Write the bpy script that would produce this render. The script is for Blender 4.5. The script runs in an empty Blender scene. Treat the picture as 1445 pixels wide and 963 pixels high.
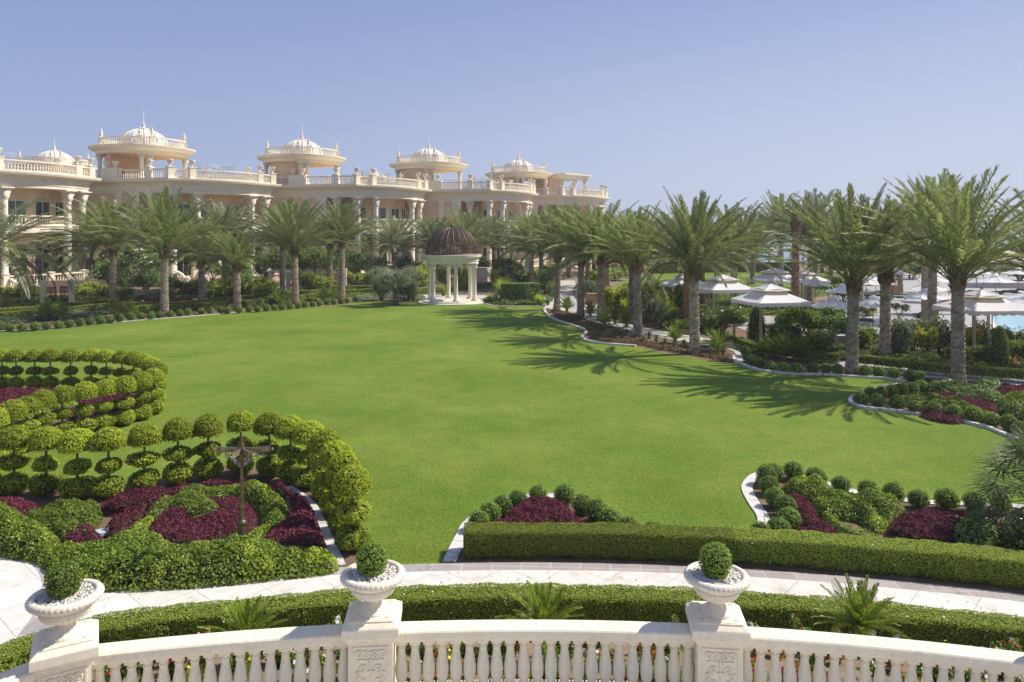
import bpy, math, random
import numpy as np
from mathutils import Vector, Matrix
from mathutils.geometry import tessellate_polygon
random.seed(11); rng = np.random.default_rng(11)
PI = math.pi; R_ = math.radians
SC = bpy.context.scene; COL = SC.collection
FOC, CX, HY, EYE = 1050.0, 722.5, 326.0, 7.0      # lens in photo pixels, picture centre, horizon row, eye height

def G(x, y, z=0.0):
    """the spot on the level z that the photo shows at pixel x, y"""
    Y = FOC*(EYE-z)/(y-HY)
    return Vector(((x-CX)/FOC*Y, Y, z))
def GP(pts, z=0.0):
    return [tuple(G(x, y, z)[:2]) for x, y in pts]
ORD = ['first','second','third','fourth','fifth','sixth','seventh','eighth','ninth','tenth','eleventh','twelfth','thirteenth',
       'fourteenth','fifteenth','sixteenth','seventeenth','eighteenth','nineteenth','twentieth']
TENS = {2:'twenty',3:'thirty',4:'forty',5:'fifty'}
def nth(i):                      # i from 0
    if i < 20: return ORD[i]
    n = i+1; t, u = divmod(n, 10)
    return TENS[t]+'-'+ORD[u-1] if u else {2:'twentieth',3:'thirtieth',4:'fortieth',5:'fiftieth'}[t]

# ------------------------------------------------------------------ materials
def nodes(name):
    m = bpy.data.materials.new(name); m.use_nodes = True
    nt = m.node_tree; nt.nodes.clear()
    out = nt.nodes.new('ShaderNodeOutputMaterial')
    return m, nt, out
def N(nt, t, **kw):
    n = nt.nodes.new(t)
    for k, v in kw.items():
        if k in ('inputs',):
            for kk, vv in v.items(): n.inputs[kk].default_value = vv
        else: setattr(n, k, v)
    return n
def ramp(nt, stops):
    r = nt.nodes.new('ShaderNodeValToRGB'); e = r.color_ramp.elements
    while len(e) < len(stops): e.new(0.5)
    for el, (p, c) in zip(e, stops):
        el.position = p; el.color = (*c, 1)
    return r
def surf(name, stops, scale=3.0, rough=0.7, bump=0.0, bscale=40.0, metal=0.0, detail=5.0, spec=0.3, fine=None, through=0.0, streak=None):
    """noise-coloured surface; fine = (scale, dark colour, amount) adds a second small grain"""
    m, nt, out = nodes(name); L = nt.links.new
    tc = N(nt, 'ShaderNodeTexCoord')
    no = N(nt, 'ShaderNodeTexNoise', inputs={'Scale': scale, 'Detail': detail, 'Roughness': 0.6})
    L(tc.outputs['Object'], no.inputs['Vector'])
    r = ramp(nt, stops); L(no.outputs['Fac'], r.inputs['Fac'])
    b = N(nt, 'ShaderNodeBsdfPrincipled', inputs={'Roughness': rough, 'Metallic': metal, 'Specular IOR Level': spec})
    col = r.outputs['Color']
    if fine:
        n2 = N(nt, 'ShaderNodeTexNoise', inputs={'Scale': fine[0], 'Detail': 4.0, 'Roughness': 0.7})
        L(tc.outputs['Object'], n2.inputs['Vector'])
        r2 = ramp(nt, [(0.42, (0, 0, 0)), (0.68, (1, 1, 1))]); L(n2.outputs['Fac'], r2.inputs['Fac'])
        mu = N(nt, 'ShaderNodeMath', operation='MULTIPLY', inputs={1: fine[2]}); L(r2.outputs['Color'], mu.inputs[0])
        mx = N(nt, 'ShaderNodeMix', data_type='RGBA'); mx.inputs[7].default_value = (*fine[1], 1)
        L(mu.outputs[0], mx.inputs[0]); L(col, mx.inputs[6]); col = mx.outputs[2]
    if streak:
        mp = N(nt, 'ShaderNodeMapping'); mp.inputs['Scale'].default_value = (1, 1, .09); L(tc.outputs['Object'], mp.inputs['Vector'])
        n3 = N(nt, 'ShaderNodeTexNoise', inputs={'Scale': streak[0], 'Detail': 5.0, 'Roughness': .65}); L(mp.outputs[0], n3.inputs['Vector'])
        r3 = ramp(nt, [(.52, (0, 0, 0)), (.74, (1, 1, 1))]); L(n3.outputs['Fac'], r3.inputs['Fac']); m3 = N(nt, 'ShaderNodeMath', operation='MULTIPLY', inputs={1: streak[2]}); L(r3.outputs['Color'], m3.inputs[0])
        x3 = N(nt, 'ShaderNodeMix', data_type='RGBA'); x3.inputs[7].default_value = (*streak[1], 1); L(m3.outputs[0], x3.inputs[0]); L(col, x3.inputs[6]); col = x3.outputs[2]
    L(col, b.inputs['Base Color'])
    if bump:
        nb = N(nt, 'ShaderNodeTexNoise', inputs={'Scale': bscale, 'Detail': 4.0})
        L(tc.outputs['Object'], nb.inputs['Vector'])
        bp = N(nt, 'ShaderNodeBump', inputs={'Strength': bump, 'Distance': 0.02})
        L(nb.outputs['Fac'], bp.inputs['Height']); L(bp.outputs['Normal'], b.inputs['Normal'])
    if through:
        t = N(nt, 'ShaderNodeBsdfTranslucent'); L(col, t.inputs['Color']); ms = N(nt, 'ShaderNodeMixShader', inputs={0: through})
        L(b.outputs[0], ms.inputs[1]); L(t.outputs[0], ms.inputs[2]); L(ms.outputs[0], out.inputs[0]); return m
    L(b.outputs[0], out.inputs[0]); return m
def leafmat(name, stops, trans=0.3, rough=0.45, tcol=None, spec=0.25, vary=0.25):
    """every leaf its own tint, every plant its own cast, light shining through"""
    m, nt, out = nodes(name); L = nt.links.new
    ge = N(nt, 'ShaderNodeNewGeometry'); oi = N(nt, 'ShaderNodeObjectInfo')
    r = ramp(nt, stops); L(ge.outputs['Random Per Island'], r.inputs['Fac'])
    hs = N(nt, 'ShaderNodeHueSaturation')
    mr = N(nt, 'ShaderNodeMapRange', inputs={'To Min': 1-vary, 'To Max': 1+vary}); L(oi.outputs['Random'], mr.inputs['Value'])
    L(mr.outputs[0], hs.inputs['Value']); L(r.outputs['Color'], hs.inputs['Color'])
    b = N(nt, 'ShaderNodeBsdfPrincipled', inputs={'Roughness': rough, 'Specular IOR Level': spec})
    L(hs.outputs['Color'], b.inputs['Base Color'])
    t = N(nt, 'ShaderNodeBsdfTranslucent')
    if tcol:
        mx = N(nt, 'ShaderNodeMix', data_type='RGBA', blend_type='MULTIPLY'); mx.inputs[0].default_value = 1
        mx.inputs[7].default_value = (*tcol, 1); L(hs.outputs['Color'], mx.inputs[6]); L(mx.outputs[2], t.inputs['Color'])
    else: L(hs.outputs['Color'], t.inputs['Color'])
    ms = N(nt, 'ShaderNodeMixShader', inputs={0: trans})
    L(b.outputs[0], ms.inputs[1]); L(t.outputs[0], ms.inputs[2]); L(ms.outputs[0], out.inputs[0]); return m

M = {}
M['stone'] = surf('cream_cast_stone', [(0.3, (.83,.74,.55)), (0.7, (.90,.82,.64))], 2.5, .75, .25, 90, fine=(14, (.58,.49,.36), .38), streak=(9, (.55,.48,.37), .22))
M['urn'] = surf('pale_urn_stone', [(0.3, (.81,.73,.57)), (0.7, (.88,.81,.66))], 5, .8, .35, 120, fine=(22, (.52,.44,.33), .45), streak=(14, (.50,.44,.35), .3))
M['villa_white'] = surf('villa_cream_stucco', [(0.3, (.80,.71,.54)), (0.7, (.87,.79,.62))], .6, .8, fine=(2.5, (.62,.52,.40), .35), streak=(1.6, (.60,.51,.40), .35))
M['villa_peach'] = surf('villa_peach_stucco', [(0.3, (.72,.51,.33)), (0.7, (.80,.59,.40))], .5, .85, fine=(2.0, (.60,.40,.27), .35), streak=(1.2, (.56,.38,.26), .3))
M['villa_plinth'] = surf('villa_rose_plinth', [(0.3, (.52,.37,.28)), (0.7, (.62,.46,.36))], .6, .85, fine=(3.0, (.42,.28,.20), .4))
M['dome_white'] = surf('white_dome_render', [(0.3, (.74,.67,.56)), (0.7, (.81,.75,.64))], .8, .6)
M['metal_grey'] = surf('grey_metal', [(0.3, (.30,.32,.33)), (0.7, (.42,.44,.45))], 5, .45, metal=.4)
M['frame'] = surf('pale_window_frame', [(0.3, (.55,.50,.42)), (0.7, (.65,.60,.52))], 5, .6)
M['iron'] = surf('dark_brown_iron', [(0.3, (.035,.022,.018)), (0.7, (.07,.045,.035))], 8, .5, metal=.3)
M['rust'] = surf('rusty_bronze_filigree', [(0.3, (.07,.045,.036)), (0.7, (.14,.092,.072))], 6, .5, metal=.4, fine=(30, (.24,.15,.11), .4))
M['gaz'] = surf('cream_painted_stone', [(0.3, (.74,.69,.54)), (0.7, (.82,.77,.62))], 1.5, .7, fine=(8, (.52,.48,.34), .3))
M['bronze'] = surf('bronze_paint', [(0.3, (.10,.075,.038)), (0.7, (.19,.145,.075))], 10, .42, metal=.6)
M['gold'] = surf('gold_sign_panel', [(0.3, (.40,.25,.09)), (0.7, (.52,.34,.14))], 14, .5, metal=.1)
M['silver'] = surf('sign_edge_metal', [(0.3, (.16,.145,.12)), (0.7, (.26,.235,.20))], 10, .5, metal=.5)
M['ink'] = surf('dark_lettering', [(0.3, (.10,.05,.02)), (0.7, (.13,.07,.03))], 10, .6)
M['soil'] = surf('brown_soil', [(0.3, (.13,.08,.045)), (0.7, (.26,.18,.11))], 2.2, .95, .8, 35, fine=(30, (.07,.045,.025), .6))
M['sandy'] = surf('sandy_ground', [(0.3, (.20,.14,.085)), (0.7, (.33,.25,.16))], .5, .95, .6, 20, fine=(12, (.12,.09,.05), .5))
M['kerb'] = surf('white_marble_kerb', [(0.3, (.62,.58,.52)), (0.7, (.76,.73,.68))], 3, .55, .1, 30, fine=(18, (.48,.43,.37), .35))
M['trunk'] = leafmat('palm_trunk_bark', [(0, (.27,.21,.15)), (.5, (.39,.32,.24)), (1, (.53,.45,.345))], 0, .9, spec=.1, vary=.15)
M['trunk_red'] = leafmat('reddish_palm_bark', [(0, (.20,.115,.07)), (.5, (.29,.18,.115)), (1, (.38,.27,.19))], 0, .9, spec=.1, vary=.1)
M['trunkcore'] = surf('palm_trunk_core', [(0.3, (.06,.04,.025)), (0.7, (.11,.08,.05))], 6, .95)
M['boot'] = leafmat('cut_frond_boots', [(0, (.12,.07,.03)), (.5, (.24,.15,.07)), (1, (.32,.23,.12))], 0, .85, spec=.1)
M['bark'] = surf('grey_bark', [(0.3, (.12,.09,.065)), (0.7, (.24,.19,.14))], 9, .9, .6, 40)
M['frond'] = leafmat('date_palm_frond', [(0, (0.177,0.244,0.060)), (.5, (0.291,0.354,0.101)), (.85, (0.413,0.458,0.161)), (1, (0.612,0.605,0.268))], 0.45, .42, spec=.35, vary=.18)
M['frond_grey'] = leafmat('grey_date_palm_frond', [(0, (0.216,0.259,0.115)), (.5, (0.360,0.374,0.187)), (.85, (0.490,0.490,0.274)), (1, (0.662,0.619,0.389))], 0.45, .42, spec=.35, vary=.12)
M['frond_light'] = leafmat('sunbleached_palm_frond', [(0, (0.184,0.234,0.072)), (.5, (0.294,0.334,0.119)), (.85, (0.386,0.396,0.170)), (1, (0.505,0.469,0.246))], .42, .42, spec=.35, vary=.15)
M['frond_old'] = leafmat('old_yellowing_frond', [(0, (.24,.20,.08)), (.5, (.38,.32,.15)), (1, (.50,.42,.22))], .35, .5, vary=.15)
M['rachis'] = surf('palm_frond_rib', [(0.3, (.17,.20,.07)), (0.7, (.28,.29,.12))], 3, .5)
M['fanleaf'] = leafmat('fan_palm_leaf', [(0, (.06,.095,.035)), (.6, (.11,.15,.06)), (1, (.19,.22,.10))], .3, .55, spec=.2)
M['cycad'] = leafmat('cycad_leaf', [(0, (0.127,0.215,0.020)), (.5, (0.253,0.354,0.032)), (1, (0.417,0.481,0.063))], 0.45, .38, spec=.4, vary=.2)
M['hedge'] = leafmat('hedge_leaf', [(0, (0.170,0.248,0.032)), (.5, (0.312,0.386,0.059)), (1, (0.501,0.550,0.111))], 0.45, .6, spec=.1)
M['topiary'] = leafmat('lime_topiary_leaf', [(0, (0.254,0.333,0.020)), (.5, (0.419,0.500,0.038)), (1, (0.609,0.655,0.103))], 0.5, .5, spec=.15)
M['boxleaf'] = leafmat('boxwood_leaf', [(0, (0.111,0.210,0.029)), (.5, (0.214,0.336,0.049)), (1, (0.373,0.486,0.098))], 0.44, .5, spec=.15, vary=.2)
M['green'] = leafmat('mid_green_leaf', [(0, (0.084,0.155,0.018)), (.45, (0.168,0.259,0.028)), (.8, (0.284,0.367,0.045)), (1, (0.439,0.482,0.086))], 0.45, .45)
M['dark'] = leafmat('dark_green_leaf', [(0, (0.095,0.183,0.035)), (.5, (0.190,0.307,0.065)), (1, (0.408,0.526,0.130))], 0.42, .4, spec=.35)
M['lime'] = leafmat('lime_green_leaf', [(0, (0.202,0.296,0.023)), (.5, (0.373,0.480,0.037)), (1, (0.622,0.668,0.095))], 0.45, .45)
M['olive'] = leafmat('olive_leaf', [(0, (0.149,0.178,0.092)), (.5, (0.253,0.282,0.161)), (1, (0.391,0.414,0.265))], 0.3, .5)
M['greygreen'] = leafmat('grey_green_leaf', [(0, (0.150,0.210,0.090)), (.5, (0.256,0.316,0.150)), (1, (0.420,0.480,0.270))], 0.4, .5)
M['purple'] = leafmat('purple_leaf', [(0, (0.101,0.022,0.034)), (.5, (0.201,0.044,0.071)), (1, (0.336,0.102,0.141))], .35, .6, spec=.1)
M['brownleaf'] = leafmat('russet_groundcover_leaf', [(0, (0.161,0.092,0.040)), (.5, (0.299,0.190,0.086)), (1, (0.391,0.322,0.138))], 0.3, .6)
M['flower_white'] = leafmat('white_petal', [(0, (.7,.7,.66)), (1, (.85,.85,.8))], .2, .6)
M['flower_red'] = leafmat('red_petal', [(0, (.55,.02,.06)), (1, (.75,.06,.14))], .2, .6)
M['flower_yellow'] = leafmat('yellow_petal', [(0, (.75,.42,.02)), (1, (.85,.60,.06))], .2, .6)
M['flower_pink'] = leafmat('pink_petal', [(0, (.55,.05,.2)), (1, (.7,.12,.3))], .2, .6)
M['croton'] = leafmat('croton_leaf', [(0, (.45,.10,.02)), (.4, (.65,.30,.03)), (.7, (.16,.20,.02)), (1, (.75,.52,.08))], .3, .4)
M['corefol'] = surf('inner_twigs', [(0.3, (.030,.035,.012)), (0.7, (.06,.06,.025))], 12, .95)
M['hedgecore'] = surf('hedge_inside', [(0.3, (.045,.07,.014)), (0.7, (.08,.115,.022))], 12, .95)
M['pebble'] = leafmat('white_pebble', [(0, (.60,.55,.48)), (.5, (.77,.72,.64)), (1, (.88,.84,.77))], 0, .6, spec=.3)
M['canvas'] = surf('white_canvas', [(0.3, (.84,.82,.79)), (0.7, (.90,.88,.86))], 1.2, .85, .15, 8, through=.22)
M['tan'] = surf('tan_canvas_band', [(0.3, (.55,.38,.19)), (0.7, (.63,.45,.25))], 2, .85)
M['sail'] = surf('beige_sail_cloth', [(0.3, (.66,.55,.40)), (0.7, (.74,.63,.47))], .7, .85, .2, 3, through=.3)
M['wood'] = surf('pole_wood', [(0.3, (.26,.15,.07)), (0.7, (.42,.27,.14))], 7, .6)
M['postwood'] = surf('pale_post_wood', [(0.3, (.46,.35,.22)), (0.7, (.58,.46,.31))], 5, .7)
M['cushion'] = surf('green_cushion', [(0.3, (.035,.075,.045)), (0.7, (.06,.115,.07))], 4, .8)
M['cushion_pale'] = surf('pale_green_cushion', [(0.3, (.20,.32,.24)), (0.7, (.30,.42,.33))], 4, .8)
M['blackmetal'] = surf('black_metal', [(0.3, (.02,.02,.02)), (0.7, (.04,.04,.04))], 6, .45, metal=.3)
M['towel'] = surf('blue_towel', [(0.3, (.04,.12,.55)), (0.6, (.12,.25,.7)), (0.75, (.7,.75,.8))], 6, .9)
M['skin'] = surf('tanned_skin', [(0.3, (.34,.16,.09)), (0.7, (.42,.21,.13))], 5, .55)
M['hair'] = surf('dark_hair', [(0.3, (.02,.013,.01)), (0.7, (.04,.028,.02))], 20, .6)
M['red'] = surf('red_cloth', [(0.3, (.45,.02,.03)), (0.7, (.6,.05,.06))], 5, .8)
M['yellow'] = surf('yellow_plastic', [(0.3, (.80,.36,.01)), (0.7, (.86,.44,.03))], 5, .4)
M['terracotta'] = surf('red_lantern_glaze', [(0.3, (.55,.12,.03)), (0.7, (.62,.17,.05))], 5, .5)
M['paleblue'] = surf('pale_blue_panel', [(0.3, (.40,.50,.50)), (0.7, (.52,.62,.60))], 6, .5)
M['cobalt'] = surf('blue_cover', [(0.3, (.02,.03,.22)), (0.7, (.04,.06,.32))], 6, .5)
M['farland'] = surf('far_shore', [(0.3, (.24,.23,.22)), (0.7, (.34,.32,.30))], .01, .9)
M['sandbank'] = surf('far_sand', [(0.3, (.45,.40,.32)), (0.7, (.55,.50,.42))], .02, .9)
def glass():
    m, nt, out = nodes('teal_window_glass')
    b = N(nt, 'ShaderNodeBsdfPrincipled', inputs={'Base Color': (.012,.04,.045,1), 'Roughness': .06, 'Specular IOR Level': .7})
    tc = N(nt, 'ShaderNodeTexCoord'); no = N(nt, 'ShaderNodeTexNoise', inputs={'Scale': .7})
    nt.links.new(tc.outputs['Object'], no.inputs['Vector'])
    r = ramp(nt, [(.35, (.010,.022,.026)), (.7, (.02,.075,.085))]); nt.links.new(no.outputs['Fac'], r.inputs['Fac'])
    nt.links.new(r.outputs['Color'], b.inputs['Base Color']); nt.links.new(b.outputs[0], out.inputs[0]); return m
M['glass'] = glass()
def paving(name, c1, c2, mortar, size, rot, msize=.008, rough=.45, row=None):
    m, nt, out = nodes(name); L = nt.links.new
    tc = N(nt, 'ShaderNodeTexCoord'); mp = N(nt, 'ShaderNodeMapping'); mp.inputs['Rotation'].default_value = (0, 0, R_(rot))
    L(tc.outputs['Object'], mp.inputs['Vector'])
    br = N(nt, 'ShaderNodeTexBrick', offset=0.0 if row is None else .5, squash=1.0)
    for k, v in {'Color1': (*c1, 1), 'Color2': (*c2, 1), 'Mortar': (*mortar, 1), 'Scale': 1.0, 'Mortar Size': msize, 'Brick Width': size, 'Row Height': row or size, 'Bias': 0.0}.items():
        br.inputs[k].default_value = v
    L(mp.outputs[0], br.inputs['Vector'])
    no = N(nt, 'ShaderNodeTexNoise', inputs={'Scale': 1.7, 'Detail': 7.0, 'Roughness': .68, 'Distortion': 1.2}); L(tc.outputs['Object'], no.inputs['Vector'])
    r = ramp(nt, [(.28, (.70,.65,.58)), (.42, (.92,.90,.87)), (.55, (1,1,1)), (.75, (.90,.85,.78))]); L(no.outputs['Fac'], r.inputs['Fac'])
    mx = N(nt, 'ShaderNodeMix', data_type='RGBA', blend_type='MULTIPLY'); mx.inputs[0].default_value = 1
    L(br.outputs['Color'], mx.inputs[6]); L(r.outputs['Color'], mx.inputs[7])
    b = N(nt, 'ShaderNodeBsdfPrincipled', inputs={'Roughness': rough, 'Specular IOR Level': .35}); L(mx.outputs[2], b.inputs['Base Color'])
    L(b.outputs[0], out.inputs[0]); return m
M['kerb'] = paving('white_marble_kerb', (.72,.69,.64), (.64,.61,.56), (.34,.29,.23), .58, 17, .014, .6)
M['marble'] = paving('cream_marble_paving', (.80,.76,.69), (.72,.68,.61), (.46,.40,.33), .95, 42)
M['border'] = paving('greyish_pink_border', (.44,.39,.36), (.37,.33,.31), (.55,.50,.46), .62, 3, .012, .55)
M['deck'] = paving('pale_pool_deck', (.45,.43,.42), (.40,.385,.375), (.31,.30,.29), .8, 20, .008, .6)
M['pathpave'] = paving('pale_path_paving', (.62,.58,.54), (.55,.52,.48), (.42,.38,.34), .5, 15, .012, .6, .25)
def lawn():
    m, nt, out = nodes('lawn_grass'); L = nt.links.new
    tc = N(nt, 'ShaderNodeTexCoord')
    def noise(scale, det=5., ro=.6, sx=1., sy=1.):
        mp = N(nt, 'ShaderNodeMapping'); mp.inputs['Scale'].default_value = (sx, sy, 1); L(tc.outputs['Object'], mp.inputs['Vector'])
        n = N(nt, 'ShaderNodeTexNoise', inputs={'Scale': scale, 'Detail': det, 'Roughness': ro}); L(mp.outputs[0], n.inputs['Vector']); return n
    a = noise(.16, 4.); b_ = noise(.9, 6., .72); c = noise(14., 4., .7); d = noise(55., 3., .7)
    r1 = ramp(nt, [(.34, (.126,.195,.022)), (.5, (.158,.226,.030)), (.66, (.196,.256,.042))]); L(a.outputs['Fac'], r1.inputs['Fac'])
    r2 = ramp(nt, [(.36, (.84,.90,.84)), (.5, (.98,.99,.97)), (.68, (1.16,1.08,1.06))]); L(b_.outputs['Fac'], r2.inputs['Fac'])
    r3 = ramp(nt, [(.33, (.46,.56,.46)), (.5, (1,1,1)), (.7, (1.42,1.30,1.28))]); L(c.outputs['Fac'], r3.inputs['Fac'])
    r4 = ramp(nt, [(.33, (.45,.52,.42)), (.5, (1,1,1)), (.68, (1.5,1.38,1.35))]); L(d.outputs['Fac'], r4.inputs['Fac'])
    col = r1.outputs['Color']; w_ = noise(.42, 8., .75); r5 = ramp(nt, [(.34, (.80,.92,.86)), (.46, (.96,1,.97)), (.56, (1.02,1,1)), (.64, (1.16,1.02,.98)), (.74, (1.34,1.08,1.05))]); L(w_.outputs['Fac'], r5.inputs['Fac'])
    for r in (r2, r3, r4, r5):
        mx = N(nt, 'ShaderNodeMix', data_type='RGBA', blend_type='MULTIPLY'); mx.inputs[0].default_value = .85
        L(col, mx.inputs[6]); L(r.outputs['Color'], mx.inputs[7]); col = mx.outputs[2]
    b = N(nt, 'ShaderNodeBsdfPrincipled', inputs={'Roughness': .85, 'Specular IOR Level': .12}); L(col, b.inputs['Base Color'])
    bp = N(nt, 'ShaderNodeBump', inputs={'Strength': .7, 'Distance': .03}); L(d.outputs['Fac'], bp.inputs['Height']); L(bp.outputs[0], b.inputs['Normal'])
    L(b.outputs[0], out.inputs[0]); return m
M['lawn'] = lawn()
M['blade'] = leafmat('grass_blade', [(0, (0.174,0.266,0.025)), (.5, (0.289,0.366,0.042)), (1, (0.462,0.482,0.088))], 0.5, .6)
def water(name, col, deep, rough, wscale, strength):
    m, nt, out = nodes(name); L = nt.links.new
    tc = N(nt, 'ShaderNodeTexCoord'); mp = N(nt, 'ShaderNodeMapping'); mp.inputs['Scale'].default_value = (1, .5, 1); L(tc.outputs['Object'], mp.inputs['Vector'])
    no = N(nt, 'ShaderNodeTexNoise', inputs={'Scale': wscale, 'Detail': 5.0}); L(mp.outputs[0], no.inputs['Vector'])
    r = ramp(nt, [(.35, deep), (.65, col)]); L(no.outputs['Fac'], r.inputs['Fac'])
    b = N(nt, 'ShaderNodeBsdfPrincipled', inputs={'Roughness': rough, 'Specular IOR Level': .5}); L(r.outputs['Color'], b.inputs['Base Color'])
    bp = N(nt, 'ShaderNodeBump', inputs={'Strength': strength, 'Distance': .1}); L(no.outputs['Fac'], bp.inputs['Height']); L(bp.outputs[0], b.inputs['Normal'])
    L(b.outputs[0], out.inputs[0]); return m
M['sea'] = water('sea_water', (.17,.29,.34), (.12,.23,.29), .25, .6, .4)
M['pool'] = water('pool_water', (.30,.58,.68), (.20,.48,.60), .12, 1.6, .25)

# ------------------------------------------------------------------ mesh helpers
class MB:
    """collects vertices and faces (any size), builds ONE mesh"""
    def __init__(s): s.V = []; s.n = 0; s.G = []
    def add(s, V, F, mat=0, smooth=False):
        V = np.asarray(V, dtype=np.float64).reshape(-1, 3)
        if isinstance(F, np.ndarray): s.G.append((F+s.n, mat, smooth))
        else:
            by = {}
            for f in F: by.setdefault(len(f), []).append(f)
            for k, fs in by.items(): s.G.append((np.array(fs, dtype=np.int64)+s.n, mat, smooth))
        s.V.append(V); s.n += len(V); return s
    def merge(s, o, M4=None, mat=None):
        V = np.concatenate(o.V)
        if M4 is not None:
            A = np.array(M4); V = V @ A[:3, :3].T + A[:3, 3]
        for F, m, sm in o.G: s.G.append((F+s.n, m if mat is None else mat, sm))
        s.V.append(V); s.n += len(V); return s
    def box(s, c, d, rz=0.0, mat=0, taper=1.0):
        x, y, z = (k/2 for k in d); P = []
        for zz, t in ((-z, 1.0), (z, taper)):
            for a, b in ((-1, -1), (1, -1), (1, 1), (-1, 1)):
                u, v = a*x*t, b*y*t
                P.append((c[0]+u*math.cos(rz)-v*math.sin(rz), c[1]+u*math.sin(rz)+v*math.cos(rz), c[2]+zz))
        return s.add(P, [(3,2,1,0), (4,5,6,7), (0,1,5,4), (1,2,6,5), (2,3,7,6), (3,0,4,7)], mat)
    def lathe(s, prof, seg=16, c=(0, 0, 0), mat=0, smooth=True, cap=True, rmod=None, a0=0.0, a1=2*PI):
        full = abs(a1-a0-2*PI) < 1e-6; na = seg if full else seg+1; V = []
        for k, (r, z) in enumerate(prof):
            for i in range(na):
                a = a0+(a1-a0)*i/seg; rr = r*(rmod(a, k, z) if rmod else 1.0)
                V.append((c[0]+rr*math.cos(a), c[1]+rr*math.sin(a), c[2]+z))
        F = []
        for k in range(len(prof)-1):
            for i in range(seg):
                j = (i+1) % na; F.append((k*na+i, k*na+j, (k+1)*na+j, (k+1)*na+i))
        s.add(V, F, mat, smooth)
        if cap and full:
            n = len(prof)-1
            if prof[0][0] > 1e-4: s.add(V[:na], [tuple(range(na))[::-1]], mat)
            if prof[-1][0] > 1e-4: s.add(V[n*na:], [tuple(range(na))], mat)
        return s
    def tube(s, pts, rad, sides=6, mat=0, smooth=True, cap=True):
        pts = [Vector(p) for p in pts]; n = len(pts)
        rad = [rad]*n if isinstance(rad, (int, float)) else list(rad); V = []; ref = None
        for i, p in enumerate(pts):
            t = (pts[min(i+1, n-1)]-pts[max(i-1, 0)]).normalized()
            if ref is None: ref = t.orthogonal().normalized()
            ref = (ref-t*ref.dot(t)); ref = ref.normalized() if ref.length > 1e-6 else t.orthogonal().normalized()
            b = t.cross(ref)
            for k in range(sides):
                a = 2*PI*k/sides; V.append(p+(ref*math.cos(a)+b*math.sin(a))*rad[i])
        F = [(i*sides+k, i*sides+(k+1) % sides, (i+1)*sides+(k+1) % sides, (i+1)*sides+k) for i in range(n-1) for k in range(sides)]
        if cap: F += [tuple(range(sides))[::-1], tuple((n-1)*sides+k for k in range(sides))]
        return s.add([tuple(v) for v in V], F, mat, smooth)
    def prism(s, poly, z0, z1, mat=0, top=True, bottom=False):
        n = len(poly); V = [(x, y, z0) for x, y in poly]+[(x, y, z1) for x, y in poly]
        F = [(i, (i+1) % n, n+(i+1) % n, n+i) for i in range(n)]
        tri = tessellate_polygon([[Vector((x, y, 0)) for x, y in poly]])
        ar = sum(poly[i][0]*poly[(i+1) % n][1]-poly[(i+1) % n][0]*poly[i][1] for i in range(n))
        if ar < 0: F = [f[::-1] for f in F]
        if top:
            for t in tri:
                a, b, c = (Vector(V[i]) for i in t)
                F.append(tuple(n+i for i in (t if (b-a).cross(c-a).z > 0 else t[::-1])))
        if bottom: F += [tuple(i for i in t) for t in tri]
        return s.add(V, F, mat)
    def sheet(s, poly, z, mat=0):
        tri = tessellate_polygon([[Vector((x, y, 0)) for x, y in poly]]); V = [(x, y, z) for x, y in poly]; F = []
        for t in tri:
            a, b, c = (Vector(V[i]) for i in t); F.append(tuple(t) if (b-a).cross(c-a).z > 0 else tuple(t[::-1]))
        return s.add(V, F, mat)
    def sweep(s, poly, prof, mat=0, closed=True, captop=False, smooth=False):
        """profile (out, z) carried round an outline"""
        V = []; n = len(poly)
        for o, z in prof: V += [(x, y, z) for x, y in offset(poly, o, closed)]
        F = []
        for k in range(len(prof)-1):
            for i in range(n if closed else n-1):
                j = (i+1) % n; F.append((k*n+i, k*n+j, (k+1)*n+j, (k+1)*n+i))
        s.add(V, F, mat, smooth)
        if captop: s.sheet(offset(poly, prof[-1][0], closed), prof[-1][1], mat)
        return s
    def leaves(s, P, Nn, size, aspect=.55, tilt=.6, mat=0, up=0.0, fold=0.0):
        P = np.asarray(P, float); n = len(P)
        if n == 0: return s
        Nn = np.asarray(Nn, float)+rng.normal(0, tilt, (n, 3)); Nn[:, 2] += up
        Nn /= np.linalg.norm(Nn, axis=1)[:, None]+1e-9
        t = np.cross(Nn, rng.normal(0, 1, (n, 3))); t /= np.linalg.norm(t, axis=1)[:, None]+1e-9
        b = np.cross(Nn, t)
        sz = (np.asarray(size)*rng.uniform(.65, 1.3, n))[:, None]*.5; w = sz*aspect
        V = np.stack([P-t*sz, P+b*w-t*sz*.1, P+t*sz-Nn*sz*fold, P-b*w-t*sz*.1], 1).reshape(-1, 3)
        return s.add(V, np.arange(4*n).reshape(n, 4), mat)
    def build(s, name, mats, parent=None, loc=None, rz=0.0):
        V = np.concatenate(s.V) if s.V else np.zeros((0, 3))
        me = bpy.data.meshes.new(name); me.vertices.add(len(V)); me.vertices.foreach_set('co', V.astype(np.float32).ravel())
        nl = sum(F.size for F, _, _ in s.G); nf = sum(len(F) for F, _, _ in s.G)
        lv = np.empty(nl, np.int32); st = np.empty(nf, np.int32); mi = np.empty(nf, np.int32); sm = np.empty(nf, bool); a = b = 0
        for F, m, smooth in s.G:
            k = F.shape[1]; c = len(F)
            lv[a:a+F.size] = F.ravel(); st[b:b+c] = a+np.arange(c)*k; mi[b:b+c] = m; sm[b:b+c] = smooth; a += F.size; b += c
        me.loops.add(nl); me.loops.foreach_set('vertex_index', lv); me.polygons.add(nf); me.polygons.foreach_set('loop_start', st)
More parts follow.
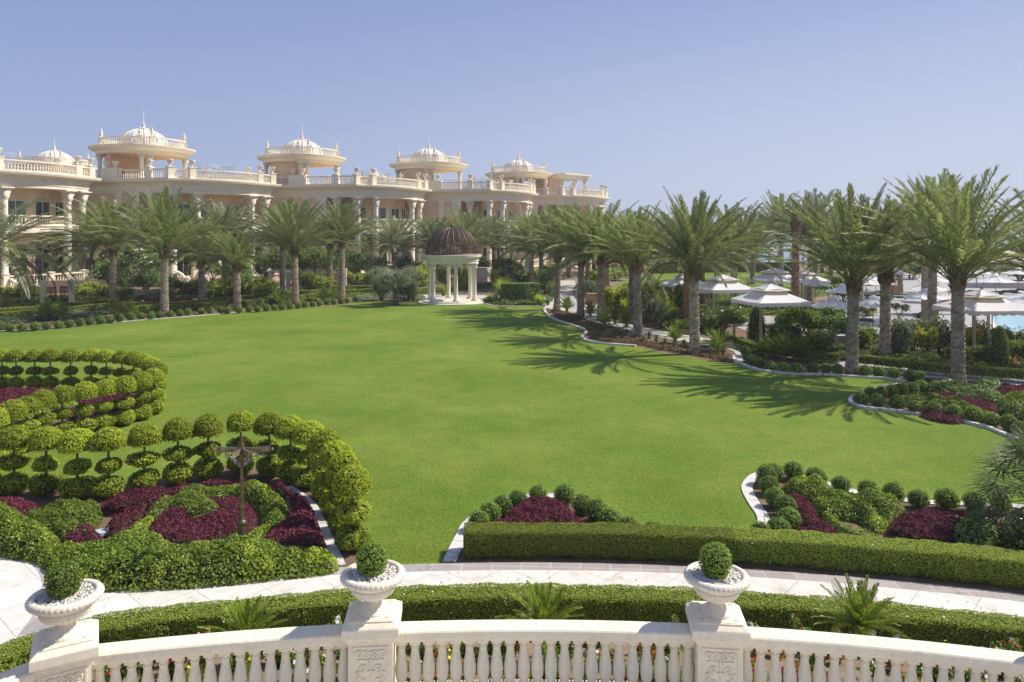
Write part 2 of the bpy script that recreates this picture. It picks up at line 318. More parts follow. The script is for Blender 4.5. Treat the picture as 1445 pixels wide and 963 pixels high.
        for m in (mats if isinstance(mats, (list, tuple)) else [mats]): me.materials.append(M[m] if isinstance(m, str) else m)
        me.polygons.foreach_set('material_index', mi); me.polygons.foreach_set('use_smooth', sm); me.update(calc_edges=True); me.validate()
        o = bpy.data.objects.new(name, me); COL.objects.link(o)
        if parent: o.parent = parent
        if loc is not None: o.location = loc
        o.rotation_euler.z = rz
        return o
def offset(poly, d, closed=True):
    n = len(poly); out = []
    ar = sum(poly[i][0]*poly[(i+1) % n][1]-poly[(i+1) % n][0]*poly[i][1] for i in range(n)) if closed else 1
    sg = 1 if ar > 0 else -1
    for i in range(n):
        p = Vector(poly[i]); a = Vector(poly[i-1]) if closed or i > 0 else None; b = Vector(poly[(i+1) % n]) if closed or i < n-1 else None
        ns = []
        if a is not None and (p-a).length > 1e-7: e = (p-a).normalized(); ns.append(Vector((e.y, -e.x))*sg)
        if b is not None and (b-p).length > 1e-7: e = (b-p).normalized(); ns.append(Vector((e.y, -e.x))*sg)
        m = sum(ns, Vector((0, 0))).normalized(); c = max(.35, m.dot(ns[0])); q = p+m*(d/c); out.append((q.x, q.y))
    return out
def smooth_line(pts, k=5, closed=False):
    P = [Vector(p) for p in pts]; n = len(P); out = []
    rngs = range(n) if closed else range(n-1)
    for i in rngs:
        p0 = P[i-1] if closed or i > 0 else P[0]; p1 = P[i]; p2 = P[(i+1) % n]; p3 = P[(i+2) % n] if closed or i+2 < n else P[-1]
        for j in range(k):
            t = j/k; out.append(tuple(.5*((2*p1)+(-p0+p2)*t+(2*p0-5*p1+4*p2-p3)*t*t+(-p0+3*p1-3*p2+p3)*t*t*t)))
    if not closed: out.append(tuple(P[-1]))
    return out
def resample(pts, step):
    P = [Vector(p) for p in pts]; out = [P[0]]; acc = 0.0
    L = sum((P[i+1]-P[i]).length for i in range(len(P)-1)); n = max(1, round(L/step)); st = L/n; need = st
    for i in range(len(P)-1):
        d = (P[i+1]-P[i]).length
        while acc+d >= need-1e-6 and len(out) <= n:
            out.append(P[i].lerp(P[i+1], min(1, (need-acc)/d) if d else 0)); need += st
        acc += d
    return [tuple(p) for p in out]
def tag(o, label=None, cat=None, group=None, kind=None):
    if label: o['label'] = label
    if cat: o['category'] = cat
    if group: o['group'] = group
    if kind: o['kind'] = kind
    return o
def empty(name, loc=(0, 0, 0), rz=0.0, parent=None):
    o = bpy.data.objects.new(name, None); COL.objects.link(o); o.location = loc; o.rotation_euler.z = rz; o.empty_display_size = .3
    if parent: o.parent = parent
    return o
def copy_tree(o, parent=None):
    kids = list(o.children); c = o.copy(); COL.objects.link(c)
    c.parent = parent
    for k in kids: copy_tree(k, c)
    return c
def place(o, loc, rz=0.0, sc=1.0):
    o.location = loc; o.rotation_euler.z = rz; o.scale = (sc, sc, sc) if isinstance(sc, (int, float)) else sc; return o
def structure(mb, name, mat):
    o = mb.build(name, mat); o['kind'] = 'structure'; return o
class Proto:
    """first use places the thing itself, later uses copies of it and its parts"""
    def __init__(s, o): s.o = o; s.used = False
    def put(s, loc, rz=0.0, sc=1.0, label=None, cat=None, group=None):
        o = copy_tree(s.o) if s.used else s.o; s.used = True
        place(o, loc, rz, sc); tag(o, label, cat, group); return o
HAZE, SKY_DUST, SKY_STR, SUN_STR, EXPO, SKY_TINT = .0005, .6, .12, 3.3, .80, (1.02, 1.17, 1.72)
# ------------------------------------------------------------------ foliage builders
def wob(seed, amp=.12, k=3.0):
    r = np.random.default_rng(seed); D = r.normal(0, 1, (7, 3)); D /= np.linalg.norm(D, axis=1)[:, None]; ph = r.uniform(0, 6.28, 7); fr = r.uniform(k*.6, k*1.8, 7)
    return lambda U: 1+amp*np.sum(np.sin(U@D.T*fr+ph), axis=1)/2.6
def sphere_pts(n):
    U = rng.normal(0, 1, (n, 3)); return U/np.linalg.norm(U, axis=1)[:, None]
def ico(rx, rz, c, w=None, sub=2):
    import bmesh
    bm = bmesh.new(); bmesh.ops.create_icosphere(bm, subdivisions=sub, radius=1)
    V = np.array([v.co[:] for v in bm.verts]); F = np.array([[v.index for v in f.verts] for f in bm.faces]); bm.free()
    k = w(V)[:, None] if w is not None else 1.0
    return V*k*np.array([rx, rx, rz])+np.array(c), F
def blob(mb, rx, rz, c, n, leaf, w, lo=-1.0, mat=0, core=1, asp=.6, tilt=.55, depth=.12, corek=.86):
    """a clipped mass of leaves: leaves on an uneven shell over a dark twiggy heart"""
    U = sphere_pts(int(n*1.6)); U = U[U[:, 2] > lo][:n]
    k = (w(U)*rng.uniform(1-depth, 1.03, len(U)))[:, None]
    P = U*k*np.array([rx, rx, rz])+np.array(c); Nn = U/np.array([rx, rx, rz])*rx
    mb.leaves(P, Nn, leaf, asp, tilt, mat)
    if core is not None:
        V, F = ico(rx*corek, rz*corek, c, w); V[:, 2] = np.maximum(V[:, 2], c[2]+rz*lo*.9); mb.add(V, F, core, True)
def ball_mesh(seed, r=.3, n=950, leaf=.05, mat='boxleaf'):
    mb = MB(); blob(mb, r, r*.98, (0, 0, r*.95), n, leaf, wob(seed, .05), -.93)
    mb.tube([(0, 0, -.02), (0, 0, r*.5)], .03, 5, 1)
    return mb
def topiary(seed):
    e = empty('topiary_tree'); r = random.Random(seed); w = wob(seed, .07, 2.6)
    t = MB(); b = r.uniform(-.03, .03); t.tube([(0, 0, -.03), (b, 0, .6), (b*.3, b, 1.25), (0, 0, 1.5)], [.04, .035, .028, .02], 6)
    t.build('trunk', 'bark', e)
    c = MB(); rx = r.uniform(.36, .45)
    blob(c, rx, .40, (0, 0, 1.36), 2300, .060, w, -.36); c.build('crown', ['topiary', 'corefol'], e)
    m = MB(); blob(m, r.uniform(.28, .37), .185, (b*.5, 0, .80), 1000, .066, wob(seed+50, .12), -.95, tilt=.7); m.build('middle_tier', ['topiary', 'corefol'], e)
    l = MB(); blob(l, r.uniform(.33, .41), .265, (0, 0, .28), 1400, .066, wob(seed+90, .11), -.98, tilt=.65); l.build('lower_tier', ['topiary', 'corefol'], e)
    return e
def hedge(name, line, w, h, mats, dens=1500, leaf=.045, z=0.0, ends=True, sparse=.0, label=None, cat='hedge', group=None, kind=None, flowers=None):
    """clipped hedge along a ground line"""
    P = resample(line, .25); n = len(P); P = np.array(P); T = np.gradient(P, axis=0); T /= np.linalg.norm(T, axis=1)[:, None]
    Nn = np.stack([T[:, 1], -T[:, 0]], 1); seg = np.linalg.norm(np.diff(P, axis=0), axis=1); S = np.concatenate([[0], np.cumsum(seg)]); L = S[-1]
    per = w+2*h; cnt = int(L*per*dens); s = rng.uniform(0, L, cnt); q = rng.uniform(0, per, cnt)
    x = np.interp(s, S, P[:, 0]); y = np.interp(s, S, P[:, 1]); nx = np.interp(s, S, Nn[:, 0]); ny = np.interp(s, S, Nn[:, 1])
    lat = np.where(q < h, -w/2, np.where(q < h+w, q-h-w/2, w/2)); zz = np.where(q < h, q, np.where(q < h+w, h, per-q))
    ph = rng.uniform(0, 6.28, 6)
    bump = .014*np.sin(s*2.1+ph[0]+zz*3)+.012*np.sin(s*5.3+ph[1]+lat*6)+.014*np.sin(s*11+ph[2]+zz*9+lat*8)
    ontop = (q >= h) & (q < h+w)
    # soften the arris
    ed = np.maximum(0, np.abs(lat)-(w/2-.07))/.07; zz = np.where(ontop, zz-.035*ed**2+bump*.8, zz)
    lat = np.where(ontop, lat, lat+np.sign(lat)*(bump-.03*np.maximum(0, (zz-(h-.08))/.08)-.05*np.maximum(0, 1-zz/.12)))
    dep = rng.uniform(0, .05, cnt); lat = np.where(ontop, lat, lat-np.sign(lat)*dep); zz = np.where(ontop, zz-dep*.7+.01, zz)
    keep = np.ones(cnt, bool)
    if sparse: keep = ontop | (zz > .28*h) | (rng.uniform(0, 1, cnt) > sparse*(np.sin(s*4+ph[3])*.3+.8))
    Pw = np.stack([x+nx*lat, y+ny*lat, z+zz], 1); No = np.stack([np.where(ontop, 0, nx*np.sign(lat)), np.where(ontop, 0, ny*np.sign(lat)), np.where(ontop, 1., .15)], 1)
    org = np.array([P[n//2][0], P[n//2][1], z]); Pw = Pw[keep]-org; No = No[keep]
    mb = MB(); fl = rng.uniform(0, 1, len(Pw)) < (flowers[1] if flowers else -1)
    tp = No[:, 2] > .5
    mb.leaves(Pw[~fl & tp], No[~fl & tp], leaf, .6, .24, 0, up=.25); mb.leaves(Pw[~fl & ~tp], No[~fl & ~tp], leaf, .6, .55, 0, up=.1)
    if fl.any(): mb.leaves(Pw[fl]+No[fl]*.03, No[fl], leaf*1.0, .9, .3, 2)
    if ends:
        for e, sg in ((0, -1), (n-1, 1)):
            c2 = int(w*h*dens); a = rng.uniform(-w/2, w/2, c2); b = rng.uniform(.02, h, c2)
            Q = np.stack([P[e][0]+Nn[e][0]*a, P[e][1]+Nn[e][1]*a, z+b], 1)+np.append(T[e]*sg*.02, 0)-org
            mb.leaves(Q, np.tile(np.append(T[e]*sg, .1), (c2, 1)), leaf, .6, .55, 0)
    # twiggy heart
    k0 = .3*h if sparse else .03; V = []; F = []
    for i in range(n):
        for l_, zc in ((-1, k0), (-1, h-.045), (1, h-.045), (1, k0)): V.append((P[i][0]+Nn[i][0]*l_*(w/2-.06)-org[0], P[i][1]+Nn[i][1]*l_*(w/2-.06)-org[1], zc))
    for i in range(n-1):
        for k in range(4): F.append((i*4+k, i*4+(k+1) % 4, i*4+4+(k+1) % 4, i*4+4+k))
    F += [(0, 1, 2, 3), (4*n-1, 4*n-2, 4*n-3, 4*n-4)]
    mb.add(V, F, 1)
    if sparse:
        for i in range(int(L*7)):
            s_ = random.uniform(0, L); a = random.uniform(-.4, .4)*w; px = np.interp(s_, S, P[:, 0])-org[0]; py = np.interp(s_, S, P[:, 1])-org[1]; ax = np.interp(s_, S, Nn[:, 0]); ay = np.interp(s_, S, Nn[:, 1])
            mb.tube([(px+ax*a, py+ay*a, 0), (px+ax*a*1.1+random.uniform(-.05, .05), py+ay*a*1.1, .4*h)], .008, 4, 1, cap=False)
    o = mb.build(name, mats if isinstance(mats, list) else [mats, 'corefol'], loc=tuple(org))
    return tag(o, label, cat if kind is None else None, group, kind) if kind is None else tag(o, label, None, group, kind)
def inside(poly, X, Y):
    r = np.zeros(len(X), bool); n = len(poly)
    for i in range(n):
        x1, y1 = poly[i]; x2, y2 = poly[(i+1) % n]
        c = ((y1 > Y) != (y2 > Y)); xi = x1+(Y-y1)*(x2-x1)/((y2-y1) if y2 != y1 else 1e-9); r ^= c & (X < xi)
    return r
def edge_dist(poly, X, Y):
    d = np.full(len(X), 1e9); n = len(poly)
    for i in range(n):
        a = np.array(poly[i]); b = np.array(poly[(i+1) % n]); ab = b-a; t = np.clip(((X-a[0])*ab[0]+(Y-a[1])*ab[1])/(ab@ab+1e-12), 0, 1)
        d = np.minimum(d, np.hypot(X-a[0]-t*ab[0], Y-a[1]-t*ab[1]))
    return d
def hnoise(seed, f):
    r = np.random.default_rng(seed); a = r.uniform(0, 6.28, 8); ph = r.uniform(0, 6.28, 8); fr = f*r.uniform(.5, 1.7, 8)
    return lambda X, Y: sum(np.sin((X*math.cos(a[i])+Y*math.sin(a[i]))*fr[i]+ph[i]) for i in range(8))/4.0
def patch(name, poly, h, mats, dens=1100, leaf=.06, edge=.18, bumpy=.25, seed=1, tilt=.6, asp=.6, z=0.0, f=5.0, up=0.0, label=None, cat=None, group=None, kind=None, extra=None, drift=None):
    """a planted mass filling an outline on the ground; extra = (material slot, share) mixes in flowers"""
    if mats == 'green' and kind is None: drift = 'lime'; mats = ['green', 'corefol', 'lime']
    if mats == 'purple': leaf *= .82; dens = int(dens*1.35); edge *= .6; tilt = .85; bumpy *= 1.5; f *= 1.5
    A = np.array(poly); lo, hi = A.min(0), A.max(0); org = np.append((lo+hi)/2, z); area = (hi-lo).prod(); n = int(area*dens)
    X = rng.uniform(lo[0], hi[0], n); Y = rng.uniform(lo[1], hi[1], n); k = inside(poly, X, Y); X, Y = X[k], Y[k]
    d = edge_dist(poly, X, Y); nz = hnoise(seed, f); nz2 = hnoise(seed+1, f*3)
    def top(X, Y, d): return h*(1-np.exp(-d/edge)*.85)*(1+bumpy*nz(X, Y)+bumpy*.5*nz2(X, Y))
    hz = top(X, Y, d); e = .05; gx = (top(X+e, Y, d)-hz)/e; gy = (top(X, Y+e, d)-hz)/e
    low = (d < edge*1.3) & (rng.uniform(0, 1, len(X)) < .6); Z = np.where(low, hz*rng.uniform(.1, 1, len(X)), hz-rng.uniform(0, .25, len(X))*h*.5)
    # edge leaves look outward
    ex = (edge_dist(poly, X+e, Y)-d)/e; ey = (edge_dist(poly, X, Y+e)-d)/e; side = np.exp(-d/edge)
    Nn = np.stack([-gx*.8-ex*side*1.2, -gy*.8-ey*side*1.2, np.ones(len(X))], 1)
    P = np.stack([X, Y, Z+z], 1)-org; mb = MB(); sel = np.zeros(len(P), bool)
    if extra: sel = (rng.uniform(0, 1, len(P)) < extra[1])
    mb.leaves(P[~sel], Nn[~sel], leaf, asp, tilt, 0, up=up)
    if sel.any(): mb.leaves(P[sel]+np.array([0, 0, .03]), Nn[sel], leaf*.8, .9, .4, extra[0])
    if drift is not None:
        dn = hnoise(seed+9, 2.6)(X, Y)+hnoise(seed+11, 8.)(X, Y)*.6+rng.normal(0, .35, len(X)); g_ = mb.G.pop(); F0 = g_[0]; q_ = ((dn > .75)[~sel]); mb.G.append((F0[~q_], 0, False)); mb.G.append((F0[q_], 2, False))
    st = .16 if area < 200 else .4; gx_ = np.arange(lo[0], hi[0], st); gy_ = np.arange(lo[1], hi[1], st); XX, YY = np.meshgrid(gx_, gy_); XX = XX.ravel(); YY = YY.ravel()
    ins = inside(poly, XX, YY); dd = edge_dist(poly, XX, YY)*np.where(ins, 1, 0); ZZ = np.where(ins & (dd > .03), np.maximum(.62*top(XX, YY, dd), .0), 0.)
    nx, ny = len(gx_), len(gy_); q = []
    good = ins.reshape(ny, nx)
    for j in range(ny-1):
        for i in range(nx-1):
            if good[j, i] and good[j, i+1] and good[j+1, i] and good[j+1, i+1]: q.append((j*nx+i, j*nx+i+1, (j+1)*nx+i+1, (j+1)*nx+i))
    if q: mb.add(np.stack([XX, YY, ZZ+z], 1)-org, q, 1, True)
    o = mb.build(name, mats if isinstance(mats, list) else [mats, 'corefol'], loc=tuple(org))
    if kind: return tag(o, label, None, group, kind)
    return tag(o, label, cat, group)
def bush_mesh(seed, w=.6, h=1.0, n=1500, leaf=.09, mat='green', upright=False, flower=None, clumps=6, asp=.5):
    """loose shrub of several leaf clumps on a few stems"""
    r = random.Random(seed); mb = MB()
    for i in range(clumps):
        a = r.uniform(0, 6.28); q = math.sqrt(r.uniform(0, 1))*w*.55; cz = h*r.uniform(.38, .72); c = (q*math.cos(a), q*math.sin(a), cz)
        rx = w*r.uniform(.38, .55); rz = min(cz*.98, h*r.uniform(.28, .42))
        U = sphere_pts(n//clumps); k = rng.uniform(.55, 1.05, len(U))[:, None]*wob(seed*7+i, .16)(U)[:, None]; P = U*k*np.array([rx, rx, rz])+np.array(c)
        P = P[P[:, 2] > .02]; U = U[:len(P)]
        if upright: mb.leaves(P, np.stack([U[:, 0]*2, U[:, 1]*2, U[:, 2]*.2], 1), leaf, asp, .5, 0)
        else: mb.leaves(P, (P-np.array(c)), leaf, asp, .6, 0, up=.25)
        V, F = ico(rx*.6, rz*.62, c, wob(seed+i, .2), 1); mb.add(V, F, 1, True)
        mb.tube([(c[0]*.2, c[1]*.2, -.03), (c[0]*.7, c[1]*.7, cz*.5), c], [.03, .02, .01], 4, 1)
        if flower is not None:
            U2 = sphere_pts(max(3, n//clumps//28)); U2[:, 2] = np.abs(U2[:, 2]); mb.leaves(U2*np.array([rx, rx, rz])*1.04+np.array(c), U2, leaf*1.1, .9, .35, 2)
    return mb
def cone_mesh(seed, r=.5, h=1.5, n=2600, leaf=.055):
    mb = MB(); w = wob(seed, .05); t = rng.uniform(0, 1, n); a = rng.uniform(0, 6.28, n)
    prof = lambda t: r*np.clip(np.where(t < .2, .86+.7*t, 1.0)*np.sqrt(np.clip(1-((t-.12)/.885)**2.2, 0, 1)), .02, 2)
    U = np.stack([np.cos(a), np.sin(a), t*2-1], 1); rr = prof(t)*w(U)*rng.uniform(.88, 1.03, n)
    mb.leaves(np.stack([np.cos(a)*rr, np.sin(a)*rr, t*h], 1), np.stack([np.cos(a), np.sin(a), t*.9], 1), leaf, .6, .55, 0)
    mb.lathe([(float(prof(np.array(k)))*.86, k*h*.97) for k in np.linspace(0, 1, 9)], 12, mat=1); return mb
def cycad(seed, n=34, L=.95, w=.024):
    mb = MB(); r = random.Random(seed); mb.lathe([(.10, -.02), (.13, .08), (.11, .2), (.03, .25)], 8, mat=1)
    for i in range(n):
        az = i*2.39996+r.uniform(-.15, .15); t = i/n; e0 = R_(84-66*t+r.uniform(-5, 5)); bend = R_(12+34*t); l = L*r.uniform(.82, 1.08)
        frond(mb, (0, 0, .2), az, e0, bend, l, 58, .14*L/.95, w, 0, 1, r, start=.08, vlift=.4, ang0=60, ang1=30, rr=.012)
    return mb
def frond(mb, base, az, e0, bend, L, pairs, leaf, wid, ml, mr, r, start=.2, vlift=.45, ang0=55, ang1=22, rr=.022, side=0.0, droop=0.0):
    """one pinnate frond: a tapering rib with leaflets on both sides"""
    n = 11; s = np.linspace(0, 1, n); el = e0-bend*s**1.35; hx = math.cos(az); hy = math.sin(az)
    dl = L/(n-1); hz = np.concatenate([[0], np.cumsum(np.cos((el[1:]+el[:-1])/2)*dl)]); zz = np.concatenate([[0], np.cumsum(np.sin((el[1:]+el[:-1])/2)*dl)])
    sx, sy = -hy, hx; sw = side*s**2*L
    C = np.stack([base[0]+hx*hz+sx*sw, base[1]+hy*hz+sy*sw, base[2]+zz], 1)
    mb.tube([tuple(c) for c in C[::2]], [rr*(1-.85*k) for k in s[::2]], 3, mr, cap=False)
    u = np.repeat(np.linspace(start, .995, pairs), 2); sgn = np.tile([1., -1.], pairs); m = len(u)
    u = np.clip(u+rng.normal(0, .006, m), start, 1); Q = np.stack([np.interp(u, s, C[:, k]) for k in range(3)], 1); E = np.interp(u, s, el)
    T = np.stack([hx*np.cos(E), hy*np.cos(E), np.sin(E)], 1); Nn = np.stack([-hx*np.sin(E), -hy*np.sin(E), np.cos(E)], 1); S = np.tile([sx, sy, 0.], (m, 1))
    v = (u-start)/(1-start); ang = np.radians(ang0+(ang1-ang0)*v+rng.normal(0, 7, m)); ln = leaf*(.45+.85*np.sin(np.clip(v*.93+.1, 0, 1)*PI)**.7)*rng.uniform(.8, 1.15, m)
    ln = np.minimum(ln, leaf*(1.3-.75*v)); lift = vlift*rng.uniform(.3, 1.5, m)
    D = T*np.cos(ang)[:, None]+(S*sgn[:, None]*np.cos(lift)[:, None]+Nn*np.sin(lift)[:, None])*np.sin(ang)[:, None]
    D[:, 2] -= droop*rng.uniform(.5, 1.3, m); D /= np.linalg.norm(D, axis=1)[:, None]
    W = np.cross(D, Nn*.8+S*sgn[:, None]*.3); W /= np.linalg.norm(W, axis=1)[:, None]+1e-9; w = wid*rng.uniform(.8, 1.2, m)
    tip = Q+D*ln[:, None]; tip[:, 2] -= .10*ln
    V = np.stack([Q, Q+D*(ln*.4)[:, None]+W*(w/2)[:, None], tip, Q+D*(ln*.4)[:, None]-W*(w/2)[:, None]], 1).reshape(-1, 3)
    mb.add(V, np.arange(4*m).reshape(m, 4), ml)
def palm_crown(seed, kind):
    mb = MB(); r = random.Random(seed)
    spec = {'up': (60, 87, 36, 16, 56, 4.5), 'mid': (62, 86, 10, 22, 66, 4.3), 'droop': (66, 84, -42, 35, 85, 4.4), 'tied': (14, 89, 80, 2, 6, 2.2)}[kind]
    n, ea, eb, ba, bb, L = spec
    for i in range(n):
        t = (i+.5)/n; az = i*2.39996+r.uniform(-.25, .25); e0 = R_(ea+(eb-ea)*t**(1.25 if kind != 'droop' else .85)+r.uniform(-6, 6)); bend = R_(ba+(bb-ba)*t+r.uniform(-8, 10))
        l = L*r.uniform(.86, 1.08)*(.78+.22*min(1, t*4)); q = .06+.2*t
        ml = 2 if r.random() < .22+.25*t else (3 if t > .86 and r.random() < .3 else 0)
        frond(mb, (q*math.cos(az), q*math.sin(az), .25-.35*t), az, e0, bend, l, 96, .54, .042, ml, 1, r, start=.14 if kind != 'up' else .19, side=r.uniform(-.07, .07), vlift=.55, droop=.12 if kind == 'up' else .3)
    return mb
def palm_trunk(seed, ht=5.0, r0=.285, r1=.235):
    """a trunk shingled with the stubs of old fronds in a spiral"""
    r = random.Random(seed); mb = MB(); core = lambda z: r0+(r1-r0)*min(1, z/ht*1.2)+.10*math.exp(-z/.25)
    mb.lathe([(core(z)*.93, z) for z in np.linspace(-.1, ht+.25, 14)], 12, mat=1)
    n = int(ht/.0165); V = []; F = []
    for i in range(n):
        z = ht*i/n; a = i*2.39996+r.uniform(-.06, .06); rad = core(z)*.93; w = .25*r.uniform(.9, 1.1); h = .19*r.uniform(.85, 1.15); out = .105*r.uniform(.75, 1.2)*(1+.7*max(0, (z-ht*.86)/(ht*.14)))
        ca, sa = math.cos(a), math.sin(a); tx, ty = -sa, ca; b = len(V)
        def p(u, q, zz): V.append((ca*q+tx*u, sa*q+ty*u, zz))
        p(-w/2, rad*.985, z); p(w/2, rad*.985, z); p(w*.36, rad+out*.8, z+h*.72); p(0, rad+out, z+h); p(-w*.36, rad+out*.8, z+h*.72); p(w*.5, rad*.9, z+h*.86); p(-w*.5, rad*.9, z+h*.86)
        F += [(b, b+1, b+2, b+3, b+4), (b+4, b+3, b+6), (b+2, b+5, b+3), (b+3, b+5, b+6), (b+1, b+5, b+2), (b, b+4, b+6)]
    mb.add(V, F, 0); return mb
def boots(seed, r1=.27):
    mb = MB(); r = random.Random(seed)
    for i in range(60):
        a = i*2.39996; z = -.55+.75*i/60; q = r1*(.95+.25*(i/60)); l = r.uniform(.22, .42); e = R_(r.uniform(50, 72)); w = r.uniform(.035, .06)
        p0 = Vector((q*math.cos(a), q*math.sin(a), z)); d = Vector((math.cos(a)*math.cos(e), math.sin(a)*math.cos(e), math.sin(e)))
        mb.tube([p0, p0+d*l*.6, p0+d*l], [w*1.3, w, w*.8], 4, smooth=False)
    return mb
def tree_limbs(mb, seed, base_h, spread, n, r0):
    r = random.Random(seed); tips = []; b = r.uniform(-.12, .12)
    mb.tube([(0, 0, -.05), (b, .04, base_h*.5), (b*.4, -.05, base_h)], [r0*1.25, r0*.9, r0*.75], 8)
    for i in range(n):
        a = 6.28*i/n+r.uniform(-.4, .4); l = spread*r.uniform(.6, 1.0); h = base_h+r.uniform(.4, 1.0)*spread
        tip = (math.cos(a)*l, math.sin(a)*l, h); mid = (math.cos(a)*l*.45, math.sin(a)*l*.45, base_h+(h-base_h)*.55)
        mb.tube([(b*.4, -.05, base_h*.95), mid, tip], [r0*.5, r0*.3, r0*.1], 5); tips.append(tip)
        for k in range(2):
            a2 = a+r.uniform(-.9, .9); t2 = (mid[0]+math.cos(a2)*l*.5, mid[1]+math.sin(a2)*l*.5, mid[2]+r.uniform(.2, .5)*spread); mb.tube([mid, t2], [r0*.22, r0*.07], 4); tips.append(t2)
    return tips

def tuft_mesh(seed, h=1.1, n=240, w=.05, arc=70):
    """a clump of arching strap leaves"""
    r = random.Random(seed); mb = MB()
    for i in range(n):
        az = r.uniform(0, 6.28); e0 = R_(r.uniform(52, 88)); bend = R_(r.uniform(20, arc)); L = h*r.uniform(.6, 1.15); q = r.uniform(0, .16); p = np.array([q*math.cos(az+1), q*math.sin(az+1), 0.]); V = []; k = 4; el = e0
        for j in range(k+1):
            ww = w*(1-j/k)**.7*.5+.002; V += [tuple(p+np.array([-math.sin(az), math.cos(az), 0])*ww), tuple(p-np.array([-math.sin(az), math.cos(az), 0])*ww)]
            el = e0-bend*(j/k)**1.2; p = p+np.array([math.cos(az)*math.cos(el), math.sin(az)*math.cos(el), math.sin(el)])*L/k
        mb.add(V, [(2*j, 2*j+1, 2*j+3, 2*j+2) for j in range(k)])
    return mb
# ------------------------------------------------------------------ architecture
def at_len(P, S, s):
    return (float(np.interp(s, S, P[:, 0])), float(np.interp(s, S, P[:, 1])))
def lenline(line):
    P = np.array(line); return P, np.concatenate([[0], np.cumsum(np.linalg.norm(np.diff(P, axis=0), axis=1))])
def rail(mb, line, prof, mat=0, zoff=None):
    """closed cross-section carried along an open ground line; zoff = height added at each point"""
    n = len(line); k = len(prof); V = []
    offs = [offset(line, o, False) for o, _ in prof]
    for i in range(n):
        for j in range(k): V.append((offs[j][i][0], offs[j][i][1], prof[j][1]+(zoff[i] if zoff else 0)))
    F = [(i*k+j, (i+1)*k+j, (i+1)*k+(j+1) % k, i*k+(j+1) % k) for i in range(n-1) for j in range(k)]
    F += [tuple(range(k)), tuple((n-1)*k+j for j in range(k))[::-1]]
    return mb.add(V, F, mat)
def boxprof(w, z0, z1): return [(-w/2, z0), (w/2, z0), (w/2, z1), (-w/2, z1)]
FARBAL = [(.07, 0), (.045, .12), (.085, .38), (.04, .78), (.065, 1.0)]
def far_balustrade(mb, line, z, h=1.25, pitch=.34, skip=(), w=.28, zoff=None):
    rail(mb, line, boxprof(w, z, z+.16), zoff=zoff); rail(mb, line, boxprof(w+.06, z+h-.16, z+h), zoff=zoff)
    P, S = lenline(line); n = int(S[-1]/pitch); hh = h-.32
    for i in range(n):
        s = (i+.5)*pitch; x, y = at_len(P, S, s); dz = float(np.interp(s, S, zoff)) if zoff else 0
        if any(math.hypot(x-a, y-b) < q for a, b, q in skip): continue
        mb.lathe([(r*1.15, v*hh) for r, v in FARBAL], 5, (x, y, z+.16+dz), cap=False)
def urn_far(mb, x, y, z, s=1.0):
    mb.lathe([(k*s, v*s) for k, v in [(.2, 0), (.12, .12), (.12, .22), (.33, .45), (.36, .72), (.45, .82), (.43, .9), (.3, .84)]], 9, (x, y, z))
def finial_far(mb, x, y, z, s=1.0):
    mb.lathe([(k*s, v*s) for k, v in [(.2, 0), (.1, .15), (.24, .42), (.22, .62), (.09, .78), (.14, .92), (.0, 1.35)]], 8, (x, y, z))
def corinth(a, k, z):
    return 1+.22*math.cos(8*a+(k % 2)*PI)
def column_mesh(h, r, seg=14):
    mb = MB(); ch = r*2.9
    mb.box((0, 0, .12), (r*3, r*3, .24)); mb.lathe([(r*1.45, .24), (r*1.5, .34), (r*1.2, .42), (r*1.25, .5), (r, .58), (r*1.0, h*.35), (r*.86, h-ch)], seg, cap=False)
    mb.lathe([(r*.98, h-ch), (r*.98, h-ch+.06)], seg, cap=False)
    mb.lathe([(r*.88, h-ch+.06), (r*1.22, h-ch*.72), (r*.98, h-ch*.66), (r*1.5, h-ch*.36), (r*1.1, h-ch*.3), (r*1.95, h-.14)], 24, rmod=corinth, cap=False)
    mb.box((0, 0, h-.07), (r*3.3, r*3.3, .14)); return mb
VA = 14.5; D2 = Vector((math.cos(R_(113)), math.sin(R_(113))))
def varc(a0=0.0, a1=VA, n=18):
    return [(a0+(a1-a0)*i/n, -1.7*math.sin(PI*(a0+(a1-a0)*i/n)/VA)**1.2) for i in range(n+1)]
def vpt(a, b):
    y = -1.7*math.sin(PI*max(0, min(VA, a))/VA)**1.2 if b == 0 else 0
    return Vector((a, y))+D2*b
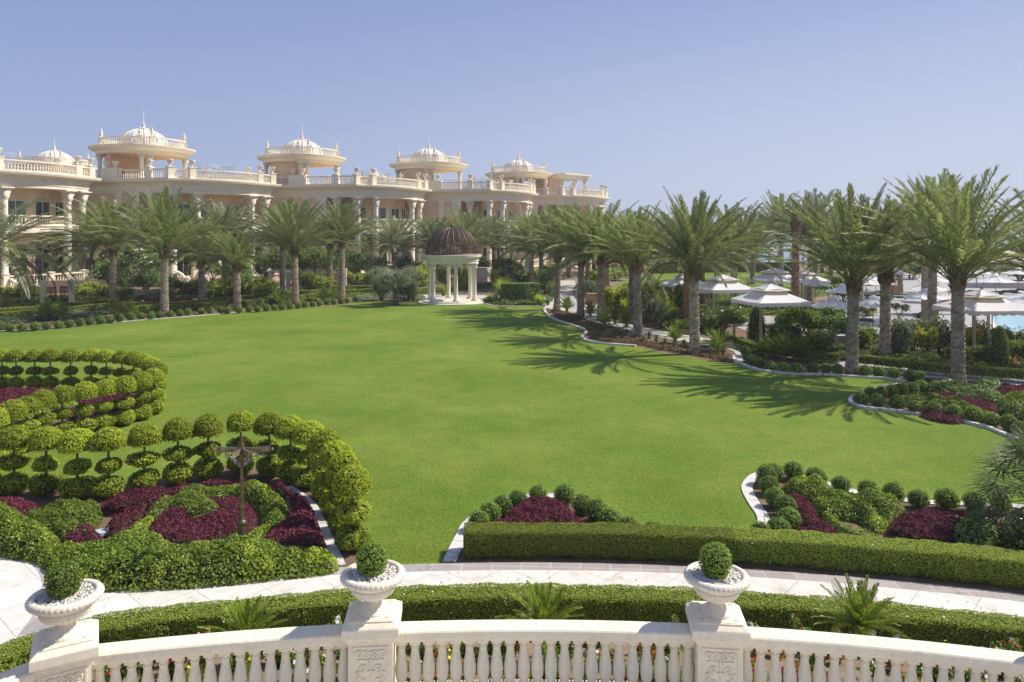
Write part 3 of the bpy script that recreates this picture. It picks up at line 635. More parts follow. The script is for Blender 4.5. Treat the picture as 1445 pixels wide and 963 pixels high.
def villa(variant=0):
    e = empty('villa'); arc = varc(); DEP = 21.0
    R2 = Vector((VA, 0))+D2*DEP; L2 = D2*DEP
    out = arc+[tuple(R2), tuple(L2)]
    pl = MB(); pl.sweep(out, [(2.3, -.4), (2.3, .78), (2.45, .80), (2.45, .92)], captop=True); pl.build('plinth', 'villa_plinth', e)
    inner = offset(out, -2.9); w = MB(); w.prism(inner, .93, 12.3)
    # the blank side wing that faces the garden
    c0 = D2*4.7; c1 = D2*DEP; nrm = Vector((D2.y, -D2.x))*-1; wing = [tuple(c0), tuple(c1), tuple(c1-nrm*2.85), tuple(c0-nrm*2.85)]
    w.prism(wing[::-1], .93, 12.2); w.build('wall', 'villa_peach', e)
    rz2 = math.atan2(D2.y, D2.x)
    for b, wd in ((5.4, 1.4), (7.9, .8), (19.6, .9)):
        p = MB(); q = D2*b+nrm*.06; p.box((q.x, q.y, 6.5), (wd, .3, 11.1), rz2); p.box((q.x, q.y, 1.2), (wd+.2, .5, .55), rz2); p.box((q.x, q.y, 11.7), (wd+.2, .46, .5), rz2); p.build('pilaster', 'villa_white', e)
    slab = MB(); slab.sweep(offset(arc, -.55, False)+[tuple(R2), tuple(L2)], [(0, 6.75), (0, 7.5), (.12, 7.52), (.12, 7.66)], captop=True)
    slab.sheet(offset(arc, -.55, False)+[tuple(R2), tuple(L2)], 6.76); slab.build('balcony', 'villa_white', e)
    bl = MB(); far_balustrade(bl, offset(arc, -.75, False), 7.66, 1.15); far_balustrade(bl, [tuple(D2*k-nrm*.75) for k in (.4, 2.5, 4.6)][::-1], 7.66, 1.15); bl.build('balcony_balustrade', 'villa_white', e)
    # columns
    cm = None
    for (a, b) in ((.55, .0), (3.3, 0), (11.2, 0), (13.95, 0), (0, 3.3)):
        p = vpt(a, b); p = p+Vector((0, .5)) if b == 0 else p-nrm*.5
        if cm is None: c = column_mesh(11.0, .46).build('column', 'villa_white', e); cm = c
        else: c = cm.copy(); COL.objects.link(c); c.parent = e
        c.location = (p.x, p.y, .92)
    # entablature and cornice
    co = MB(); co.sweep(out, [(-.95, 11.92), (.02, 11.92), (.02, 12.25), (.10, 12.27), (.10, 12.72), (.16, 12.75), (.16, 12.95), (.34, 13.1), (.40, 13.16), (.40, 13.22), (.92, 13.32), (1.0, 13.5), (1.02, 13.7)], captop=True)
    co.sheet(out, 11.935); co.build('cornice', 'villa_white', e)
    # roof balustrade with its pedestals and urns
    rl = offset(out, .18); fl = rl[:len(arc)]; sl = [rl[0], rl[-1]]; rr = [rl[len(arc)-1], rl[len(arc)]]
    ped = []; P, S = lenline(fl); rb = MB()
    for s in (.0, .17, .83, 1.0):
        x, y = at_len(P, S, s*S[-1]); ped.append((x, y, .55))
    Ps, Ss = lenline(sl)
    for s in (3.2, 9.3, 14.8): x, y = at_len(Ps, Ss, s); ped.append((x, y, .5))
    Pr, Sr = lenline(rr)
    for s in (4.0, 11.0, 17.0): x, y = at_len(Pr, Sr, s); ped.append((x, y, .5))
    for ln in (fl, sl, rr): far_balustrade(rb, ln, 13.7, 1.3, .34, ped)
    for i, (x, y, q) in enumerate(ped):
        rz = rz2 if 4 <= i <= 9 else 0
        wd = 2.6 if i == 5 else .8
        rb.box((x, y, 14.42), (wd, .72, 1.44), rz); rb.box((x, y, 15.18), (wd+.12, .84, .12), rz)
    rbo = rb.build('roof_balustrade', 'villa_white', e)
    for i, (x, y, q) in enumerate(ped):
        for dx in ((-.75, .75) if i == 5 else (0,)):
            u = MB(); urn_far(u, 0, 0, 0); u.build('urn', 'villa_white', rbo, (x+D2.x*dx, y+D2.y*dx, 15.24))
    # openings of both storeys
    il = offset(arc, -2.9, False); Pi, Si = lenline(il)
    for s, wd, z0, z1 in ((.16, 2.0, 8.0, 10.6), (.40, 2.5, 7.7, 10.6), (.66, 2.5, 7.7, 10.6), (.88, 1.6, 8.0, 10.6), (.16, 2.2, .95, 5.5), (.40, 2.8, .95, 5.5), (.66, 2.8, .95, 5.5), (.88, 1.6, 1.6, 5.0)):
        x, y = at_len(Pi, Si, s*Si[-1]); x2, y2 = at_len(Pi, Si, s*Si[-1]+.1); rz = math.atan2(y2-y, x2-x); zc = (z0+z1)/2; H_ = z1-z0
        f = MB(); t = .14; nx, ny = math.sin(rz), -math.cos(rz)
        for u, v, a, b in ((0, z1-t/2, wd, t), (0, z0+t/2, wd, t), (-wd/2+t/2, zc, t, H_-2*t), (wd/2-t/2, zc, t, H_-2*t), (0, zc, .09, H_-2*t)):
            f.box((x+math.cos(rz)*u+nx*.05, y+math.sin(rz)*u+ny*.05, v), (a, .22, b), rz)
        if H_ > 4: f.box((x+nx*.05, y+ny*.05, z0+H_*.72), (wd-2*t, .2, .1), rz)
        fo = f.build('window', 'frame', e); g = MB(); g.box((x+nx*.03, y+ny*.03, zc), (wd-.1, .12, H_-.1), rz); g.build('pane', 'glass', fo)
    # garden terrace balustrade and stair
    tb = MB(); tl = offset(arc, 2.2, False); far_balustrade(tb, tl[3:], .92, 1.2); far_balustrade(tb, [tuple(vpt(0, k)+nrm*2.1) for k in (1.0, 7, 14, 20)][::-1], .92, 1.2)
    for i in (3, 8, 13, len(tl)-1): tb.box((tl[i][0], tl[i][1], 1.55), (.6, .6, 1.36)); tb.box((tl[i][0], tl[i][1], 2.28), (.74, .74, .12))
    tb.build('terrace_balustrade', 'villa_white', e)
    st = MB()
    for k in range(6): st.box((.9, -3.0-.36*k, .46-.15*k-.4), (2.2, .40, .8+.04), R_(0))
    st.build('stair', 'villa_white', e)
    sr = MB()
    for x in (-.35, 2.15): far_balustrade(sr, [(x, -2.3), (x, -3.4), (x, -4.9)], .9, 1.1, zoff=[0, -.25, -.95]); sr.box((x, -5.0, .35), (.5, .5, 1.5)); sr.lathe([(.34, 0), (.34, .1), (0, .4)], 4, (x, -5.0, 1.1), smooth=False)
    sr.build('stair_balustrade', 'villa_white', e)
    ra = MB(); pts = [(4.5, 4.5), (8.5, 4.2), (11.8, 4.8), (10.5, 9), (8.5, 15)]
    for h in (14.7, 15.1, 15.5, 15.9, 16.2): ra.tube([(x, y, h) for x, y in pts], .035, 4)
    Pq, Sq = lenline(pts)
    for k in range(int(Sq[-1]/1.1)): x, y = at_len(Pq, Sq, k*1.1); ra.tube([(x, y, 13.7), (x, y, 16.25)], .045, 4)
    ra.build('roof_railing', 'metal_grey', e)
    pavilion(e, variant); return e
def pavilion(e, variant):
    p = empty('pavilion', (1.65, 11.0, 13.7), 0, e); circ = lambda r, n=40: [(r*math.cos(2*PI*i/n), r*math.sin(2*PI*i/n)) for i in range(n)]
    wl = MB(); a0, a1 = (R_(170), R_(262)) if variant else (R_(95), R_(200))
    wl.lathe([(4.75, 0), (4.75, 3.7)], 20, a0=a0, a1=a1, smooth=True); wl.lathe([(4.4, 0), (4.4, 3.7)], 20, a0=a0, a1=a1)
    for a in (a0, a1): wl.box((4.575*math.cos(a), 4.575*math.sin(a), 1.85), (.42, .42, 3.68), a)
    wl.build('pavilion_wall', 'villa_peach', p)
    if not variant:
        for k, w_ in ((-.35, 1.0), (.25, .55)):
            a = R_(150)+k; g = MB(); g.box((4.35*math.cos(a), 4.35*math.sin(a), 1.0), (.12, w_*1.6, 1.7), a); g.build('pane', 'glass', p)
    cm = None
    for k in range(4):
        for d in (-.095, .095):
            a = -PI/2+k*PI/2+d; 
            if variant and k == 3 and d > 0: continue
            if cm is None: c = cm = column_mesh(3.62, .27, 10).build('column', 'villa_white', p)
            else: c = cm.copy(); COL.objects.link(c); c.parent = p
            c.location = (5.35*math.cos(a), 5.35*math.sin(a), 0)
    s = MB(); s.sweep(circ(1), [(3.9, 3.64), (4.75, 3.62), (4.8, 3.95), (4.95, 4.0), (5.1, 4.12), (5.55, 4.25), (5.72, 4.45), (5.74, 4.62)], captop=True, smooth=False)
    s.sheet(circ(4.95), 3.66, 1); s.build('pavilion_roof', ['villa_white', 'villa_peach'], p)
    b = MB(); ring = circ(5.2, 48); ped = []
    for k in range(4):
        for d in (-.14, .14): a = -PI/2+k*PI/2+d; ped.append((5.2*math.cos(a), 5.2*math.sin(a), .5))
    far_balustrade(b, ring+[ring[0]], 4.62, 1.2, .33, ped, .24)
    for x, y, q in ped: b.box((x, y, 5.3), (.62, .62, 1.36), math.atan2(y, x)); finial_far(b, x, y, 5.98, .95)
    b.build('upper_balustrade', 'villa_white', p)
    d = MB(); prof = [(3.3, 4.62), (3.3, 5.0), (3.15, 5.02)]+[(3.15*math.cos(t)**.95, 5.02+2.35*math.sin(t)) for t in np.linspace(.05, 1.33, 9)]+[(.62, 7.36), (.7, 7.42), (.7, 7.52), (.25, 7.62)]
    d.lathe(prof, 36)
    for k in range(12):
        a = 2*PI*k/12; d.tube([(3.2*math.cos(t)**.95*math.cos(a), 3.2*math.cos(t)**.95*math.sin(a), 5.04+2.36*math.sin(t)) for t in np.linspace(.03, 1.33, 8)], .07, 5)
    d.build('dome', 'dome_white', p)
    f = MB(); f.lathe([(.25, 7.6), (.12, 7.8), (.26, 8.0), (.1, 8.2), (.07, 8.3), (.045, 9.3), (.01, 10.3)], 8); f.build('spire', 'villa_white', p); return p
def gazebo():
    e = empty('gazebo'); circ = lambda r, n=48: [(r*math.cos(2*PI*i/n), r*math.sin(2*PI*i/n)) for i in range(n)]
    b = MB(); b.sweep(circ(1), [(2.3, -.05), (2.3, .07), (2.25, .09)], captop=True); b.sweep(circ(1), [(1.85, .09), (1.85, .19)], captop=True); b.build('base', 'gaz', e)
    cm = None
    for k in range(6):
        a = -PI/2+R_(13.3)+k*PI/3
        if cm is None:
            m = MB(); m.box((0, 0, .06), (.56, .56, .12)); m.lathe([(.27, .12), (.28, .18), (.225, .24), (.235, .30), (.2, .36), (.198, 1.2), (.172, 3.12), (.2, 3.14), (.2, 3.2), (.175, 3.22)], 18, cap=False)
            m.lathe([(.18, 3.2), (.25, 3.36), (.2, 3.38), (.28, 3.52), (.32, 3.6)], 24, rmod=corinth, cap=False); m.box((0, 0, 3.63), (.6, .6, .08)); c = cm = m.build('column', 'gaz', e)
        else: c = cm.copy(); COL.objects.link(c); c.parent = e
        c.location = (2.33*math.cos(a), 2.33*math.sin(a), .19); c.rotation_euler.z = a
    t = MB(); t.sweep(circ(1), [(.95, 3.86), (1.58, 3.86), (1.58, 4.06), (1.64, 4.08), (1.64, 4.26), (1.70, 4.28), (1.78, 4.42), (1.86, 4.46), (1.88, 4.58), (1.90, 4.66), (1.55, 4.68)], captop=False, smooth=False)
    t.sweep(circ(1), [(1.55, 4.68), (1.2, 4.68), (1.0, 3.86)]); t.build('entablature', 'gaz', e)
    dm = lambda ph: (2.55*max(0.0, math.cos(ph))**.9, 4.68+2.62*math.sin(ph))
    d = MB(); nr = 22
    d.lathe([(2.6, 4.68), (2.6, 4.80), (2.50, 4.80), (2.50, 4.68)], 44, cap=False)
    for k in range(nr):
        a = 2*PI*k/nr; d.tube([(dm(p)[0]*math.cos(a), dm(p)[0]*math.sin(a), dm(p)[1]) for p in np.linspace(.02, 1.50, 14)], .062, 5)
    d.build('dome_ribs', 'rust', e)
    fl = MB()
    for k in range(nr):
        am = 2*PI*(k+.5)/nr; ph = .10; row = 0
        while ph < 1.22:
            r0, z0 = dm(ph); hw = r0*PI/nr*.93; dph = hw/2.2
            for du, q in ((-.5, .46), (.5, .46), (0, .34)):
                pts = []
                for j in range(9):
                    t_ = 2*PI*j/8; u = du*hw+q*hw*math.cos(t_); pp = ph+dph*(.0 if du else .55)+q*dph*math.sin(t_)
                    r1, z1 = dm(pp); aa = am+u/max(.2, r1); pts.append((r1*math.cos(aa)*.99, r1*math.sin(aa)*.99, z1))
                fl.tube(pts, .017, 3, cap=False)
            pts = []
            for j in range(7):
                q = j/6; pp = ph-dph*.5+q*dph*1.1; r1, z1 = dm(pp); aa = am+math.sin(q*2*PI+row*PI)*hw*.55/max(.2, r1); pts.append((r1*math.cos(aa)*.985, r1*math.sin(aa)*.985, z1))
            fl.tube(pts, .017, 3, cap=False); ph += dph*1.12; row += 1
    fl.build('dome_filigree', 'rust', e)
    f = MB(); f.lathe([(.22, 7.22), (.24, 7.3), (.1, 7.36), (.16, 7.48), (.14, 7.58), (.0, 7.68)], 10); f.build('finial', 'rust', e); return e
def spiral(cx, cz, r0, turns, a0, sgn=1, n=22, shrink=.12):
    return [(cx+math.cos(a0+sgn*turns*2*PI*i/(n-1))*r0*(1-(1-shrink)*i/(n-1)), cz+math.sin(a0+sgn*turns*2*PI*i/(n-1))*r0*(1-(1-shrink)*i/(n-1))) for i in range(n)]
def signpost():
    e = empty('signpost')
    b = MB(); fl = lambda a, k, z: 1+.05*math.cos(12*a)
    b.lathe([(.15, -.05), (.15, .06), (.105, .1), (.09, .15), (.082, .80)], 24, rmod=fl, cap=False); b.lathe([(.085, .80), (.11, .82), (.11, .86), (.075, .89), (.05, .94), (.062, .97), (.045, 1.02), (.04, 1.06)], 18); b.build('base', 'bronze', e)
    p = MB(); p.lathe([(.04, 1.04), (.036, 1.6), (.031, 2.22), (.045, 2.24), (.045, 2.28), (.033, 2.3)], 16); p.lathe([(.06, 2.3), (.07, 2.36), (.05, 2.42), (.06, 2.46), (.03, 2.5), (.045, 2.55), (.02, 2.6), (.0, 2.68)], 14); p.build('post', 'bronze', e)
    arms = [(R_(172), .43, .085), (R_(8), .52, .085), (R_(266), .42, .085), (R_(314), .42, .085)]
    for a, L, h in arms:
        c, s = math.cos(a), math.sin(a); z = 2.33
        m = MB(); m.box((c*(L/2+.05), s*(L/2+.05), z), (L, .022, h), a, 0)
        for dz in (-h/2, h/2): m.box((c*(L/2+.05), s*(L/2+.05), z+dz), (L+.03, .034, .022), a, 1)
        for u in (.06, L+.05): m.box((c*u, s*u, z), (.03, .034, h+.05), a, 1)
        m.lathe([(.0, -.04), (.03, -.02), (.03, .02), (0, .04)], 8, (c*(L+.1), s*(L+.1), z), 1)
        for side in (-1, 1):
            nx, ny = -s*side*.0125, c*side*.0125; r = random.Random(int(a*100)); u = .12
            while u < L-.08:
                wd = r.uniform(.02, .05); m.box((c*u+nx, s*u+ny, z+.008*r.uniform(-1, 1)), (wd, .003, .035), a, 2); u += wd+.022
        ao = m.build('arm', ['gold', 'silver', 'ink'], e)
        q = MB()
        for cx, cz, r0, tn, a0, sg in ((.16, -.14, .07, 1.4, 1.6, 1), (.32, -.13, .055, 1.4, 1.6, -1), (.45, -.11, .04, 1.3, 1.6, 1), (.12, -.26, .05, 1.3, 1.2, -1), (.22, -.22, .045, 1.2, .4, 1)):
            if cx > L: continue
            q.tube([(c*x, s*x, z+w) for x, w in spiral(cx, cz, r0, tn, a0, sg)], .008, 4)
        q.tube([(c*.05, s*.05, z-.34), (c*.14, s*.14, z-.2), (c*.3, s*.3, z-.1), (c*L*.9, s*L*.9, z-.075)], .009, 4); q.build('scrollwork', 'silver', ao)
    return e
# ------------------------------------------------------------------ garden balustrade
def baluster_mesh():
    m = MB(); h = .65; m.box((0, 0, .03), (.145, .145, .06)); m.box((0, 0, h-.025), (.135, .135, .05))
    m.lathe([(.060, .06), (.066, .075), (.060, .09), (.050, .10), (.060, .12), (.074, .17), (.081, .24), (.079, .30), (.068, .38), (.055, .45), (.048, .50), (.047, .53), (.057, .54), (.057, .555), (.046, .565), (.048, .585), (.060, .60)], 18, cap=False); return m
def pedestal(parent, loc, rz, h=.88):
    p = empty('pedestal', loc, rz, parent); w = .54
    s = MB(); s.box((0, 0, .06), (w+.12, w+.12, .12)); s.box((0, 0, .14), (w+.06, w+.06, .05)); s.box((0, 0, .165+(h-.165)/2), (w, w, h-.165))
    s.box((0, 0, h+.015), (w+.05, w+.05, .04)); s.build('shaft', 'stone', p)
    c = MB(); sq = lambda k: [(-k, -k), (k, -k), (k, k), (-k, k)]
    c.sweep(sq(.1), [(.20, h+.035), (.24, h+.06), (.245, h+.075), (.245, h+.175), (.236, h+.19), (.19, h+.225), (.175, h+.232), (.175, h+.25)], captop=True)
    c.sweep(sq(.1), [(.16, h+.25), (.155, h+.258)], captop=True); co = c.build('cap', 'stone', p)
    for x in (-.2, .2):
        for y in (-.2, .2): b = MB(); b.lathe([(.013, 0), (.013, .006), (.008, .009)], 8, (x, y, h+.258)); b.build('bolt', 'metal_grey', co)
    for face in range(4):
        if face in (1, 2) : continue
        r = MB(); y = -w/2; T = lambda pts: [(x, y-.002, z) for x, z in pts]
        for x0, x1, z0, z1 in ((-.205, .205, h-.075, h-.055), (-.205, .205, .22, .24), (-.225, -.205, .22, h-.055), (.205, .225, .22, h-.055)): r.box(((x0+x1)/2, y-.004, (z0+z1)/2), (x1-x0, .016, z1-z0))
        zt = h-.12
        for sg in (-1, 1):
            for cx, cz, r0, tn, a0, dr in ((.105, zt-.36, .075, 1.5, 1.2, -1), (.085, zt-.20, .055, 1.4, -1.5, 1), (.14, zt-.03, .05, 1.3, 2.6, -1), (.06, zt-.05, .035, 1.2, 1.8, 1), (.12, zt-.53, .06, 1.4, -1.3, 1), (.15, zt-.27, .03, 1.1, .5, 1)):
                r.tube(T([(sg*x, z) for x, z in spiral(cx, cz, r0, tn, a0, dr)]), [.015-.006*i/21 for i in range(22)], 6)
            r.tube(T([(sg*.0, zt-.02), (sg*.03, zt+.01), (sg*.06, zt+.015), (sg*.09, zt-.01)]), .012, 6)
            r.tube(T([(sg*.01, zt-.45), (sg*.06, zt-.42), (sg*.12, zt-.44), (sg*.17, zt-.40)]), .013, 6)
            r.tube(T([(sg*.16, zt-.10), (sg*.12, zt-.09), (sg*.06, zt-.105), (0, zt-.09)]), .012, 6)
        for i in range(5): a = R_(50+20*i); r.tube(T([(0, zt-.16), (math.cos(a)*.06, zt-.16+math.sin(a)*.07)]), [.012, .005], 5)
        r.tube(T([(0, zt-.55), (0, zt-.3), (0, zt-.12), (0, zt+.02)]), [.016, .011, .014, .008], 6)
        r.box((0, y-.006, zt-.235), (.09, .022, .018)); ro = r.build('carved_panel', 'stone', p); ro.rotation_euler.z = {0: 0, 3: -PI/2}[face]
    return p
def urn():
    e = empty('garden_urn'); flute = lambda a, k, z: 1+.035*math.cos(28*a)*(1 if .03 < z < .14 or .19 < z < .30 else 0)
    u = MB(); u.lathe([(.20, 0), (.20, .025), (.185, .04), (.165, .05), (.12, .085), (.09, .115), (.082, .135), (.10, .15), (.10, .16), (.13, .175), (.20, .205), (.255, .245), (.27, .28), (.272, .30)], 84, rmod=flute)
    u.lathe([(.272, .30), (.285, .305), (.285, .325), (.275, .33), (.29, .36), (.335, .392)], 56, cap=False); u.build('bowl', 'urn', e)
    r = MB(); egg = lambda a, k, z: 1+(.022*math.cos(40*a)+.01*math.cos(80*a+1))*(1 if .39 < z < .475 else 0)
    r.lathe([(.33, .388), (.375, .402), (.398, .43), (.40, .455), (.385, .48), (.355, .495), (.325, .492), (.31, .475), (.305, .42)], 120, rmod=egg, cap=False); r.build('rim', 'urn', e)
    g = MB(); g.lathe([(.306, .43), (.2, .445), (.0, .45)], 24, mat=1); rr = random.Random(4); base = [(.6, .2, .1)]
    for i in range(560):
        q = .30*math.sqrt(rr.random()); a = rr.uniform(0, 6.28); s = rr.uniform(.012, .023); c = (q*math.cos(a), q*math.sin(a), .452+s*.4)
        V, F = PEB; R3 = np.array(Matrix.Rotation(rr.uniform(0, 6), 3, Vector((rr.random(), rr.random(), rr.random()+.1)).normalized()))
        g.add((V*np.array([s*1.2, s, s*.75]))@R3.T+np.array(c), F, 0, True)
    g.build('gravel', ['pebble', 'kerb'], e); return e
PEB = ico(1, 1, (0, 0, 0), wob(3, .15), 1)
# ------------------------------------------------------------------ pool furniture
def umbrella(R=1.45, eave=2.12):
    e = empty('parasol'); c = MB(); n = 8; H = .62; K = 4
    V = []; F = []
    for i in range(n*4):
        a = 2*PI*i/(n*4); m = (i % 4)/4; sag = math.sin(m*PI); rad = R*math.cos(PI/n)/math.cos((m-.5)*2*PI/n)
        for k in range(K+1):
            t = k/K; V.append((rad*t*math.cos(a), rad*t*math.sin(a), eave+H*(1-t)-.07*sag*t-.05*math.sin(t*PI)))
    for i in range(n*4):
        j = (i+1) % (n*4)
        for k in range(K): F.append((i*(K+1)+k, i*(K+1)+k+1, j*(K+1)+k+1, j*(K+1)+k))
    c.add(V, F)
    c.lathe([(.34, H+eave-.085), (.2, H+eave-.0), (0, H+eave+.06)], 8, smooth=False, cap=False)
    c.build('canopy', 'canvas', e)
    r = MB()
    for i in range(n): a = 2*PI*i/n; r.tube([(.05*math.cos(a), .05*math.sin(a), eave+H-.06), (R*.97*math.cos(a), R*.97*math.sin(a), eave-.02)], .012, 4)
    r.build('ribs', 'wood', e)
    p = MB(); p.lathe([(.03, .06), (.03, eave+H+.06), (.045, eave+H+.08), (.0, eave+H+.2)], 8); p.build('pole', 'wood', e)
    b = MB(); b.lathe([(.3, 0), (.3, .05), (.1, .09), (.06, .3)], 10); b.build('base', 'metal_grey', e); return e
def cabana(h=1.76):
    e = empty('cabana_tent'); e0 = 2.62; sq = lambda k: [(-k, -k), (k, -k), (k, k), (-k, k)]
    c = MB()
    def tier(h0, z0, h1, z1, n=8):
        V = []; F = []
        for i in range(4):
            a = np.array(sq(h0)[i]); b = np.array(sq(h0)[(i+1) % 4]); a1 = np.array(sq(h1)[i]); b1 = np.array(sq(h1)[(i+1) % 4]); o = len(V)
            for j in range(n+1):
                for k in range(4):
                    t = k/3; s = j/n; lo = a+(b-a)*s; hi = a1+(b1-a1)*s; q = lo*(1-t)+hi*t; V.append((q[0], q[1], z0+(z1-z0)*t-.07*math.sin(s*PI)*math.sin((.3+t*.7)*PI)))
            for j in range(n):
                for k in range(3): F.append((o+j*4+k, o+(j+1)*4+k, o+(j+1)*4+k+1, o+j*4+k+1))
        c.add(V, F)
    tier(h, e0, .72, 3.12); tier(.90, 3.30, .05, 3.66)
    # scalloped valance
    for H0, z, drop, nn in ((h, e0, .27, 7), (.90, 3.30, .05, 4)):
        V = []; F = []
        for i in range(4):
            a = np.array(sq(H0)[i]); b = np.array(sq(H0)[(i+1) % 4]); o = len(V); m = nn*6
            for j in range(m+1): q = a+(b-a)*j/m; dz = drop*(.72+.28*abs(math.sin(j/6*PI))); V += [(q[0], q[1], z), (q[0]*1.01, q[1]*1.01, z-dz)]
            F += [(o+2*j, o+2*j+1, o+2*j+3, o+2*j+2) for j in range(m)]
        c.add(V, F)
    c.build('canopy', 'canvas', e)
    b = MB(); b.sweep(sq(.1), [(.63, 3.02), (.63, 3.36)]); b.build('vent_band', 'tan', e)
    f = MB(); f.lathe([(.06, 3.6), (.05, 3.7), (.08, 3.76), (0, 3.9)], 8); f.build('finial', 'wood', e)
    for x in (-1, 1):
        for y in (-1, 1): p = MB(); p.box((x*(h-.14), y*(h-.14), 1.25), (.13, .13, 2.5)); p.box((x*(h-.14), y*(h-.14), .1), (.2, .2, .2)); p.build('post', 'postwood', e)
    return e
def lounger(cush='cushion', back=48):
    e = empty('sun_lounger'); f = MB()
    for y in (-.3, .3): f.box((0, y, .33), (1.95, .05, .07))
    for x in (-.95, .0, .95): f.box((x, 0, .33), (.05, .56, .05))
    for x in (-.3, .85):
        for y in (-.3, .3): f.tube([(x, y, .32), (x+.04, y, 0)], .025, 5)
    f.build('frame', 'blackmetal', e)
    s = MB(); 
    for x, l in ((.65, .62), (.05, .56)): s.box((x, 0, .43), (l, .62, .12), taper=.95)
    s.build('seat_cushion', cush, e)
    b = MB(); b.box((.38, 0, .0), (.82, .62, .12), taper=.95); b.box((.70, 0, .09), (.2, .5, .07), taper=.9); bo = b.build('backrest', cush, e, (-.28, 0, .40)); bo.rotation_euler = (0, R_(back), PI)
    w = MB()
    for y in (-.36, .36):
        w.tube([(-.72+.15*math.cos(t), y, .16+.15*math.sin(t)) for t in np.linspace(0, 2*PI, 17)], .02, 5)
        for k in range(3): a = k*PI/3; w.tube([(-.72-.15*math.cos(a), y, .16-.15*math.sin(a)), (-.72+.15*math.cos(a), y, .16+.15*math.sin(a))], .01, 4)
    w.tube([(-.72, -.36, .16), (-.72, .36, .16)], .015, 5); w.build('wheels', 'blackmetal', e); return e
def skin_person(name, J, E, mat):
    me = bpy.data.meshes.new(name); me.from_pydata([j[:3] for j in J], E, []); o = bpy.data.objects.new(name, me); COL.objects.link(o); me.materials.append(M[mat])
    md = o.modifiers.new('skin', 'SKIN'); md.use_smooth_shade = True
    for i, j in enumerate(J): me.skin_vertices[0].data[i].radius = (j[3], j[3]*j[4] if len(j) > 4 else j[3])
    me.skin_vertices[0].data[0].use_root = True
    sb = o.modifiers.new('sub', 'SUBSURF'); sb.levels = sb.render_levels = 1; return o
# ================================================================== THE PLACE
# ------------------------------------------------------------------ ground, lawn, paths, water
def poly_sheet(name, poly, z, mat): return structure(MB().sheet(poly, z), name, mat)
structure(MB().box((0, 53, -.75), (1800, 226, 1.45)), 'ground', 'sandy')                       # top at -.025, shore at Y = 166
poly_sheet('sea', [(-2400, 150), (5400, 150), (5400, 7600), (-2400, 7600)], -1.0, 'sea')
lawn_px = [(-420,500),(-200,476),(-60,469),(0,467),(50,465.5),(100,461),(150,455.5),(200,451.5),(240,448.5),(300,443.5),(340,440.5),(420,435),(480,430),(505,426.5),(540,424),(590,427),(640,431),(682,428),(690,430),(702,432.3),(753,432),(772,433),
 (768,437),(772,444),(782,451),(800,457),(815,462),(825,466),(827.5,470),(822,474.6),(824,479),(835,483),(857,486),(897,489),(940,499),(979,505),(1020,511.6),(1036,514),(1048.5,515.5),(1063,520.7),(1084,525),(1125,528.6),(1179,530),(1197,532),(1249,535),(1280,539),
 (1272,543),(1240,549),(1214,556),(1202,563),(1201,568),(1215.6,575.5),(1238,578.6),(1269.6,581.7),(1311,588),(1352.6,595),(1394,604.6),(1415,613),(1440,623),(1475,640),(1500,672),(1490,705),
 (1445,716),(1396,712),(1320,710),(1278,706.5),(1208,695),(1132.5,673),(1104.5,667),(1071,670),(1057,681),(1054.6,692.5),(1065,712),(1076.4,729),(1079,745),(1080,800),
 (900,800),(700,796),(560,799),(470,806),(300,818),(100,830),(0,800),(-150,760),(-300,720)]
poly_sheet('lawn', GP(lawn_px), -.014, 'lawn')
poly_sheet('far_lawn', smooth_line(GP([(862,409),(880,398),(905,391),(930,386.5),(990,385),(1060,385),(1140,385.5),(1200,388),(1215,394),(1190,403),(1140,407),(1060,410),(960,411)]), 4, True), -.012, 'lawn')
# blades of the lawn close to the walk
def blades(name, poly, n, h=.045, w=.010):
    A = np.array(poly); lo, hi = A.min(0), A.max(0); X = rng.uniform(lo[0], hi[0], n*2); Y = lo[1]+(hi[1]-lo[1])*rng.uniform(0, 1, n*2)**1.35; k = inside(poly, X, Y); X, Y = X[k][:n], Y[k][:n]; m = len(X)
    fade = np.clip(edge_dist(poly, X, Y)/2.2, .0, 1)*np.clip((23.5-Y)/5.5, 0, 1); k = rng.uniform(0, 1, m) < np.where(Y < 16.6, np.maximum(fade, .8), fade); X, Y = X[k], Y[k]; m = len(X); cl = .55+.45*hnoise(77, 3.0)(X, Y); a = rng.uniform(0, 6.28, m); ln = h*rng.uniform(.5, 1.25, m)*np.clip(.7+.5*cl, .45, 1.3); t = rng.uniform(.1, .75, m); dx, dy = np.cos(a), np.sin(a); org = np.array([A[:, 0].mean(), A[:, 1].mean(), -.014])
    P = np.stack([X, Y, np.full(m, -.016)], 1)-org; s = np.stack([-dy, dx, np.zeros(m)], 1)*w; up = np.stack([dx*np.sin(t)*ln, dy*np.sin(t)*ln, np.cos(t)*ln], 1)
    mb = MB(); mb.add(np.stack([P-s*.5, P+s*.5, P+up], 1).reshape(-1, 3), np.arange(3*m).reshape(m, 3)); tag(mb.build(name, 'blade', loc=tuple(org)), 'short grass blades of the lawn nearest the marble walk', kind='stuff')
blades('grass_blades', GP([(505,797),(510,740),(560,640),(700,600),(900,600),(1060,650),(1045,690),(1062,730),(1040,750),(905,745),(850,722),(815,697),(770,694),(720,700),(655,738),(630,790)]), 90000, .034, .009)
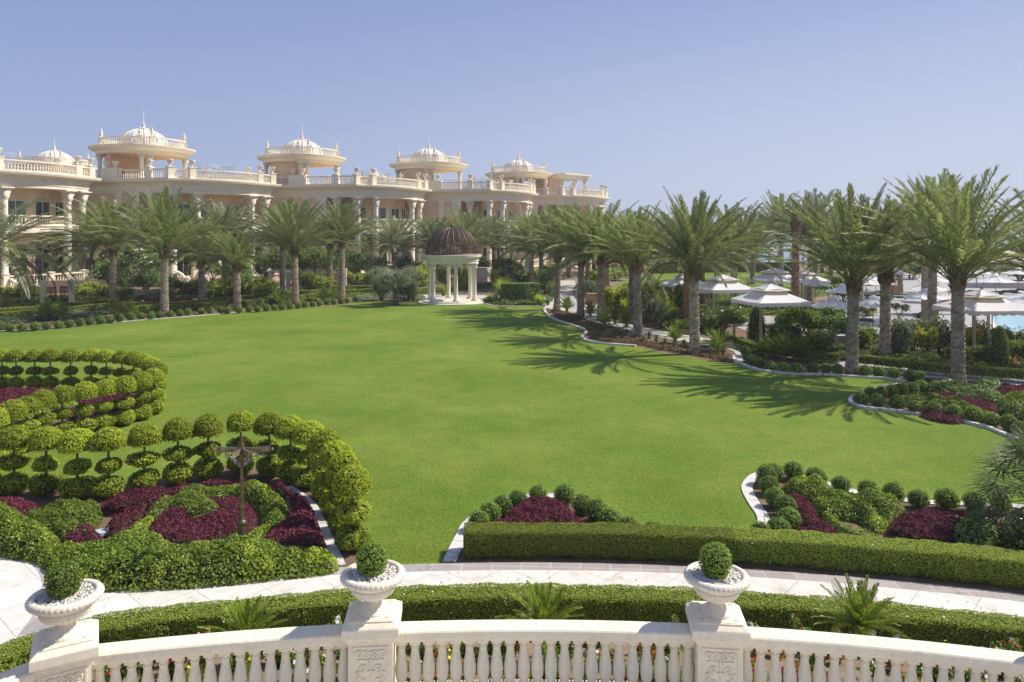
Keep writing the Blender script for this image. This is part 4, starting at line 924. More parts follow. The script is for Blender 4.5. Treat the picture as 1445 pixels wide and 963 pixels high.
# planted soil
left_bed = GP([(481,799),(459,753),(441,716),(423,699),(400,684),(340,672),(250,682),(150,698),(60,704),(0,700),(-160,690),(-260,740),(-150,770),(0,776),(40,787),(64,803),(80,824),(143,824),(300,816),(420,806)])
poly_sheet('bed_soil', left_bed, -.006, 'soil')
u_bed = GP([(-300,546),(0,546),(165,545),(205,553),(220,566),(214,584),(180,600),(120,614),(60,628),(0,648),(-120,690),(-300,690)])
poly_sheet('bed_soil', u_bed, -.006, 'soil')
row_bed = GP([(484,799),(508,797),(508,765),(500,735),(482,700),(455,680),(420,664),(380,660),(330,658),(280,662),(200,676),(100,690),(0,690),(-100,690),(-100,705),(60,706),(150,699),(250,683),(340,673),(400,685),(425,699),(443,716),(461,753)])
poly_sheet('bed_soil', row_bed, -.008, 'soil')
front_bed = GP([(633,793.5),(652,756),(662,738),(690,718),(715,706),(745,701),(772,700),(812,704),(835,716),(855,730),(880,745),(930,752),(1000,758),(1040,762),(1090,800),(1000,800)])
poly_sheet('bed_soil', front_bed, -.006, 'soil')
right_low_bed = GP([(1079,745),(1076.4,729),(1065,712),(1054.6,692.5),(1057,681),(1071,670),(1104.5,667),(1132.5,673),(1208,695),(1278,706.5),(1320,710),(1396,712),(1445,716),(1560,722),(1620,860),(1445,838),(1300,824),(1145,811),(1080,801)])
poly_sheet('bed_soil', right_low_bed, -.010, 'soil')
left_border = GP([(-420,500),(-200,476),(-60,469),(0,467),(50,465.5),(100,461),(150,455.5),(200,451.5),(240,448.5),(300,443.5),(340,440.5),(420,435),(480,430),(505,426.5),(540,424),(590,427),(640,430),(682,428),(690,430),(702,432.3),(753,432),(770,431),(800,405),(700,397),(500,402),(300,414),(100,428),(-100,440),(-420,455)])
poly_sheet('bed_soil', left_border, -.018, 'soil')
right_border = GP([(768,437),(772,444),(782,451),(800,457),(815,462),(825,466),(827.5,470),(822,474.6),(824,479),(835,483),(857,486),(897,489),(940,499),(979,505),(1020,511.6),(1036,514),(1048.5,515.5),(1063,520.7),(1084,525),(1125,528.6),(1179,530),(1197,532),(1249,535),(1280,539),(1272,543),(1240,549),(1214,556),(1202,563),(1201,568),(1215.6,575.5),(1238,578.6),(1269.6,581.7),(1311,588),(1352.6,595),(1394,604.6),(1415,613),(1440,623),(1475,640),(1600,660),(1600,480),(1300,478),(1190,470),(1100,450),(1000,440),(900,425),(820,412),(800,425)])
poly_sheet('bed_soil', right_border, -.019, 'soil')
# curved marble walk, its border and the round court on the left
PC = Vector((.3, -18.3)); PR = 34.0
def arc(R, x0, x1, n=60, c=PC):
    o = []
    a0 = math.acos((x0-c.x)/R); a1 = math.acos((x1-c.x)/R)
    for i in range(n+1): a = a0+(a1-a0)*i/n; o.append((c.x+R*math.cos(a), c.y+R*math.sin(a)))
    return o
poly_sheet('marble_walk', arc(PR-.34, -9.3, 16)+arc(PR-2.6, -9.0, 15.5)[::-1], .002, 'marble')
poly_sheet('walk_border', arc(PR, -9.4, 16)+arc(PR-.34, -9.3, 16)[::-1], .004, 'border')
cc = Vector((-13.1, 12.1)); ring = lambda R: [(cc.x+R*math.cos(2*PI*i/72), cc.y+R*math.sin(2*PI*i/72)) for i in range(72)]
poly_sheet('round_court', ring(4.62), .010, 'marble'); poly_sheet('court_border', ring(5.08), .006, 'border')
for x0 in (6.35, 6.95, 10.2):   # thin cross bands in the walk
    a = arc(PR-.34, x0, x0+.16, 2); b = arc(PR-2.6, x0-.62, x0-.50, 2); poly_sheet('walk_band', a+b[::-1], .006, 'border')
# path through the palms
def strip(name, px_a, px_b, z, mat):
    return poly_sheet(name, smooth_line(GP(px_a), 4)+smooth_line(GP(px_b), 4)[::-1], z, mat)
strip('garden_path', [(787,396),(789,402),(784,412),(777,421),(770,432),(800,445),(830,452),(860,460),(905,471),(960,481),(1005,489),(1036,496),(1036,513)],
      [(811,396),(812,402),(806,411),(811,420),(818,431),(838,439),(858,443),(885,456),(912,463),(950,470),(1000,478),(1040,486),(1049,515)], -.002, 'pathpave')
strip('garden_path', [(815,437),(838,425),(862,416),(890,404)], [(825,442),(850,430),(872,420),(900,408)], -.003, 'pathpave')
strip('garden_path', [(1060,486),(1100,497),(1180,508),(1272,519),(1360,526),(1480,533)], [(1055,493),(1100,504),(1180,516),(1268,528),(1360,537),(1480,548)], -.004, 'pathpave')
strip('garden_path', [(200,424),(330,415),(470,408),(600,416),(700,417),(780,421)], [(200,428),(330,419),(470,411.5),(600,421),(700,422),(776,426)], -.004, 'pathpave')
poly_sheet('pool_deck', GP([(1110,458),(1150,440),(1200,402),(1240,392),(1320,388),(1480,388),(1640,520),(1480,500),(1420,492),(1370,486),(1300,479),(1230,478),(1180,474)]), .001, 'deck')
poly_sheet('pool_water', smooth_line(GP([(1398,432),(1412,424),(1445,419),(1500,418),(1560,440),(1560,472),(1470,466),(1420,468),(1403,455)]), 5, True), .012, 'pool')
kb = smooth_line(GP([(1398,432),(1412,424),(1445,419),(1500,418),(1560,440),(1560,472),(1470,466),(1420,468),(1403,455)]), 5, True)
structure(MB().sweep(kb, [(0, .0), (0, .05), (.32, .05), (.32, .0)]), 'pool_rim', 'kerb')
def kerb(px, w=.17, h=.09, closed=False, k=4, z=-.03):
    l = smooth_line(GP(px), k); m = MB(); rail(m, l, boxprof(w, z, h)); return structure(m, 'kerb', 'kerb')
kerb([(772,433),(768,437),(772,444),(782,451),(800,457),(815,462),(825,466),(827.5,470),(822,474.6),(824,479),(835,483),(857,486),(897,489)], .2)
kerb([(1036,503),(1036,508),(1040,511),(1048.5,515.5),(1063,520.7),(1084,525),(1125,528.6),(1179,530),(1197,532),(1249,535),(1280,539)], .16)
kerb([(1272,543),(1240,549),(1214,556),(1202,563),(1201,568),(1215.6,575.5),(1238,578.6),(1269.6,581.7),(1311,588),(1352.6,595),(1394,604.6),(1415,613),(1440,623),(1475,640)], .17)
kerb([(1490,717),(1445,716),(1396,712),(1320,710),(1278,706.5),(1208,695),(1132.5,673),(1104.5,667),(1071,670),(1057,681),(1054.6,692.5),(1065,712),(1076.4,729),(1079,747)], .29, .02)
kerb([(634,793),(652,756),(663,737.6),(690,718),(715,706),(745,701),(772,700),(812,704),(835,716),(858,732)], .29, .02)
kerb([(478,799),(459,757),(441,718),(424,700.5),(404,688)], .29, .02)
kerb([(0,467.5),(50,466),(100,461.5),(150,456),(200,452),(240,449),(300,444),(340,441)], .12, .04)
kerb([(682,427.5),(690,430),(702,432.3),(753,432),(770,433)], .12, .04)
# distant shore
m = MB(); r = random.Random(5)
for i in range(46): x = 1040+i*30+r.uniform(-10, 10); h = r.uniform(6, 16)*(2.2 if r.random() < .12 else 1); m.box((x, 2050+r.uniform(-40, 40), h/2+4), (r.uniform(18, 40), 30, h))
m.box((1900, 2070, 2), (1900, 200, 11)); structure(m, 'far_shore', 'farland'); structure(MB().box((1900, 1960, -.2), (2000, 80, 4.4)), 'far_beach', 'sandbank')

# ------------------------------------------------------------------ foreground balustrade, urns
BC = Vector((.15, -14.45)); BR = 23.95; ZT = 1.06                # circle of the balustrade, terrace level
def bpt(x, R=BR): return Vector((x, BC.y+math.sqrt(R*R-(x-BC.x)**2)))
def btan(x): return -math.atan2(x-BC.x, math.sqrt(BR*BR-(x-BC.x)**2))
terr = arc(BR+.3, -6.2, 13, 40, BC); structure(MB().prism([(-6.2, -8), (13, -8)]+terr, -.5, ZT), 'terrace', 'marble')
bal = tag(empty('balustrade', (0, 9.5, ZT)), 'curved cream stone balustrade with carved pedestals along the terrace in the foreground', 'balustrade')
px = [-5.32, -1.76, 2.58, 6.75, 10.8]
pedz = [0]*5
for x in px:
    p = bpt(x); pedestal(bal, (p.x, p.y-9.5, 0), btan(x) if x > -5 else btan(x)+R_(16))
bm0 = baluster_mesh().build('baluster', 'stone', bal); used = False
RAILP = [(-.135, .80), (-.115, .79), (-.115, .78), (-.09, .772), (-.09, .755), (.09, .755), (.09, .772), (.115, .78), (.115, .79), (.135, .80), (.14, .81), (.14, .895), (.125, .912), (.0, .918), (-.125, .912), (-.14, .895), (-.14, .81)]
BASEP = [(-.15, 0), (.15, 0), (.15, .07), (.13, .085), (.12, .11), (-.12, .11), (-.13, .085), (-.15, .07)]
def span(pts_line):
    global used
    l = [(x, y-9.5) for x, y in pts_line]; m = MB(); rail(m, l, RAILP, 0); m.build('handrail', 'stone', bal); m = MB(); rail(m, l, BASEP, 0); m.build('base_rail', 'stone', bal)
    P, S = lenline(l); n = round(S[-1]/.176); st = S[-1]/n
    for i in range(n):
        x, y = at_len(P, S, (i+.5)*st); x2, y2 = at_len(P, S, (i+.5)*st+.02)
        o = bm0 if not used else bm0.copy()
        if used: COL.objects.link(o); o.parent = bal
        used = True; o.location = (x, y, .11); o.rotation_euler.z = math.atan2(y2-y, x2-x)
for a, b in zip(px[:-1], px[1:]):
    span([tuple(bpt(a+.27+(b-a-.54)*i/24)) for i in range(25)])
p0 = bpt(px[0]); dl = Vector((-.63, -.77)).normalized(); span([tuple(p0+dl*(.3+2.6*i/8)) for i in range(9)][::-1])
U = Proto(urn()); BALLS = [ball_mesh(s, .23, 1700, .034).build('boxwood_ball', ['boxleaf', 'corefol']) for s in (21, 22)]
BP = [Proto(b) for b in BALLS]
ulab = ['cream garden urn on the leftmost balustrade pedestal, beside the round court', 'cream garden urn on the pedestal left of centre, below the topiary row',
        'cream garden urn on the pedestal right of centre, before the hedge', 'cream garden urn on the pedestal past the right edge of the picture']
for i, x in enumerate(px[:4]):
    p = bpt(x); z = ZT+.88+.258; U.put((p.x, p.y, z), .3*i, 1.0, ulab[i], 'urn', 'urns on the balustrade')
    BP[i % 2].put((p.x-.02, p.y, z+.42), i*1.3, (.88, .88, 1.0) if i != 1 else (.85, .85, 1.02), ['loose boxwood ball planted in the leftmost balustrade urn', 'untrimmed twiggy boxwood ball planted in the urn left of centre', 'neat dark boxwood ball planted in the urn right of centre', 'boxwood ball planted in the urn past the right picture edge'][i], 'shrub', 'shrubs in the urns')
# bed between balustrade and hedge
m = MB(); a = arc(BR+.28, -6.6, 12, 40, BC); b = [(-8.2, 10.1), (-7.4, 11.2), (-6.7, 11.9), (-5, 12.3), (-2.5, 12.7), (0, 12.85), (3, 12.72), (5.1, 12.42), (8.2, 11.75), (12.5, 10.4)]
P, S = lenline(b); b = [at_len(P, S, S[-1]*i/40) for i in range(41)]
m.add([(x, y, .86) for x, y in a]+[(x, y, .10) for x, y in b], [(i, i+1, 42+i, 41+i) for i in range(40)]); structure(m, 'sloping_bed', 'sandy')
FL = []
for k, (lm, fm) in enumerate((('green', 'flower_red'), ('green', 'flower_white'), ('croton', None), ('green', 'flower_yellow'), ('dark', 'flower_red'))):
    mb = bush_mesh(40+k, .2, .42, 330, .055, lm, True, fm, 3); FL.append((Proto(mb.build('bedding_plant', [lm, 'corefol', fm or lm])), ['low red flowering bedding plant glimpsed between the stone balusters', 'low white flowering bedding plant glimpsed between the stone balusters', 'orange and yellow croton glimpsed between the stone balusters', 'low yellow flowering bedding plant glimpsed between the stone balusters', 'dark leaved red flowering bedding plant glimpsed between the stone balusters'][k]))
r = random.Random(3)
for i in range(150):
    x = -5.6+.089*i+r.uniform(-.05, .05); t = r.uniform(.08, .85); p = bpt(x, BR+.28); q = Vector((x*1.06, 12.75-.011*x*x)); g = p.lerp(q, t); z = .86+(.10-.86)*t
    k = r.choice((0, 1, 1, 1, 2, 3, 4, 1)) if not 1.9 < x < 5 else r.choice((0, 4, 1, 2, 1))
    FL[k][0].put((g.x, g.y, z-.02), r.uniform(0, 6), r.uniform(.8, 1.35), FL[k][1], 'bedding plant', 'bedding plants of one kind behind the balustrade '+'abcde'[k] if False else ['red bedding plants', 'white bedding plants', 'crotons', 'yellow bedding plants', 'dark bedding plants'][k]+' behind the balustrade')
CY = [Proto(cycad(s, n, L).build('cycad', ['cycad', 'rachis'])) for s, n, L in ((1, 40, 1.0), (2, 36, .9), (3, 46, 1.15))]
for (x, y, top, k, s, lab) in ((345, 0, 850, 1, .78, 'low spreading cycad before the hedge, left of the second balustrade urn'), (767, 0, 835, 0, .74, 'cycad with upright fronds in front of the hedge, midway along the balustrade'), (1214, 0, 840, 2, .62, 'largest cycad, bright green, rising over the handrail on the right')):
    Y = 11.25 if x < 1000 else 10.9; X = (x-CX)/FOC*Y; zt = EYE-(top-HY)/FOC*Y; CY[k].put((X, Y, zt-1.02*s), k*.7, s, lab, 'cycad')
# clipped hedges of the walk
near_line = smooth_line([(-8.55, 9.6), (-8.0, 10.6), (-7.5, 11.35), (-6.8, 11.95), (-6, 12.22), (-5, 12.45), (-2.5, 12.92), (-.5, 13.05), (1.5, 13.03), (3.1, 12.9), (5.1, 12.62), (8.2, 11.97), (12, 10.85)], 5)
hedge('hedge', near_line, .56, .70, ['hedge', 'hedgecore', 'flower_white'], 3600, .034, sparse=.62, label='long low clipped hedge between the terrace balustrade and the marble walk', flowers=(2, .0015))
hedge('hedge', [tuple(p) for p in arc(PR+.46, -1.02, 4.7)], .60, .57, ['hedge', 'hedgecore', 'flower_pink'], 3600, .035, label='clipped box shaped hedge beyond the walk, in front of the small purple bed', flowers=(2, .0035))
hedge('hedge', [tuple(p) for p in arc(PR+.52, 4.62, 16)], .66, .55, ['hedge', 'hedgecore', 'flower_white'], 3600, .035, label='clipped hedge beyond the walk on the right, before the kerbed bed', flowers=(2, .001))

# wind-blown leaves
m = MB(); n = 420; X = rng.uniform(-9, 12, n); Y = rng.uniform(12.9, 16.4, n); m.leaves(np.stack([X, Y, np.full(n, .018)], 1), np.tile([0, 0, 1.], (n, 1)), .045, .5, .25); tag(m.build('fallen_leaves', 'brownleaf'), 'dry fallen leaves scattered on the marble walk', kind='stuff')
# ------------------------------------------------------------------ left parterre
pz = .30
def PX(pts, z=.25): return smooth_line(GP(pts, z), 4, True)
gband = hedge
patch('green_border_planting', PX([(-60,700),(30,722),(80,748),(110,762),(200,760),(280,768),(340,762),(400,768),(465,772),(474,792),(400,802),(300,812),(200,818),(143,818),(88,818),(70,796),(40,778),(-60,760)]), .50, 'green', 2160, 0.064, .2, .36, 3, f=3.2, label='bright green leafy shrub border along the front of the left bed, beside the marble walk', cat='shrub border')
patch('purple_groundcover', PX([(356,770),(372,752),(398,735),(412,712),(408,690),(398,680),(420,690),(440,708),(452,735),(464,770),(470,788),(440,770),(400,766)]), .34, 'purple', 1900, .06, .16, .16, 4, label='purple leaved planting along the kerb on the right of the left bed', kind='stuff')
patch('purple_groundcover', PX([(140,704),(200,690),(262,684),(300,676),(345,673),(400,681),(408,690),(360,690),(330,684),(290,688),(255,698),(215,708),(160,716)]), .32, 'purple', 1900, .06, .16, .16, 5, label='thin purple strip along the back of the left bed under the topiary row', kind='stuff')
patch('purple_groundcover', PX([(205,744),(225,722),(265,702),(320,700),(350,704),(364,722),(352,742),(320,752),(270,764),(228,762),(206,756)]), .30, 'purple', 1900, .06, .16, .16, 6, label='round purple planting inside the green scroll behind the signpost', kind='stuff')
patch('green_scroll_hedge', PX([(172,758),(190,738),(214,712),(262,692),(310,683),(352,684),(392,692),(408,712),(400,738),(374,754),(348,770),(330,764),(356,748),(368,728),(362,708),(340,698),(312,697),(268,702),(228,722),(208,744),(212,762),(240,766),(200,772)]), .46, 'green', 2400, 0.056, .16, .30, 7, f=3.6, label='green scroll shaped hedge curling round the purple centre of the left bed', cat='hedge')
patch('green_shrub', PX([(236,722),(246,706),(280,700),(308,708),(314,724),(296,736),(262,734)], .2), .5, 'green', 2600, .05, .16, .25, 8, label='small dark green shrub in the middle of the round purple planting', cat='shrub')
patch('purple_groundcover', PX([(-60,706),(0,700),(30,702),(56,708),(40,716),(20,724),(-20,728),(-60,726)]), .34, 'purple', 1900, .06, .16, .16, 9, label='purple patch at the left picture edge behind the green shrub border', kind='stuff')
patch('purple_groundcover', PX([(84,756),(110,746),(135,744),(152,756),(148,768),(128,776),(104,768)]), .36, 'purple', 1900, .06, .16, .2, 10, label='small purple clump left of the pale blue cover plate', kind='stuff')
patch('purple_groundcover', PX([(146,738),(170,722),(205,708),(200,722),(172,744),(158,750)]), .32, 'purple', 1900, .06, .16, .2, 11, label='purple wedge just above the pale blue cover plate', kind='stuff')
patch('green_shrub_mass', PX([(30,724),(60,708),(120,700),(145,706),(140,728),(120,742),(84,754),(70,744)]), .34, 'green', 2080, 0.058, .2, .45, 12, f=4, label='loose green shrubs between the purple patches at the left of the bed', cat='shrubs')
m = MB(); g = G(153, 752, .05); m.box((0, 0, .04), (.62, .3, .08), .7); m.build('cover_plate', 'paleblue', loc=tuple(g)); tag(bpy.data.objects['cover_plate'], 'pale blue cover plate lying among the shrubs of the left bed', 'cover plate')
sp = signpost(); g = G(341, 775, .3); sp.location = (g.x, g.y, 0); sp.scale = (1, 1, 1.02); tag(sp, 'bronze lamp style signpost with four gold direction arms in the left bed', 'signpost')
TP = [Proto(topiary(s)) for s in range(60, 66)]
front_row = [(-62,700),(-20,698),(20,697),(65,699),(109,703),(153,701),(204,692),(251,683),(294,676),(340,668),(380,673),(410,680),(436,688),(459,704),(474,726),(485,750),(497,776)]
far_row = [(-100,549),(-73,549),(-48,549),(-23,549),(3,549),(23,549),(49,549),(71,549),(100,549),(129,548),(150,549),(172,551),(188,554),(203,558),(214,564),(221,573)]
near_row = [(217,584),(200,592),(176,600),(147,605),(119,611),(88,617),(60,626),(38,636),(16,646),(-8,658),(-32,670)]
r = random.Random(9)
for nm, row, txt in (('front', front_row, 'in the front row along the left bed'), ('far', far_row, 'in the far row above the upper purple bed'), ('near', near_row, 'in the curve below the upper purple bed')):
    seen = 0
    for x, y in row:
        side = 'left' if nm != 'near' else 'right'; out_ = x < -12; i = seen; seen += 0 if out_ else 1
        TP[r.randrange(6)].put(G(x, y), r.uniform(0, 6.28), (1, 1, 1.0) if nm != 'front' else (1.06, 1.06, 1.04), 'tiered topiary, %s from the %s %s' % (nth(i), side, txt) if not out_ else 'tiered topiary past the left picture edge, '+txt, 'topiary tree', 'lime green topiary trees' if not out_ else 'topiaries past the left edge '+txt)
patch('purple_groundcover', PX([(-300,552),(0,549),(110,549),(165,552),(195,560),(205,572),(190,582),(160,590),(110,588),(95,578),(112,566),(60,562),(0,574),(-120,600),(-300,640)]), .36, 'purple', 1500, .065, .2, .15, 13, label='purple bed enclosed by the upper loop of topiary trees', kind='stuff')
patch('green_shrub_mass', PX([(-200,622),(0,586),(40,572),(80,562),(112,562),(100,574),(60,588),(20,604),(-40,632),(-200,670)]), .55, 'green', 1300, .075, .25, .2, 14, f=3.5, label='green shrub strip between the upper purple bed and its nearer topiary row', cat='shrubs')
# ------------------------------------------------------------------ front and right beds
patch('purple_groundcover', PX([(690,750),(702,735),(722,715),(745,706),(785,705),(806,716),(828,738),(856,748),(800,752)]), .42, 'purple', 2000, .062, .2, .13, 15, label='purple bed in the middle, behind the clipped hedge and ringed by boxwood balls', kind='stuff')
patch('purple_groundcover', PX([(1106,690),(1120,694),(1142,697),(1156,720),(1170,740),(1196,760),(1140,764),(1122,748),(1118,720)]), .34, 'purple', 1700, .062, .2, .16, 16, label='purple band on the left of the right hand kerbed bed', kind='stuff')
patch('purple_groundcover', PX([(1250,740),(1275,720),(1300,718),(1345,722),(1400,722),(1404,733),(1350,748),(1345,765),(1390,775),(1445,790),(1380,782),(1310,764)]), .34, 'purple', 1700, .062, .2, .16, 17, label='purple planting on the right of the right hand kerbed bed, partly in shade', kind='stuff')
patch('green_shrub_mass', PX([(1102,680),(1122,672),(1150,680),(1185,692),(1240,702),(1280,716),(1272,732),(1235,738),(1210,724),(1178,722),(1194,738),(1230,752),(1300,768),(1300,778),(1230,764),(1184,748),(1156,722),(1150,704),(1128,694)]), .50, 'green', 2160, 0.058, .2, .34, 18, f=3.4, label='forked green hedge running through the right hand kerbed bed', cat='hedge')
patch('green_shrub_mass', PX([(1340,736),(1362,728),(1398,732),(1412,746),(1398,760),(1356,758)]), .55, 'dark', 1500, .07, .2, .2, 19, label='dark green shrub mass in the shade at the right of the kerbed bed', cat='shrubs')
patch('green_shrub_mass', PX([(1300,768),(1345,776),(1400,784),(1480,792),(1480,804),(1400,796),(1330,784)]), .42, 'dark', 1300, .07, .2, .2, 20, label='low dark green planting just behind the right hand clipped hedge', cat='shrubs')
patch('green_shrub_mass', PX([(1410,735),(1450,724),(1520,728),(1540,770),(1480,782),(1420,766)]), .8, 'dark', 900, .08, .3, .25, 21, label='dark shrubs under the fan palm at the right edge', cat='shrubs')
bm = [ball_mesh(s, .3, 1100, .05).build('boxwood_ball', ['boxleaf', 'corefol']) for s in (31, 32, 33, 34)]
BX = [Proto(o) for o in bm]
rows = {
 'along the far left lawn edge': ('left', .31, 6, [(2,461),(14,462),(31,462),(49.5,461),(66,459.5),(82.5,458),(98,456.7),(113,455),(126.6,453.4),(141.5,452),(156,450.7),(169,449),(184,447),(198.6,446),(213,445.7),(225,444),(240,443.4),(253.6,442),(265,440.8),(284,439),(296.6,438.8),(311.5,437.6),(321,438),(337,437.6),(351,436),(363,436),(376,434.6),(387,433.5),(397.6,433),(409,432),(421,430.8),(430,429.6),(441,428.8),(451,427.5),(461,425.8),(471,425.8),(481,424.7),(490,423.8),(501,421.7)]),
 'round the small central purple bed': ('left', .27, 12, [(676,734.5),(692,723),(709,713.7),(731,703),(759.4,696.5),(797,698.5),(821.7,711.6),(842,722),(860.5,733.4),(886.5,744),(923,752),(960,757),(1000,760),(1043,760)]),
 'down the left kerb of the right bed': ('top', .27, 12, [(1091,666),(1082,672),(1085.4,684),(1094,702),(1108.7,713.5),(1113,733),(1098,744),(1074,751)]),
 'along the top kerb of the right bed': ('left', .27, 11, [(1120,664),(1152,673),(1187,682),(1225.5,691),(1260.6,696.7),(1296,703.7),(1336.5,705),(1375,708),(1412,709)]),
 'along the front kerb of the tongue shaped bed': ('left', .29, 10, [(1214.5,562),(1238.4,565),(1266,568),(1290.7,573),(1319,577.6),(1346,581.7),(1374,585),(1400,591.5),(1423,597),(1440,604.6),(1462,616)]),
 'along the back of the tongue shaped bed': ('left', .28, 9, [(1229,554.7),(1243.6,552.6),(1258,551),(1272,549.5),(1286.6,548),(1300.7,546),(1308,540),(1298,532),(1283.7,530.4)]),
 'along the kerb before the low path hedge': ('left', .29, 9, [(1051.6,496),(1056,503.5),(1062,507),(1072,512),(1087.4,515.5),(1105.6,518.6),(1124.8,520),(1147,519.4),(1165,520),(1182,521.5),(1221,523.6),(1240.5,524.6),(1261,527)])}
for txt, (side, rad, drop, pts) in rows.items():
    for i, (x, y) in enumerate(pts):
        g = G(x, y, rad*.92); s = rad/.3*r.uniform(.93, 1.07)
        BX[r.randrange(4)].put((g.x, g.y, -.01), r.uniform(0, 6.28), (s, s, s*r.uniform(.92, 1.03)), 'boxwood ball, %s from the %s %s' % (nth(i), side, txt), 'boxwood', 'round clipped boxwood balls')
# ------------------------------------------------------------------ villas
V0 = villa(0); V1_ = villa(1)
PV = {0: Proto(V0), 1: Proto(V1_)}
for var, loc, ang, lab in ((0, (-58.4, 80.2, 0), 70, 'nearest cream and peach villa, cut by the left picture edge, with balcony and teal windows'),
        (0, (-43.7, 95.2, 0), 51, 'second villa from the left, an open round pavilion above its sharp roof corner'),
        (1, (-22.6, 108.2, 0), 55, 'third villa from the left, its walled roof pavilion above the slim palm pair'),
        (1, (-3.7, 121.2, 0), 60, 'fourth villa from the left, its roof pavilion standing above the gazebo dome'),
        (1, (9.4, 139.8, 0), 50, 'farthest villa of the row at the right end, above the mixed palms'),
        (1, (-70.5, 124.5, 0), 58, 'villa in the row behind, its white dome showing above the nearest villa'),
        (1, (-24.0, 172.0, 0), 48, 'villa far behind, its small dome showing between the second and third roof pavilions')):
    o = PV[var].put(loc, R_(ang), 1.0, lab, 'villa', 'cream villas with domed roof pavilions')
    pv = [c for c in o.children if c.name.startswith('pavilion')][0]
    w = math.atan2(-loc[1]-9, -loc[0]+6)                                     # front column pair turned to the garden
    pv.rotation_euler.z = w-R_(ang)+PI/2+R_(4)
    dx = {'third': -2.0, 'fourt': .1, 'farth': 1.3}.get(lab[:5], 0); pv.location.x += dx*math.cos(R_(ang)); pv.location.y += -dx*math.sin(R_(ang))
    if lab.startswith('farthest'):
        a = MB(); a.box((11.2, 8.5, 17.9), (8.5, 8, .7), 0); a.box((11.2, 8.5, 18.4), (9.6, 9, .28), 0); a.box((9.2, 10.4, 15.6), (3.6, 3.6, 3.9), 0, 1); a.build('roof_annex', ['villa_white', 'villa_peach'], o)
        for x, y in ((14.9, 5.1), (11.5, 5.1), (14.9, 11)): cl = column_mesh(3.85, .28, 10).build('annex_column', 'villa_white', o, (x, y, 13.7))
# garden walls, gate pillars and railings before the villas
m = MB(); m.box((0, 0, .1), (.72, .72, .3)); m.box((0, 0, .98), (.38, .38, 1.5)); m.box((0, 0, 1.0), (.2, .42, 1.2)); m.box((0, 0, 1.0), (.42, .2, 1.2)); m.box((0, 0, 1.76), (.66, .66, .08)); m.lathe([(.52, 1.8), (.5, 1.86), (0, 2.14)], 4, a0=PI/4, a1=PI/4+2*PI, smooth=False)
PI_ = Proto(m.build('gate_pillar', 'villa_white'))
for i, (x, y, lab) in enumerate(((61, 434, 'left white pillar of the iron garden gate, below the nearest villa'), (101, 432, 'right white pillar of the iron garden gate'), (247, 414, 'white pillar with pyramid cap behind the palms left of the curved stair'),
        (381, 408, 'white pillar at the foot of the curved stair, behind the paired palms'), (407, 411, 'white pillar between the two paired palm trunks'), (444, 400, 'white pillar rising from lime green shrubs'), (519, 396, 'white pillar behind the left side of the olive tree'), (591, 392, 'white pillar left of the gazebo columns'))):
    g = G(x, y); PI_.put(g, R_(24), (1.05, 1.05, 1.2), lab, 'pillar', 'white garden pillars')
def fence(p, q, h=1.15, label=None, gate=False):
    a, b = G(*p), G(*q); d = (b-a); L = d.length; m = MB(); n = int(L/.14); rz = math.atan2(d.y, d.x)
    for z in (.15, h): c = (a+b)/2-a; m.box((c.x, c.y, z), (L, .04, .05), rz)
    for i in range(n+1): c = d*i/n; m.box((c.x, c.y, h/2+.05), (.034, .034, h-.04), rz)
    for i in range(0, n+1, 14): c = d*i/n; m.box((c.x, c.y, h/2+.1), (.06, .06, h+.12), rz)
    o = m.build('iron_fence', 'iron', loc=tuple(a)); tag(o, label, 'fence'); return o
fence((-30, 430), (58, 433), 1.1, 'brown iron fence left of the gate below the nearest villa'); fence((105, 431), (168, 424), 1.1, 'brown iron fence right of the gate behind lime shrubs'); fence((251, 413), (300, 410), 1.0, 'brown iron fence beside the pillar left of the curved stair')
ge = empty('iron_gate', tuple(G(81, 433))); a, b = G(64, 433.5), G(98, 432.2); d = (b-a); L = d.length/2
for sg, ang in ((0, R_(3)), (1, R_(176))):
    m = MB()
    for z in (.08, .35, 1.75): m.box((L/2-.02, 0, z), (L-.06, .045, .06))
    for k in range(9): m.box((.03+(L-.1)*k/8, 0, .92), (.07 if k in (0, 8) else .04, .04, 1.9))
    for cz in (.6, .95, 1.3): 
        for sx in (-1, 1): m.tube([(L/2+sx*x, -.02, cz+z) for x, z in spiral(.09, 0, .085, 1.3, 1.2, 1)], .02, 4)
    m.box((L/2, .0, .32), (L-.08, .02, .5)); lf = m.build('gate_leaf', 'iron', ge, tuple((a if not sg else b)-G(81, 433))); lf.rotation_euler.z = ang
tag(ge, 'brown iron garden gate with scrollwork between two white pillars', 'gate')
def lowwall(px, h, w, name, label, mat='villa_plinth'):
    l = GP(px); m = MB(); o0 = l[0]; rail(m, [(x-o0[0], y-o0[1]) for x, y in l], boxprof(w, -.05, h)); rail(m, [(x-o0[0], y-o0[1]) for x, y in l], boxprof(w+.08, h, h+.07)); o = m.build(name, mat, loc=(*o0, 0)); tag(o, label, 'wall')
lowwall([(-40, 414), (70, 413), (150, 412)], 1.3, .3, 'garden_wall', 'rose garden wall behind the gate and shrubs at the left'); lowwall([(168, 424), (215, 420), (260, 416), (330, 413)], .8, .3, 'garden_wall', 'low rose garden wall behind the white flowering tree'); lowwall([(476, 405), (489, 405)], 2.2, .8, 'garden_wall', 'tall peach garden pier behind the slim pair of palms'); lowwall([(492, 402), (545, 401)], 1.1, .3, 'garden_wall', 'low peach garden wall left of the olive tree')
lowwall([(660, 400), (690, 401)], 2.1, .9, 'garden_wall', 'peach garden pier with a blue plaque right of the gazebo')
